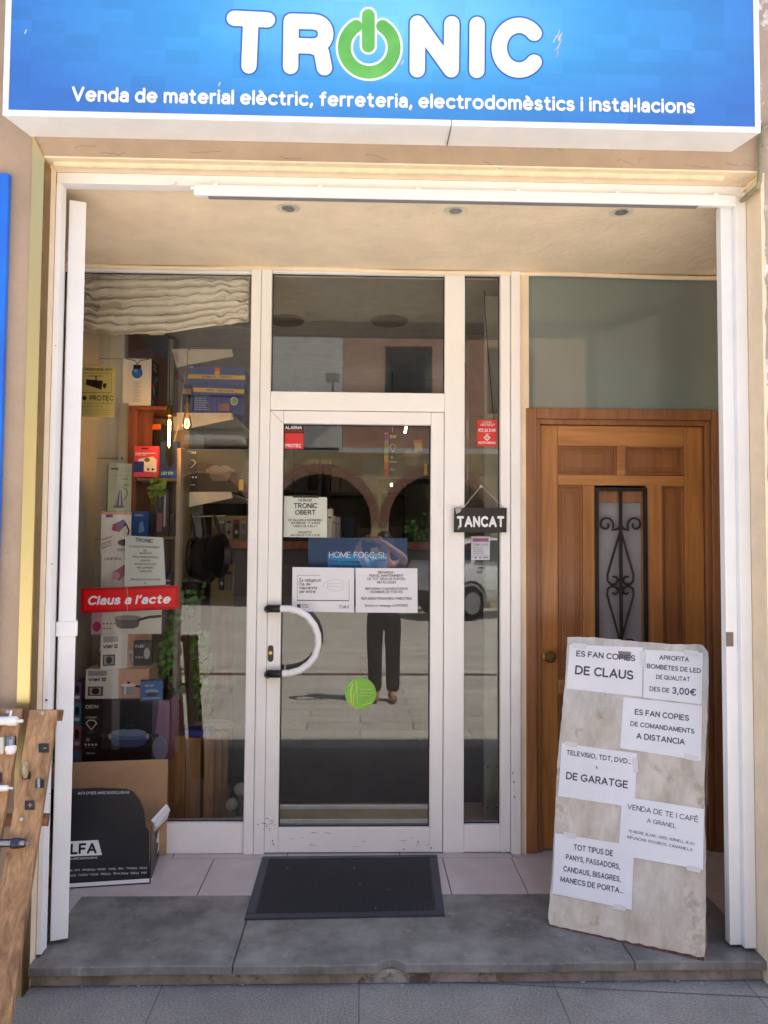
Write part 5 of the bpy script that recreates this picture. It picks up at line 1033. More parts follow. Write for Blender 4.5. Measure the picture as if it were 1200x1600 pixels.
for k in range(46): 
    z_ = FZ+0.1+k*0.04
    if z_ < PY(192, 640, 1.38).z: g.prism([(xP-0.002+0.007*math.cos(q), 1.3795, z_+0.008*math.sin(q)) for q in [0.785*j for j in range(8)]], (0, 0.0004, 0))
g.build('slots', cblk, pz)
CY = 1.40
cbn = thing('display_cabinet', 'red brown wooden display cabinet with open tan shelves behind the stack of boxes', 'cabinet', PY(230, 1280, CY))
rw = wood('red_brown_wood', (104, 52, 36), (150, 86, 62), axis=2, rough=0.5); tan = wood('tan_wood', (142, 116, 78), (176, 150, 106), axis=2, rough=0.6, coat=0.0)
cx0, cx1, cx2 = PX(197, CY, 660), PX(214, CY, 660), PX(276, CY, 760); ct = PY(220, 634, CY).z; cbt = PY(220, 1000, CY).z
g = MB().box(cx0, cx1, CY, CY+0.30, FZ, ct-0.021).box(cx0-0.004, cx2-0.06, CY-0.004, CY+0.30, ct-0.02, ct); g.build('side_panel', rw, cbn, bevel=0.002)
MB().box(cx1, PX(238, CY+0.05, 660), CY+0.05, CY+0.07, PY(220, 700, CY).z, ct-0.021).build('front_panel', rw, cbn, bevel=0.002)
g = MB().box(cx1, cx2, CY+0.28, CY+0.30, FZ, ct-0.022).box(cx2, cx2+0.02, CY+0.0, CY+0.30, FZ, PY(270, 700, CY).z)
g.build('back_panel', tan, cbn)
shz = []
for py in (746, 838, 930): 
    z_ = PY(240, py, CY).z; shz.append(z_); MB().box(cx1+0.001, cx2-0.001, CY+0.02, CY+0.279, z_-0.016, z_).build('shelf', tan, cbn, bevel=0.0015)
t, f, l, r, z_ = carton('party_light_box', 'white box with a blue globe bulb pictured, on top of the red brown cabinet', 'box', 191, 633, CY-0.002, 235.5, 560, 1, 0.16, cw, cdk, z0=ct+0.001)
a = Art(f); a.ell(0.50, 0.70, 0.19, 0.125, flat((26, 110, 206))); a.ell(0.45, 0.74, 0.06, 0.04, csky); a.rect(0.36, 0.78, 0.64, 0.87, cblk); a.line([(0.5, 0.88), (0.40, 0.96), (0.1, 0.99)], 0.025, cblk); a.line([(0.5, 0.88), (0.6, 0.96), (0.9, 0.99)], 0.025, cblk); [a.rect(0.40-0.04*(k % 2), 0.50-0.032*k, 0.66-0.05*(k % 3), 0.508-0.032*k, cg) for k in range(14)]; a.done(t)
a = Art(r); [a.ell(rng.uniform(0.25, 0.8), 0.1+0.07*k, 0.16, 0.05, (cteal, cred, flat((70, 60, 56)), cbl)[k % 4]) for k in range(9)]; a.text('10 LED', 0.25, 0.7, 0.80, 0.05, cw); a.text('IP44', 0.25, 0.6, 0.88, 0.05, cw); a.done(t, 'printed_side')
t, f, l, r, z_ = carton('spotlight_pack', 'bright pink hanging pack with a white lamp pictured, on the cabinet shelf', 'box', 209, 745, CY-0.02, 246, 697, -4, 0.03, cpk, cpk, z0=shz[0]+0.001)
a = Art(f); a.rect(0.3, 0.90, 0.6, 0.94, cdk); a.poly([(0.05, 0.2), (0.95, 0.15), (0.95, 0.55), (0.80, 0.66), (0.2, 0.58)], cw); a.rect(0.0, 0.15, 0.42, 0.5, cnv); a.ell(0.55, 0.55, 0.12, 0.07, flat((110, 120, 50))); a.rect(0.05, 0.75, 0.9, 0.78, cw); [a.ell(0.6+0.2*k, 0.24, 0.05, 0.04, cdk) for k in range(2)]; a.text('PACK LED', 0.05, 0.5, 0.68, 0.06, cw); a.done(t)
t, f, l, r, z_ = carton('lamp_pack', 'upright black and orange pack behind the glowing tube bulb', 'box', 236, 745, CY+0.06, 250, 663, -18, 0.06, cdk, cdk, z0=shz[0]+0.001)
a = Art(f); a.rect(0, 0.9, 1, 1, cor); a.rect(0.2, 0.3, 0.7, 0.34, csil); a.done(t)
t, f, l, r, z_ = carton('blue_pack', 'dark blue tilted pack below the glowing tube bulb', 'box', 250, 728, CY+0.02, 276, 690, -10, 0.04, flat((36, 66, 120)), z0=shz[0]+0.001)
a = Art(f); a.rect(0.0, 0.0, 1, 0.2, cbl); a.ell(0.6, 0.6, 0.3, 0.3, cdk); a.text('LED 12W', 0.1, 0.8, 0.08, 0.08, cw); a.done(t)
t, f, l, r, z_ = carton('bulb_box', 'blue bulb box on the middle cabinet shelf, left', 'box', 204, 838, CY-0.03, 231, 799, -3, 0.08, cbl, cnv, z0=shz[1]+0.001)
a = Art(f); a.poly([(0.45, 0.1), (0.8, 0.2), (0.7, 0.6), (0.5, 0.55)], csky); a.text('Osito', 0.2, 0.7, 0.8, 0.1, cw); a.done(t)
t, f, l, r, z_ = carton('dark_box', 'dark brown ribbed box on the middle cabinet shelf beside the blue bulb box', 'box', 232, 838, CY+0.0, 272, 803, 0, 0.1, flat((62, 48, 42)), z0=shz[1]+0.001)
a = Art(f); [a.rect(0.06+0.09*k, 0.04, 0.09+0.09*k, 0.96, flat((40, 32, 28))) for k in range(10)]; a.done(t)
t, f, l, r, z_ = carton('battery_pack', 'navy pack with white print on the lowest visible cabinet shelf', 'box', 256, 928, CY, 268, 845, 0, 0.05, flat((40, 54, 96)), z0=shz[2]+0.001, z1=shz[2]+0.12)
a = Art(f); [a.rect(0.2, 0.2+0.2*k, 0.8, 0.3+0.2*k, csil) for k in range(3)]; a.done(t)

# leaf clusters
lfm = mat('leaf_green', (112, 162, 58), 0.45, var=0.25, vs=40, rgb2=(66, 116, 36)); stm = mat('stem_green', (92, 96, 48), 0.7); soil = mat('pot_black', (40, 38, 38), 0.6)
def leafdisc(g, c, r_, n_, k=8):
    a = n_.orthogonal().normalized(); b = n_.cross(a)
    g.poly([c+a*r_*math.cos(2*math.pi*i/k)*1.15+b*r_*math.sin(2*math.pi*i/k)+n_*(0.25*r_*math.cos(4*math.pi*i/k)) for i in range(k)])
def trailing(name, label, base, spots, Y, rl=0.014):
    t = thing(name, label, 'plant', base)
    g = MB(); s = MB()
    for (px, py, w_, h_, n) in spots:
        for _ in range(n):
            x, y = px+rng.uniform(-w_, w_), py+rng.uniform(-h_, h_)
            c = PY(x, y, Y+rng.uniform(-0.06, 0.06)); nrm_ = Vector((rng.gauss(0, 0.6), -1, rng.gauss(0.5, 0.5))).normalized()
            leafdisc(g, c, rl*rng.uniform(0.6, 1.3), nrm_)
        a = PY(px, py-h_*1.3, Y+0.01); b = PY(px+rng.uniform(-w_, w_)*0.3, py+h_*1.2, Y-0.01); s.tube([a, (a+b)/2+Vector((0.01, -0.01, 0)), b], 0.0025, 6)
    g.build('foliage', lfm, t, norm=False, smooth=True); s.build('stem', stm, t, smooth=True); return t
PLY = 1.30
# wooden crate with plank sides
CRY = 1.18
crt = thing('wooden_crate', 'rough wooden plank crate standing on the display floor', 'crate', PZ(300, 1285, FZ))
cwd = wood('crate_wood', (122, 92, 60), (178, 138, 92), axis=2, rough=0.8, coat=0.0)
z1c = PY(300, 1150, CRY).z; pxs = [263, 289, 313, 318, 334, 346, 356]
for k in range(len(pxs)-1):
    if k == 2: continue
    yy = CRY if k < 3 else CRY+0.02+0.05*(k-3)
    MB().box(PX(pxs[k], yy, 1220)+0.001, PX(pxs[k+1], yy, 1220)-0.001, yy, yy+0.014, FZ+0.001, z1c-(0.01 if k % 2 else 0)).build('plank', cwd, crt, bevel=0.002)
g = MB().box(PX(266, CRY, 1220), PX(352, CRY+0.25, 1220), CRY+0.18, CRY+0.21, FZ+0.001, z1c-0.01).box(PX(264, CRY, 1220), PX(312, CRY, 1220), CRY+0.015, CRY+0.18, z1c-0.03, z1c-0.012); g.build('frame', cwd, crt)
pot = PY(305, 1143, CRY+0.10); pot.z = z1c-0.011
tp_ = thing('plate_stand', 'white saucer standing on the wooden crate', 'saucer', pot)
MB().lathe([(0.02, 0.0), (0.03, 0.004), (0.10, 0.018), (0.105, 0.022), (0.09, 0.018), (0.0, 0.008)], PY(335, 1118, CRY+0.22)*1.0+Vector((0, 0, z1c-0.011-PY(335, 1118, CRY+0.22).z)), (0, 0, 1), 26).build('dish', mat('china_white', (190, 194, 190), 0.2), tp_, smooth=True)
t, f, l, r, z_ = carton('blue_tray', 'shallow blue tray of cables on the wooden crate', 'tray', 285, 1140, CRY+0.03, 327, 1128, -6, 0.10, cnv, z0=z1c-0.011, z1=z1c+0.022)
g = MB(); [g.tube([f.p(0.15+0.1*k, 1.0, -0.03), f.p(0.3+0.1*k, 1.35, -0.05), f.p(0.5+0.08*k, 1.05, -0.06)], 0.003, 6) for k in range(4)]; g.build('cable', flat((30, 40, 90)), t)
jr_ = thing('glass_jar', 'small glass jar with a pale lining on the wooden crate', 'jar', PY(270, 1140, CRY+0.06)); jb = PY(271, 1140, CRY+0.06); jb.z = z1c-0.011
g = MB().lathe([(0.02, 0), (0.021, 0.065), (0.018, 0.075), (0, 0.075)], jb, (0, 0, 1), 16); g.build('body', mat('jar_cream', (186, 184, 170), 0.2), jr_, smooth=True)
MB().lathe([(0.02, 0.0752), (0.02, 0.085), (0, 0.085)], jb, (0, 0, 1), 16).build('lid', mat('jar_lid', (110, 96, 70), 0.4, 0.5), jr_, smooth=True)
trailing('trailing_plant', 'trailing plant with round bright leaves left of the wooden crate, nearest the red sign', PY(285, 925, PLY), [(268, 980, 12, 18, 26), (262, 1035, 10, 32, 46), (290, 945, 14, 22, 30), (272, 1085, 14, 12, 22)], PLY)
trailing('trailing_plant', 'darker leafy trailing plant hanging right of the bright round leaved plant', PY(318, 960, PLY+0.12), [(312, 1000, 14, 20, 40), (316, 1050, 16, 30, 60), (318, 1095, 14, 20, 36), (300, 925, 20, 18, 30)], PLY+0.12, 0.013)
g = MB().lathe([(0.04, 0), (0.055, 0.08), (0.06, 0.085), (0.05, 0.085), (0, 0.075)], PY(300, 935, PLY+0.06), (0, 0, 1), 18); o = g.build('flower_pot', soil, smooth=True); tag(o, 'small black flower pot among the trailing leaves', 'flower pot')
trailing('small_plant', 'small sprig of green leaves in front of the tan cabinet shelf', PY(245, 800, CY-0.05), [(246, 760, 12, 14, 22), (238, 778, 6, 8, 8)], CY-0.06, 0.012)
t, f, l, r, z_ = carton('screwdriver_pack', 'dark hanging tool pack under the small green sprig', 'pack', 243, 838, CY-0.06, 263, 765, 0, 0.02, flat((44, 40, 60)), z0=shz[1]+0.001)
a = Art(f); a.rect(0.1, 0.1, 0.5, 0.5, flat((130, 80, 100))); a.rect(0.6, 0.2, 0.75, 0.95, csil); a.rect(0.2, 0.6, 0.4, 0.9, cmid); a.done(t)

# gondola rack with white brackets, blue tool boxes and a pot box
GY = 1.62
gd = thing('shelf_rack', 'white shop rack with tapering shelf brackets behind the display', 'shelf rack', PZ(275, 1250, FZ))
wmt = mat('rack_white', (214, 214, 204), 0.5)
BR = [[(268, 545), (362, 546), (364.5, 556.5), (276, 574)], [(269.5, 645), (361, 645), (364.5, 655), (271.7, 674)], [(276.7, 768.8), (361, 768.3), (364, 778), (278, 796)]]
szs = []
for i, q in enumerate(BR):
    g = MB().prism([PY(x, y, GY) for x, y in q], (0, 0.004, 0)); g.build('bracket', wmt, gd)
    zt__ = PY(320, q[0][1], GY).z; szs.append(zt__); xa_, xb_ = PX(q[0][0], GY, 700), PX(362, GY, 700)
    if i: MB().box(xa_, xb_, GY+0.005, GY+0.95, zt__-0.012, zt__).build('shelf_board', wmt, gd)
MB().box(PX(266, GY, 700)-0.03, PX(266, GY, 700), GY+0.03, GY+0.07, FZ, 2.7).build('upright', mat('rack_grey', (150, 152, 148), 0.5), gd)
MB().box(PX(262, GY, 700), PX(262, GY, 700)+0.008, GY+0.08, GY+0.95, FZ, 2.5).build('back_sheet', mat('rack_back', (186, 184, 174), 0.6), gd)
t, f, l, r, zb1 = carton('tool_box', 'big dark blue box with a yellow band, lower of the two on the white rack', 'box', 302, 645, GY+0.02, 381, 599, 7, 0.28, cnv, flat((26, 46, 120)), z0=szs[1]+0.001)
def blueart(t, f, l, two, words):
    a = Art(f); a.rect(0, 0.72, 1, 0.86, cyl); a.text(words, 0.24, 0.78, 0.755, 0.07, cnv, 0.02)
    for k in range(7): a.rect(0.03, 0.12+0.075*k, 0.30-0.03*(k % 3), 0.14+0.075*k, csky)
    if two: a.ell(0.80, 0.45, 0.075, 0.14, cw); a.ell(0.80, 0.45, 0.06, 0.11, clime); a.rect(0.52, 0.1, 0.72, 0.35, flat((130, 90, 90)))
    else: a.rect(0.47, 0.9, 0.55, 1.0, cor); a.ell(0.51, 0.9, 0.05, 0.05, cyl)
    a.done(t); a = Art(l); a.rect(0, 0.72, 1, 0.86, cyl); a.rect(0.3, 0.3, 0.5, 0.6, flat((150, 90, 60))); a.done(t, 'printed_side')
blueart(t, f, l, True, 'TERMO   VENTILADOR')
t, f, l, r, zz1 = carton('tool_box', 'big blue box with a yellow band, stacked on top of the lower blue box', 'box', 294, 599, GY+0.04, 383, 571, 3, 0.28, flat((46, 84, 170)), cnv, z0=zb1+0.001)
a = Art(f); a.rect(0, 0.30, 1, 0.52, cyl); a.text('BOMBILLA     FAROLS', 0.24, 0.76, 0.36, 0.11, cnv, 0.02); a.rect(0.46, 0.62, 0.55, 0.92, cor); a.ell(0.505, 0.62, 0.045, 0.12, cyl); a.rect(0.02, 0.86, 0.09, 0.97, csky); a.done(t)
t, f, l, r, z_ = carton('tool_box', 'smaller dark blue box left of the two big blue boxes', 'box', 266, 645, GY+0.30, 298, 599, 0, 0.2, flat((30, 50, 124)), z0=szs[1]+0.001)
a = Art(f); a.rect(0, 0.72, 1, 0.86, cyl); a.rect(0.25, 0.3, 0.5, 0.65, flat((150, 90, 60))); a.done(t)
t, f, l, r, z_ = carton('pot_box', 'dark grey box with a cooking pot pictured, on the lower shelf of the white rack', 'box', 277, 768, GY+0.02, 381.5, 701, 0, 0.3, flat((62, 58, 52)), z0=szs[2]+0.001)
def potart(t, f):
    a = Art(f); a.rect(0.0, 0.0, 0.10, 1.0, cor); [a.rect(0.0, 0.02+0.16*k, 0.095, 0.17+0.16*k, (cred, cor, cyl, clime, flat((90, 160, 60)), cpur)[k]) for k in range(6)]
    a.rect(0.105, 0.02, 0.29, 0.98, flat((38, 34, 32))); a.text('EDM', 0.13, 0.27, 0.88, 0.07, cw, 0.03); a.line([(0.13, 0.68), (0.20, 0.56), (0.27, 0.68), (0.23, 0.74), (0.17, 0.74), (0.13, 0.68)], 0.012, cw); [a.ell(0.14+0.045*k, 0.34, 0.014, 0.022, cw) for k in range(4)]; a.text('Minimal', 0.145, 0.26, 0.15, 0.035, cw)
    a.ell(0.18, 0.44, 0.022, 0.035, csil)
    a.poly([(0.47, 0.52), (0.80, 0.52), (0.79, 0.36), (0.74, 0.26), (0.53, 0.26), (0.48, 0.36)], flat((112, 108, 102))); a.ell(0.635, 0.54, 0.17, 0.09, flat((138, 134, 128))); a.rect(0.60, 0.60, 0.67, 0.67, flat((60, 58, 54))); a.rect(0.425, 0.46, 0.47, 0.54, flat((130, 126, 120))); a.rect(0.80, 0.46, 0.845, 0.54, flat((130, 126, 120))); a.rect(0.92, 0.05, 0.99, 0.3, cyl); a.done(t)
potart(t, f)
# hanging pans
pnm = mat('pan_black', (34, 33, 34), 0.35, var=0.1); pnb = mat('pan_grey', (78, 74, 70), 0.4, 0.3)
rail = thing('hanging_rail', 'thin steel rail with the frying pans hanging from it', 'rail', PY(320, 806, GY+0.05))
MB().tube([PY(278, 808, GY+0.06), PY(352, 806, GY+0.06)], 0.004, 8).build('bar', csil, rail)
for i, (px, pyc, rpx, ax, lab, mm) in enumerate(((296, 872, 34, (0.97, -0.22, 0.05), 'dark frying pan hanging leftmost on the rail', pnm), (314, 875, 38, (0.93, -0.36, 0.05), 'brown grey frying pan hanging in the middle of the rail', pnb), (334, 868, 36, (0.95, -0.28, 0.0), 'black frying pan hanging rightmost on the rail', pnm))):
    c = PY(px, pyc, GY+0.06+0.05*(i % 2)); r_ = rpx/1200*4.4; ax = Vector(ax).normalized()
    t = thing('frying_pan', lab, 'frying pan', c, 'frying pans hanging on the rail')
    MB().lathe([(0, 0), (r_*0.82, 0), (r_*0.9, 0.008), (r_, 0.042), (r_*0.98, 0.043), (r_*0.86, 0.010), (0, 0.005)], c, ax, 28).build('pan', mm, t, smooth=True)
    up_ = (Vector((0, 0, 1))-ax*ax.z).normalized(); h0 = c+up_*r_*0.98+ax*0.035; h1 = Vector((c.x, c.y, PY(px, 804, c.y).z))
    MB().tube([h0, (h0+h1)/2, h1], 0.011, 10, rads=[0.008, 0.012, 0.010]).build('pan_handle', pnm, t, smooth=True)
# tool cards on a lit pegboard
GB = 2.05
pb_ = thing('peg_board', 'cream peg board with small hanging tools deep in the window', 'peg board', PY(365, 945, GB))
MB().box(PX(330, GB, 870), PX(392, GB, 870), GB, GB+0.02, PY(365, 948, GB).z, PY(365, 806, GB).z).build('board', mat('peg_cream', (196, 178, 130), 0.6), pb_)
k = 0
cardnames = ['blue handled pliers', 'steel wire coil', 'small white hinge', 'teal screwdriver', 'steel hook set', 'white padlock', 'blue cutter', 'steel bracket', 'teal file', 'brass key set', 'steel clamp', 'pale adaptor']
for rr in range(3):
    for cc in range(4):
        px, py = 346+cc*11.5, 826+rr*40; c = PY(px, py, GB-0.012)
        t, f, l, r, z_ = carton('tool_card', '%s on a hanging card, %s row of the cream peg board' % (cardnames[k], ('top', 'middle', 'bottom')[rr]), 'tool card', px-4.5, py+16, GB-0.02, px+4.5, py-14, 0, 0.006, (flat((150, 150, 140)), flat((210, 204, 186)), flat((70, 74, 80)))[(cc+rr) % 3])
        a = Art(f); a.line([(0.5, 0.15), (0.45+0.1*(k % 3), 0.5), (0.5, 0.75)], 0.16, (cteal, csil, cblk, cmid)[k % 4]); a.ell(0.5, 0.35, 0.25, 0.1, (csil, cbl, cw)[k % 3]); a.rect(0.1, 0.82, 0.9, 0.95, (cw, cmid, cred, cyl)[k % 4]); a.done(t); k += 1
lwr = thing('low_cabinet', 'brown low cabinet under the peg board', 'cabinet', PY(360, 1285, GB)); MB().box(PX(330, GB, 1000), PX(400, GB, 1000), GB-0.04, GB+0.3, FZ, PY(365, 949, GB).z).build('body', rw, lwr, bevel=0.003)
MB().box(PX(336, GB, 1000), PX(394, GB, 1000), GB-0.052, GB-0.041, FZ+0.05, PY(365, 960, GB).z).build('door_panel', rw, lwr, bevel=0.003)
# round lamps on the floor, lower right
for px, py, rr, lab in ((376, 1234, 11, 'round white globe lamp low in the display window, upper right of the pair'), (362, 1257, 10, 'round white globe lamp on the display floor beside the crate')):
    y_ = 1.30 if rr == 10 else 1.42; c = PY(px, py, y_); r_ = rr/1200*4.1
    t = thing('globe_lamp', lab, 'lamp', c, 'globe lamps on the display floor'); MB().sphere(c, r_, 18).build('globe', mat('opal_glass', (206, 208, 206), 0.2), t, smooth=True)
    MB().lathe([(r_*0.6, FZ+0.0005-c.z), (r_*0.55, FZ+0.02-c.z), (r_*0.3, -r_*0.9)], c, (0, 0, 1), 16).build('lamp_foot', mat('foot_grey', (150, 150, 150), 0.5), t, smooth=True)

# gathered blind
CUY = 1.03
cu = thing('roman_blind', 'crumpled cream fabric blind gathered at the top of the display window', 'blind', PY(260, 520, CUY))
xa_, xb_ = -1.44, PX(391.5, CUY, 480); zt_ = PY(260, 429, CUY).z
nx_, nz_ = 130, 190; vs = []; fs = []
from mathutils import noise as mnoise
for j in range(nz_+1):
    for i in range(nx_+1):
        s_ = i/nx_; t_ = j/nz_; px_ = 100+291*s_
        bot = 521+6*math.sin(min(1, max(0, (px_-120)/180))*math.pi)-max(0, px_-290)*0.13
        x = xa_+(xb_-xa_)*s_; zb_ = PY(px_, bot, CUY).z; z = zt_+(zb_-zt_)*t_
        ed_ = min(1.0, (abs(s_-0.52)*2)**3*1.6); warp = 0.35*mnoise.noise((s_*1.3, t_*1.1, 1.3))+0.10*mnoise.noise((s_*6, t_*2.0, 5.3))+0.5*ed_*mnoise.noise((s_*16, t_*7, 3.1))+0.10*mnoise.noise((s_*22, t_*5, 4.4))*(1+2.5*abs(s_-0.5))
        fq = (t_*7.5+warp*1.5) % 1.0; dv = min(fq, 1-fq); dep = 0.45+0.55*min(1, max(0, 0.5+1.6*mnoise.noise((s_*2.6, t_*6, 9.1))))
        f2 = (t_*13+warp*3.1+1.4*s_+0.3) % 1.0; d2 = min(f2, 1-f2); dp2 = min(1, max(0, 2.2*mnoise.noise((s_*3.3+4, t_*8, 2.2))))
        fold = 1-dep*math.exp(-dv*9)-0.6*dp2*math.exp(-d2*12)
        y = CUY-0.066*fold*(0.35+0.65*min(1, t_*6))-0.004*mnoise.noise((s_*9, t_*16, 2.0))-0.016*mnoise.noise((s_*30, t_*9, 7.0))*(abs(s_-0.5)*2)**2
        z += 0.004*mnoise.noise((s_*7, t_*9, 3.0))
        vs.append((x, y, z))
for j in range(nz_):
    for i in range(nx_): q = j*(nx_+1)+i; fs.append((q, q+1, q+nx_+2, q+nx_+1))
g = MB(); g.add(vs, fs); bl = g.build('fabric', mat('blind_fabric', (246, 238, 224), 0.85, var=0.05, vs=20, bump=0.3, bs=400), cu, smooth=True)
bl.modifiers.new('solidify', 'SOLIDIFY').thickness = 0.002
MB().box(xa_, xb_, CUY-0.012, CUY+0.02, zt_+0.001, zt_+0.022).build('head_bar', mat('blind_bar', (206, 204, 196), 0.5), cu)
MB().tube([PY(260, 434, CUY-0.046), PY(260.5, 470, CUY-0.05), PY(260, 517, CUY-0.05)], 0.0012, 5).build('pull_cord', flat((60, 50, 40)), cu)
# lit filament bulbs
amb = glass('amber_glass', 0.06, (1.0, 0.78, 0.42)); fil = mat('filament', (255, 190, 90), 0.5, emit=((1.0, 0.62, 0.22), 30.0)); bra = mat('lamp_brass', (150, 116, 60), 0.3, 0.9)
BY = 1.25
t = thing('filament_lamp', 'long glowing tube bulb hanging on a black cord in the display window', 'hanging lamp', PY(264, 640, BY), 'filament lamps hanging in the window')
c0 = PY(264, 700, BY); c1 = PY(264.5, 650, BY); c2 = PY(264.5, 632, BY); L_ = (c1-c0).length
MB().tube([PY(264, 525, BY), PY(265, 560, BY), c2], 0.0022, 6).build('cord', cblk, t)
MB().lathe([(0.012, 0), (0.016, 0.002), (0.017, 0.038), (0.010, 0.05), (0.003, 0.058)], c1, (0, 0, 1), 18).build('socket', bra, t, smooth=True)
MB().lathe([(0, 0), (0.008, 0.002), (0.0145, 0.012), (0.015, L_-0.02), (0.011, L_)], c0, (0, 0, 1), 18).build('tube_glass', amb, t, smooth=True)
g = MB()
for k in range(2): g.tube([c0+Vector((0.005*math.cos(i*1.1+k*3.14), 0.005*math.sin(i*1.1+k*3.14), 0.014+(L_-0.035)*i/22)) for i in range(23)], 0.0024, 5)
g.build('filament', fil, t)
t = thing('filament_lamp', 'glowing pear shaped bulb hanging on a bent grey cord in the display window', 'hanging lamp', PY(292, 630, BY), 'filament lamps hanging in the window')
c0 = PY(292, 672, BY); c1 = PY(292.5, 643, BY); c2 = PY(292.5, 629, BY)
MB().tube([PY(345, 545, BY+0.2), PY(318, 541, BY+0.06), PY(299, 541, BY), PY(293, 549, BY), PY(293, 580, BY), c2], 0.0024, 6).build('cord', cmid, t)
MB().lathe([(0.010, 0), (0.013, 0.002), (0.014, 0.03), (0.009, 0.04), (0.003, 0.045)], c1, (0, 0, 1), 18).build('socket', bra, t, smooth=True)
L_ = (c1-c0).length; MB().lathe([(0, 0), (0.012, 0.002), (0.024, 0.016), (0.026, 0.03), (0.021, 0.055), (0.012, L_)], c0, (0, 0, 1), 20).build('bulb_glass', amb, t, smooth=True)
MB().tube([c0+Vector((0.009*math.sin(a), 0, 0.034+0.024*-math.cos(a))) for a in [0.35+i*0.29 for i in range(20)]], 0.0016, 5).build('filament', fil, t)
MB().tube([PY(291, 578, BY+0.1), PY(284, 620, BY+0.1), PY(283, 650, BY+0.1), PY(272, 690, BY+0.1)], 0.0016, 5).build('cable', flat((180, 180, 176)), t)

# ------------------------------------------------------------------ things behind the shop door
HY = 1.02
HP = YP(HY)
t = sheet('blue_sign', 'dark blue sign with a bright blue lower field behind the door glass', 'sign', HP, [(482, 840), (636.5, 841), (636, 904), (481.5, 904)], mat('deep_blue', (18, 70, 122), 0.4), 0.004)
marks(t, 'bright_field', HP, mat('cyan_blue', (20, 150, 226), 0.4, var=0.03), lambda g: pxrect(g, HP, 512, 865, 605, 903, off=0.0046))
marks(t, 'lettering', HP, WHITE, lambda g: text(g, 'HOME FOSC, SL', 514, 604.5, (871.5, 872), 9.5, HP, off=0.0052))
marks(t, 'handwriting', HP, mat('pen_blue', (16, 40, 92), 0.6), lambda g: (text(g, 'Hores convingudes', 513, 566, (878.5, 880), 4, HP, off=0.0052, shear=0.3), text(g, '(no som)', 584, 603, 877, 3.4, HP, off=0.0052, shear=0.3), text(g, 'venda material elèctric', 516, 574, (885.8, 886.5), 3.4, HP, off=0.0052, bold=0.02)))
BKY = 1.6
for i, (x0_, x1_, yt) in enumerate(((511, 519, 795), (519.5, 524, 806), (525, 531, 808))):
    tt, f, l, r, z_ = carton('catalogue', '%s catalogue standing behind the opening hours notice' % ('tall white', 'thin pale', 'short grey')[i], 'catalogue', x0_, 845, BKY, x1_, yt, 0, 0.2, (cw, flat((200, 200, 190)), flat((160, 164, 164)))[i])
    a = Art(f); a.rect(0.2, 0.7, 0.8, 0.75, cmid); a.done(tt)
cz_ = PY(520, 846, BKY).z
ctr = thing('shop_counter', 'dark brown counter inside the shop behind the door', 'counter', (-0.1, BKY, FZ)); MB().box(-0.74, 0.745, BKY-0.02, BKY+0.5, cz_-0.045, cz_).build('top', rw, ctr, bevel=0.003)
MB().box(-0.72, 0.74, BKY+0.01, BKY+0.48, FZ, cz_-0.046).build('body', mat('counter_dark', (76, 73, 71), 0.6), ctr, bevel=0.003)
tt, f, l, r, z_ = carton('pot_box', 'dark pot box hung high behind the door glass', 'box', 600, 745, 2.15, 668, 676, 0, 0.25, flat((48, 44, 40))); potart(tt, f)
tg = YP(2.146-0.003); 
o = sheet('price_tag', 'small yellow and orange price tag on the dark pot box behind the door', 'tag', tg, [(647, 688), (659, 687), (660, 705), (648, 706)], flat((206, 190, 96)), 0.001)
marks(o, 'orange_band', tg, cor, lambda g: pxrect(g, tg, 647.5, 687.5, 659, 692, off=0.0016))
bs = thing('box_shelf', 'dark metal shelf carrying the pot box behind the door', 'shelf', PY(634, 745, 2.15)); MB().box(PX(590, 2.14, 740), PX(690, 2.14, 740), 2.14, 2.5, PY(634, 745, 2.15).z-0.015, PY(634, 745, 2.15).z-0.001).build('board', mat('dark_shelf', (60, 60, 58), 0.6), bs)
g = MB()
for xx in (PX(592, 2.14, 740), PX(688, 2.14, 740)-0.02): g.box(xx, xx+0.02, 2.47, 2.5, FZ, 2.15)
g.build('upright', mat('dark_shelf', (60, 60, 58), 0.6), bs)
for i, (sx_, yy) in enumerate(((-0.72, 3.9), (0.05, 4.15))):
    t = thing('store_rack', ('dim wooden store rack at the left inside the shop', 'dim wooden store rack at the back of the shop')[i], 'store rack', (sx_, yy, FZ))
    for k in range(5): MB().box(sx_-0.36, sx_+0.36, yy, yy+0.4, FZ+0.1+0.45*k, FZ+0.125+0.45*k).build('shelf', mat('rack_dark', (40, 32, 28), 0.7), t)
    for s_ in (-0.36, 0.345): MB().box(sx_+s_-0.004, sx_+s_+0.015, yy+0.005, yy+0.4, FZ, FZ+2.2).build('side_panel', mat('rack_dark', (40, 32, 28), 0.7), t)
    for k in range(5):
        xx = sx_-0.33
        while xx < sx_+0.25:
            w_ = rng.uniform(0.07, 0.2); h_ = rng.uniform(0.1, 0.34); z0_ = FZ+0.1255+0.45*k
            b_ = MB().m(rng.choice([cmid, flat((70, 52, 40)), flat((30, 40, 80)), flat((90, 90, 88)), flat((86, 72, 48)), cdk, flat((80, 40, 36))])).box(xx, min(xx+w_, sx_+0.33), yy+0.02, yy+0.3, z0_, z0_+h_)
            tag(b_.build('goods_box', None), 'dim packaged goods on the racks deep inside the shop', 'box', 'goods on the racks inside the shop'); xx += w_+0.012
tl = mat('tube_light', (255, 250, 240), 0.5, emit=((1.0, 0.95, 0.86), 14.0))
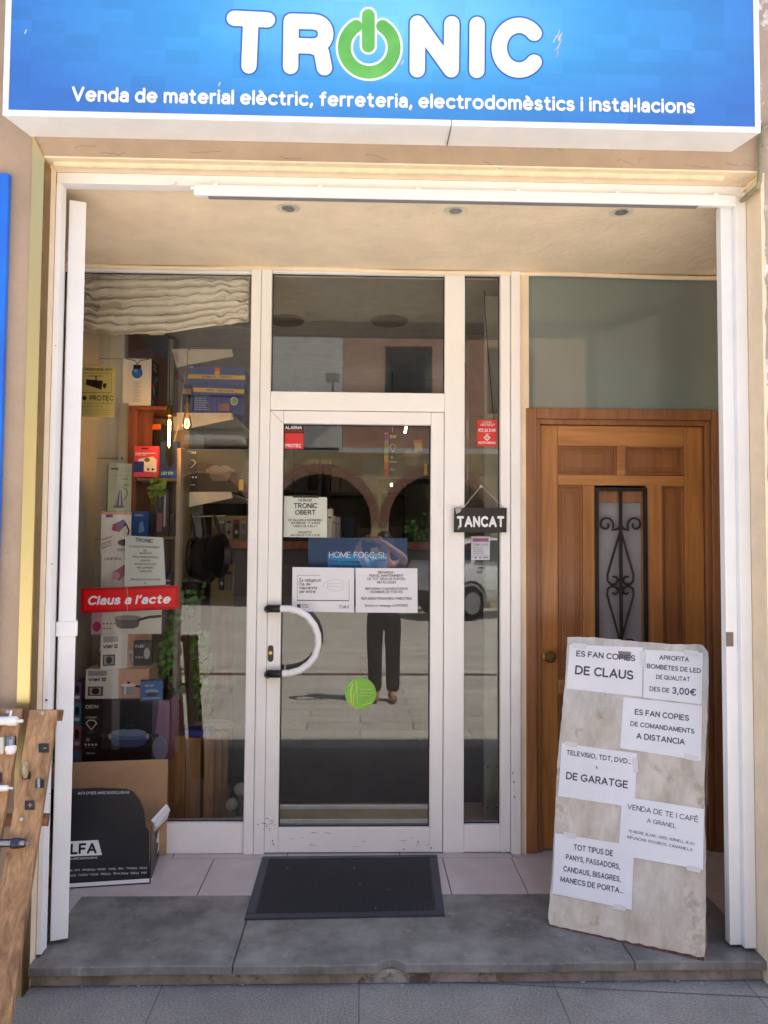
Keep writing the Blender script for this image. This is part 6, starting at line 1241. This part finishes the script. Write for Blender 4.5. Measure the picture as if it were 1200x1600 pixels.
for (xa_, ya_, Ya_), (xb_, yb_, Yb_), lab in (((635, 664, 3.0), (632.5, 679, 3.5), 'lit white tube lamp hanging high in the shop behind the pot box'), ((612.5, 742, 2.9), (611.5, 759, 3.3), 'lit white tube lamp hanging lower in the middle of the shop'), ((459, 854, 3.0), (459, 861, 3.1), 'small lit lamp deep in the shop left of the blue sign')):
    p0, p1 = PY(xa_, ya_, Ya_), PY(xb_, yb_, Yb_)
    t = thing('tube_lamp', lab, 'lamp', p0); MB().tube([p0, p1], 0.007, 10).build('tube', tl, t, smooth=True); hz_ = Vector((0, 0, 0.02)); MB().tube([p0+hz_, p1+hz_], 0.012, 6).build('housing', wmt, t); MB().tube([(p0+p1)/2+hz_, Vector(((p0.x+p1.x)/2, (p0.y+p1.y)/2, 2.859))], 0.003, 5).build('cord', cblk, t)
for px, py, lab in ((447, 500, 'round ceiling light ring at the left behind the transom'), (608, 501, 'round ceiling light ring at the right behind the transom')):
    c = PZ(px, py, 2.859); t = thing('ceiling_ring', lab, 'ceiling light', c); MB().lathe([(0.075, -0.006), (0.105, -0.012), (0.115, 0.0), (0.07, 0.0)], c, (0, 0, 1), 28).build('ring', mat('ring_grey', (84, 82, 78), 0.4), t, smooth=True)
    MB().lathe([(0, -0.004), (0.074, -0.004), (0.074, 0.0)], c, (0, 0, 1), 28).build('diffuser', mat('ring_glass', (150, 150, 145), 0.3), t)
# pale partition and tiled strip behind the sidelight
pt = thing('partition', 'pale grey partition inside the shop behind the sidelight', 'partition', (0.66, 1.3, FZ))
MB().box(PX(757, 1.25, 900), 0.745, 1.25, 1.29, FZ, 2.0).build('lower_panel', mat('partition_pale', (166, 174, 164), 0.5), pt, bevel=0.003)
MB().box(PX(757, 1.25, 900), 0.745, 1.25, 1.29, 2.003, 2.85).build('upper_panel', mat('partition_cream', (190, 186, 172), 0.6), pt, bevel=0.003)
g = MB(); [g.tube([PY(x, y, 1.2495), PY(x, y, 1.246)], 0.005, 8) for x, y in ((762, 1198), (777, 1198), (762, 1262), (777, 1262))]; g.build('screw', cblk, pt)
MB().tube([PY(757, 436, 1.2), PY(757.5, 480, 1.2), PY(764, 570, 1.2), PY(772, 662, 1.2), PY(774, 700, 1.2)], 0.0022, 6).build('cable', cblk, pt)
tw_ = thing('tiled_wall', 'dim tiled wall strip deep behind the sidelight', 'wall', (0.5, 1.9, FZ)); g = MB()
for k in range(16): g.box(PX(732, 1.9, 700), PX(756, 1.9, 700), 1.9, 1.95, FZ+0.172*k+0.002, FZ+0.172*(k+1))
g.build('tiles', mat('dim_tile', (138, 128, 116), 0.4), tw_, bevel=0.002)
# ------------------------------------------------------------------ across the street (seen mirrored in the glass)
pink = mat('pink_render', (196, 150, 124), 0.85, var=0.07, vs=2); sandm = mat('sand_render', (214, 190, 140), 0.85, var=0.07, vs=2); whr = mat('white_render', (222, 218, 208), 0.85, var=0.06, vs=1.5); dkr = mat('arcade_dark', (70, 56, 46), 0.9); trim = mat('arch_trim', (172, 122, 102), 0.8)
OY = -14.6
ob = thing('arcade_building', 'pink and sand building across the street with a ground floor arcade', 'building', (2, OY, 0))
ax0 = 0.45; pitch = 3.0; rad = 1.28; spr = 2.15
g = MB()
for k in range(-5, 4):
    cxx = ax0+pitch*(k+0.5); x0_, x1_ = cxx-pitch/2, cxx+pitch/2
    g.box(x0_, cxx-rad, OY-0.5, OY, 0, spr).box(cxx+rad, x1_, OY-0.5, OY, 0, spr)
    pts = [(cxx-rad*math.cos(math.pi*i/20), spr+rad*0.95*math.sin(math.pi*i/20)) for i in range(21)]
    for i in range(20):
        (xa, za), (xb, zb) = pts[i], pts[i+1]; g.prism([(xa, OY, za), (xb, OY, zb), (xb, OY, 3.9), (xa, OY, 3.9)], (0, -0.5, 0))
    g.box(x0_, cxx-rad, OY-0.5, OY, spr, 3.9).box(cxx+rad, x1_, OY-0.5, OY, spr, 3.9)
g.build('arcade_wall', sandm, ob)
for k in range(-5, 4):
    cxx = ax0+pitch*(k+0.5); o_ = [(cxx-(rad+0.215)*math.cos(math.pi*i/24), spr+(rad*0.95+0.215)*math.sin(math.pi*i/24)) for i in range(25)]; n_ = [(cxx-rad*math.cos(math.pi*i/24), spr+rad*0.95*math.sin(math.pi*i/24)) for i in range(25)]
    t_ = MB()
    for i in range(24): t_.prism([(o_[i][0], OY+0.004, o_[i][1]), (o_[i+1][0], OY+0.004, o_[i+1][1]), (n_[i+1][0], OY+0.004, n_[i+1][1]), (n_[i][0], OY+0.004, n_[i][1])], (0, 0.03, 0))
    t_.build('arch_trim', trim, ob)
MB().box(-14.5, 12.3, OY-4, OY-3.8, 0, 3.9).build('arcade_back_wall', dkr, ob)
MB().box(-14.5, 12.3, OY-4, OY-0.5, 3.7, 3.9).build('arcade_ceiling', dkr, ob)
g = MB(); wins = [(0.55+2.6*k, 1.75+2.6*k, 4.9, 6.6) for k in range(4)]; xs_ = -0.5
for (a, b, c, d) in wins:
    g.box(xs_, a, OY-0.3, OY, 3.95, 9.0).box(a, b, OY-0.3, OY, 3.95, c).box(a, b, OY-0.3, OY, d, 9.0); xs_ = b
g.box(xs_, 12.3, OY-0.3, OY, 3.95, 9.0); g.build('upper_wall', pink, ob)
MB().box(-0.6, 12.4, OY-0.31, OY+0.10, 3.86, 3.98).build('string_course', whr, ob)
for (a, b, c, d) in wins:
    wf = MB().box(a, b, OY-0.2, OY-0.15, c, d).build('window', mat('far_window', (52, 56, 60), 0.1), ob)
    gg = MB(); [gg.box(a+(b-a)*i/6-0.012, a+(b-a)*i/6+0.012, OY-0.10, OY-0.08, c, c+0.9) for i in range(7)]; [gg.box(a, b, OY-0.105, OY-0.085, c+0.3*i, c+0.3*i+0.02) for i in range(4)]; gg.build('window_grille', iron, wf)
MB().box(-0.6, 12.4, OY-6, OY+0.3, 9.0, 9.3).build('roof', mat('roof_tile', (150, 100, 78), 0.9), ob)
ow = thing('white_building', 'white and grey rendered upper floors across the street with an iron balcony', 'building', (-5, OY, 0))
MB().box(-14.5, -2.75, OY-0.6, OY+0.15, 3.99, 9.4).build('wall', mat('grey_render', (150, 134, 118), 0.85, var=0.08, vs=2), ow); MB().box(-2.75, -0.52, OY-0.6, OY+0.05, 3.99, 9.4).build('wall', whr, ow)
MB().box(-2.72, -0.62, OY-0.6, OY-0.5, 0.0, 3.9).build('shop_front', dkr, ow) if False else None
bf = MB().box(-6.6, -2.9, OY+0.16, OY+0.95, 4.02, 4.14).build('balcony', whr, ow)
g = MB().box(-6.6, -2.9, OY+0.90, OY+0.93, 5.05, 5.10).box(-6.6, -2.9, OY+0.90, OY+0.93, 4.25, 4.28)
for i in range(34): x_ = -6.57+i*0.11; g.box(x_-0.01, x_+0.01, OY+0.905, OY+0.925, 4.142, 5.05)
g.build('railing', iron, bf)
for x_ in (-9.4, -7.9): MB().box(x_, x_+1.1, OY+0.152, OY+0.17, 4.15, 6.5).build('window', mat('far_window', (52, 56, 60), 0.1), ow)
lp = thing('wall_lamp', 'floodlight on a thin pole arm on the white building', 'lamp', (-0.75, OY+0.1, 5.6)); MB().tube([(-0.75, OY+0.06, 4.6), (-0.75, OY+0.3, 5.6)], 0.02, 8).build('pole', iron, lp); MB().box(-0.92, -0.58, OY+0.25, OY+0.40, 5.58, 5.80).build('lamp_head', mat('lamp_grey', (120, 120, 118), 0.5), lp, bevel=0.02)
sgs = [(-60, -14.6), (12.6, 60)]
for i, (a, b) in enumerate(sgs):
    t = thing('street_building', ('long plain building further left across the street', 'long plain building further right across the street')[i], 'building', ((a+b)/2, OY, 0)); MB().box(a, b, OY-6, OY, 0, 8.5).build('wall', (whr, sandm)[i], t)
    for k in range(9):
        x_ = (a+4+4.4*k); MB().box(x_, x_+1.2, OY+0.002, OY+0.02, 4.5, 6.4).build('window', mat('far_window', (52, 56, 60), 0.1), t); MB().box(x_, x_+1.4, OY+0.002, OY+0.02, 0.1, 2.5).build('door', dkr, t)
    MB().box(a, b, OY-6.2, OY+0.4, 8.5, 8.8).build('roof', mat('roof_tile', (150, 100, 78), 0.9), t)
# tree
def tree(name, label, base, h0, cr_, n):
    t = thing(name, label, 'tree', base); b = Vector(base); g = MB()
    g.tube([b, b+Vector((0.03, 0.02, h0*0.6)), b+Vector((-0.02, 0.0, h0+cr_*0.5))], 0.06, 8, rads=[0.075, 0.055, 0.03])
    for k in range(7): a = k*0.9; s_ = b+Vector((0, 0, h0*(0.7+0.04*k))); g.tube([s_, s_+Vector((math.cos(a)*cr_*0.4, math.sin(a)*cr_*0.4, cr_*0.5)), s_+Vector((math.cos(a)*cr_*0.75, math.sin(a)*cr_*0.75, cr_*0.8))], 0.02, 6, rads=[0.025, 0.016, 0.008])
    g.build('trunk', mat('bark', (96, 80, 62), 0.9, var=0.2), t, smooth=True); f = MB(); cl = [Vector((rng.gauss(0, 0.5), rng.gauss(0, 0.5), rng.gauss(0, 0.55)))*cr_ for _ in range(26)]
    for _ in range(n):
        c = b+Vector((0, 0, h0+cr_*0.6))+rng.choice(cl)+Vector((rng.gauss(0, 0.16), rng.gauss(0, 0.16), rng.gauss(0, 0.14)))*cr_
        nn = Vector((rng.gauss(0, 1), rng.gauss(0, 1), rng.gauss(0.6, 0.7))).normalized(); a = nn.orthogonal().normalized(); bb = nn.cross(a); s_ = rng.uniform(0.04, 0.085)
        f.add([c-a*s_, c-bb*s_*0.5, c+a*s_, c+bb*s_*0.5], [(0, 1, 2, 3)])
    f.build('crown', mat('tree_leaf', (96, 132, 58), 0.6, var=0.25, vs=6, rgb2=(62, 96, 40)), t, norm=False)
tree('street_tree', 'small leafy street tree behind the white car', (1.85, -13.6, 0), 1.45, 0.62, 2200)
# white car
cr_ = thing('parked_car', 'white hatchback parked across the sunlit street', 'car', (3.05, -12.5, 0))
TM = Matrix.Translation((3.05, -12.5, 0)) @ Matrix.Rotation(R(155), 4, 'Z') @ Matrix.Diagonal((1.0, 1.0, 1.14, 1.0))
def CM(): g = MB(); g.T = TM; return g
cp = mat('car_white', (240, 240, 240), 0.25, var=0.02, coat=0.6); cgl = mat('car_glass', (40, 46, 50), 0.06, var=0.05); tyr = mat('tyre', (26, 26, 27), 0.85); rimm = mat('wheel_rim', (170, 172, 176), 0.3, 0.8); pls = mat('car_trim', (44, 44, 46), 0.6)
# sections along the length: x, half width, sill z, belt z, roof z, roof half width
S = [(-2.05, 0.66, 0.42, 0.72, 0.74, 0.55), (-1.98, 0.78, 0.30, 0.82, 0.84, 0.66), (-1.55, 0.84, 0.26, 0.93, 0.95, 0.70), (-1.02, 0.85, 0.25, 1.00, 1.03, 0.70), (-0.40, 0.85, 0.25, 1.01, 1.44, 0.62), (0.10, 0.85, 0.25, 1.02, 1.53, 0.63), (0.95, 0.85, 0.25, 1.04, 1.52, 0.62), (1.55, 0.84, 0.27, 1.05, 1.42, 0.60), (1.92, 0.80, 0.32, 1.02, 1.06, 0.62), (2.02, 0.72, 0.40, 0.86, 0.88, 0.58)]
g = CM(); vs = []; fs = []
for (x, hw, s0, bz, rz, rw_) in S:
    vs += [(x, -hw*0.92, s0), (x, -hw, (s0+bz)/2), (x, -hw*0.97, bz), (x, -rw_, rz-0.03), (x, -rw_*0.75, rz), (x, rw_*0.75, rz), (x, rw_, rz-0.03), (x, hw*0.97, bz), (x, hw, (s0+bz)/2), (x, hw*0.92, s0)]
for i in range(len(S)-1):
    for j in range(10): fs.append((i*10+j, i*10+(j+1) % 10, (i+1)*10+(j+1) % 10, (i+1)*10+j))
fs.append(tuple(range(9, -1, -1))); fs.append(tuple((len(S)-1)*10+j for j in range(10)))
g.add(vs, fs); cb_ = g.build('body', cp, cr_, smooth=True); md = cb_.modifiers.new('sub', 'SUBSURF'); md.levels = 2; md.render_levels = 2
for s_ in (-1, 1):
    for q in ([(-0.62, 1.06), (-0.30, 1.40), (0.22, 1.46), (0.22, 1.06)], [(0.30, 1.06), (0.30, 1.46), (0.92, 1.45), (1.15, 1.08)], [(1.22, 1.10), (1.02, 1.44), (1.42, 1.36), (1.62, 1.12)]):
        g = CM(); g.prism([(x, s_*(0.845-0.225*(z-1.04)/0.47), z) for x, z in q], (0, s_*0.008, 0)); g.build('side_window', cgl, cr_)
g = CM(); g.prism([(-1.02, -0.66, 1.06), (-1.02, 0.66, 1.06), (-0.46, 0.56, 1.41), (-0.46, -0.56, 1.41)], (-0.012, 0, 0.014)); g.build('windscreen', cgl, cr_)
g = CM(); g.prism([(1.93, -0.60, 1.08), (1.93, 0.60, 1.08), (1.60, 0.54, 1.40), (1.60, -0.54, 1.40)], (0.012, 0, 0.012)); g.build('rear_window', cgl, cr_)
for x in (-1.28, 1.25):
    for s_ in (-1, 1):
        g = CM(); g.lathe([(0.19, -0.09), (0.30, -0.10), (0.315, -0.05), (0.315, 0.05), (0.30, 0.10), (0.19, 0.09)], (x, s_*0.765, 0.316), (0, s_, 0), 28); wv = g.build('wheel', tyr, cr_, smooth=True)
        g = CM(); g.lathe([(0.0, 0.105), (0.06, 0.115), (0.17, 0.10), (0.20, 0.118), (0.20, 0.07)], (x, s_*0.765, 0.316), (0, s_, 0), 20); g.build('rim', rimm, wv, smooth=True)
        g = CM(); pts = [(x+0.37*math.cos(a), s_*0.835, 0.33+0.37*math.sin(a)) for a in [math.pi*i/14 for i in range(15)]]; g.tube(pts, 0.022, 8); g.build('wheel_arch', pls, cr_, smooth=True)
for s_ in (-1, 1):
    g = CM(); g.sphere((-1.90, s_*0.60, 0.72), 0.13, 12, (0.7, 1.0, 0.6)); g.build('headlight', mat('headlight', (200, 206, 212), 0.1), cr_, smooth=True)
    g = CM(); g.sphere((-0.72, s_*0.93, 1.08), 0.09, 10, (0.7, 1.0, 0.7)); g.build('mirror', cp, cr_, smooth=True)
    g = CM(); g.box(0.02, 0.16, s_*0.845, s_*0.865, 0.93, 0.955).box(0.95, 1.09, s_*0.845, s_*0.865, 0.94, 0.965); g.build('door_handle', pls, cr_)
g = CM(); g.box(-2.09, -1.98, -0.6, 0.6, 0.34, 0.50); g.build('bumper', pls, cr_, bevel=0.03)
g = CM(); g.box(2.0, 2.08, -0.62, 0.62, 0.34, 0.52); g.build('bumper', pls, cr_, bevel=0.03)
for s_ in (-1, 1):
    g = CM(); g.sphere((1.93, s_*0.66, 0.88), 0.12, 12, (0.5, 0.7, 1.2)); g.build('tail_light', mat('tail_light', (150, 20, 20), 0.15), cr_, smooth=True)
g = CM(); g.box(2.02, 2.035, -0.26, 0.26, 0.66, 0.76); pl_ = g.build('number_plate', mat('plate_white', (214, 214, 210), 0.4), cr_)

# ------------------------------------------------------------------ the photographer, standing in the sun
skin = mat('skin', (206, 150, 120), 0.5, var=0.04); tr = mat('black_trousers', (26, 26, 30), 0.85, var=0.15, vs=30); shirt = mat('striped_shirt', (226, 216, 206), 0.85, var=0.2, vs=60, rgb2=(140, 96, 90)); hairm = mat('dark_hair', (40, 28, 22), 0.5, var=0.2, vs=60); shoe = mat('tan_shoes', (150, 104, 76), 0.6); phm = mat('phone_black', (20, 20, 22), 0.15)
OXP, OYP = 0.225, -3.02
pr_ = thing('person', 'person in black trousers and a pale striped top holding up a phone with both hands', 'person', (OXP, OYP, 0))
def skinned(name, pts, edges, m, root=0, sub=2, parent=None):
    me = bpy.data.meshes.new(name); me.from_pydata([tuple(p[:3]) for p in pts], edges, []); o = bpy.data.objects.new(name, me); COL.objects.link(o)
    md = o.modifiers.new('skin', 'SKIN'); md.use_smooth_shade = True
    for i, p in enumerate(pts):
        sv = me.skin_vertices[0].data[i]; rx = p[3]; ry = p[4] if len(p) > 4 else rx; sv.radius = (rx, ry); sv.use_root = (i == root)
    s_ = o.modifiers.new('sub', 'SUBSURF'); s_.levels = sub; s_.render_levels = sub
    dg = bpy.context.evaluated_depsgraph_get(); dg.update(); me2 = bpy.data.meshes.new_from_object(o.evaluated_get(dg)); bpy.data.objects.remove(o)
    for p in me2.polygons: p.use_smooth = True
    me2.materials.clear(); me2.materials.append(m); o2 = bpy.data.objects.new(name, me2); COL.objects.link(o2); o2.location = (0, 0, 0)
    if parent is not None: setpar(o2, parent)
    return o2
def at_(x, y, z): return (OXP+x, OYP+y, z)
# facing +Y (the shop). right-hand side of the picture = +x
J = [at_(0, 0, 0.88)+(0.13, 0.10), at_(0, 0.0, 1.08)+(0.125, 0.09), at_(0, 0.0, 1.26)+(0.14, 0.095), at_(0, 0.01, 1.37)+(0.06, 0.055), at_(0, 0.03, 1.45)+(0.055, 0.06), at_(0, 0.04, 1.53)+(0.072, 0.09), at_(0, 0.035, 1.60)+(0.06, 0.075),
     at_(-0.17, 0.0, 1.33)+(0.05,), at_(-0.27, 0.06, 1.46)+(0.042,), at_(-0.235, 0.16, 1.54)+(0.036,), at_(-0.175, 0.205, 1.585)+(0.026,),
     at_(0.17, 0.0, 1.33)+(0.05,), at_(0.20, 0.10, 1.40)+(0.042,), at_(0.04, 0.17, 1.51)+(0.034,), at_(-0.045, 0.205, 1.575)+(0.026,),
     at_(-0.085, 0, 0.80)+(0.09,), at_(-0.085, 0.015, 0.47)+(0.058,), at_(-0.08, -0.01, 0.27)+(0.05,), at_(-0.08, 0.0, 0.09)+(0.035,), at_(-0.085, 0.10, 0.035)+(0.03,),
     at_(0.085, 0, 0.80)+(0.09,), at_(0.085, 0.015, 0.47)+(0.058,), at_(0.085, -0.01, 0.27)+(0.05,), at_(0.09, 0.0, 0.09)+(0.035,), at_(0.10, 0.10, 0.035)+(0.03,)]
E_ = [(0, 1), (1, 2), (2, 3), (3, 4), (4, 5), (5, 6), (2, 7), (7, 8), (8, 9), (9, 10), (2, 11), (11, 12), (12, 13), (13, 14), (0, 15), (15, 16), (16, 17), (17, 18), (18, 19), (0, 20), (20, 21), (21, 22), (22, 23), (23, 24)]
skinned('body', J, E_, skin, 0, 2, pr_)
T_ = [at_(0, 0, 0.93)+(0.15, 0.115), at_(0, 0, 0.86)+(0.16, 0.125), at_(-0.09, 0, 0.76)+(0.098,), at_(-0.09, 0.015, 0.47)+(0.078,), at_(-0.085, -0.005, 0.25)+(0.074,), at_(-0.083, 0.0, 0.07)+(0.072,), at_(0.09, 0, 0.76)+(0.098,), at_(0.09, 0.015, 0.47)+(0.078,), at_(0.092, -0.005, 0.25)+(0.074,), at_(0.095, 0.0, 0.07)+(0.072,)]
skinned('trousers', T_, [(0, 1), (1, 2), (2, 3), (3, 4), (4, 5), (1, 6), (6, 7), (7, 8), (8, 9)], tr, 0, 2, pr_)
U_ = [at_(0, 0, 1.06)+(0.145, 0.11), at_(0, 0, 0.92)+(0.155, 0.12), at_(0, 0, 1.25)+(0.155, 0.11), at_(0, 0.005, 1.345)+(0.085, 0.075), at_(-0.165, 0.0, 1.33)+(0.062,), at_(-0.215, 0.03, 1.39)+(0.056,), at_(0.165, 0.0, 1.33)+(0.062,), at_(0.19, 0.05, 1.365)+(0.056,)]
skinned('shirt', U_, [(0, 1), (0, 2), (2, 3), (2, 4), (4, 5), (2, 6), (6, 7)], shirt, 0, 2, pr_)
g = MB()
for s_ in (-1, 1):
    g.sphere(at_(s_*0.085+(0.01 if s_ > 0 else 0), 0.085, 0.035), 0.05, 14, (0.85, 2.1, 0.62)); g.sphere(at_(s_*0.085, 0.0, 0.05), 0.05, 12, (0.85, 1.2, 0.9))
g.build('shoes', shoe, pr_, smooth=True)
g = MB(); hv = Vector(at_(0, 0.015, 1.565)); g.sphere(hv, 0.098, 20, (0.92, 1.08, 1.05)); g.sphere(hv+Vector((0, -0.075, -0.10)), 0.06, 14, (0.9, 0.8, 1.5)); g.build('hair', hairm, pr_, smooth=True)
g = MB(); fc = Vector(at_(0, 0.125, 1.525)); g.sphere(fc, 0.012, 8, (0.9, 1.3, 1.4)); g.sphere(fc+Vector((-0.032, -0.012, 0.028)), 0.009, 8); g.sphere(fc+Vector((0.032, -0.012, 0.028)), 0.009, 8); g.sphere(fc+Vector((0, -0.008, -0.035)), 0.012, 8, (1.8, 0.6, 0.5)); g.build('face_features', mat('face_detail', (150, 90, 76), 0.5), pr_, smooth=True)
# hands: palm plus five fingers closing on the phone
HG = MB()
for s_, hx, hz in ((-1, -0.115-0.058, 1.585), (1, -0.115+0.068, 1.575)):
    pc_ = Vector(at_(hx, 0.212, hz)); HG.sphere(pc_, 0.034, 12, (0.55, 0.7, 1.15))
    for k in range(4):
        b0 = pc_+Vector((-s_*0.006, 0.012, 0.028-0.018*k)); L_ = (0.052, 0.060, 0.058, 0.046)[k]
        HG.tube([b0, b0+Vector((-s_*L_*0.35, 0.012, 0.006)), b0+Vector((-s_*L_*0.8, 0.010, 0.004)), b0+Vector((-s_*L_, 0.0, 0.002))], 0.008, 8, rads=[0.0088, 0.0085, 0.0078, 0.006])
    HG.tube([pc_+Vector((0, -0.004, -0.02)), pc_+Vector((-s_*0.022, -0.018, -0.024)), pc_+Vector((-s_*0.045, -0.018, -0.012))], 0.009, 8, rads=[0.011, 0.0095, 0.007])
HG.build('hands', skin, pr_, smooth=True)
ph = thing('phone', 'black phone held upright in both hands', 'phone', (OXP-0.11, -2.80, 1.53)); pcx = OXP-0.115+0.005
MB().box(-0.004, 0.138, -2.806, -2.798, 1.50, 1.575).build('phone_body', phm, ph, bevel=0.003)
MB().lathe([(0.006, 0), (0.006, 0.002), (0, 0.002)], (0.009, -2.798, 1.511), (0, 1, 0), 14).build('camera_lens', mat('lens', (60, 62, 70), 0.05), ph, smooth=True)
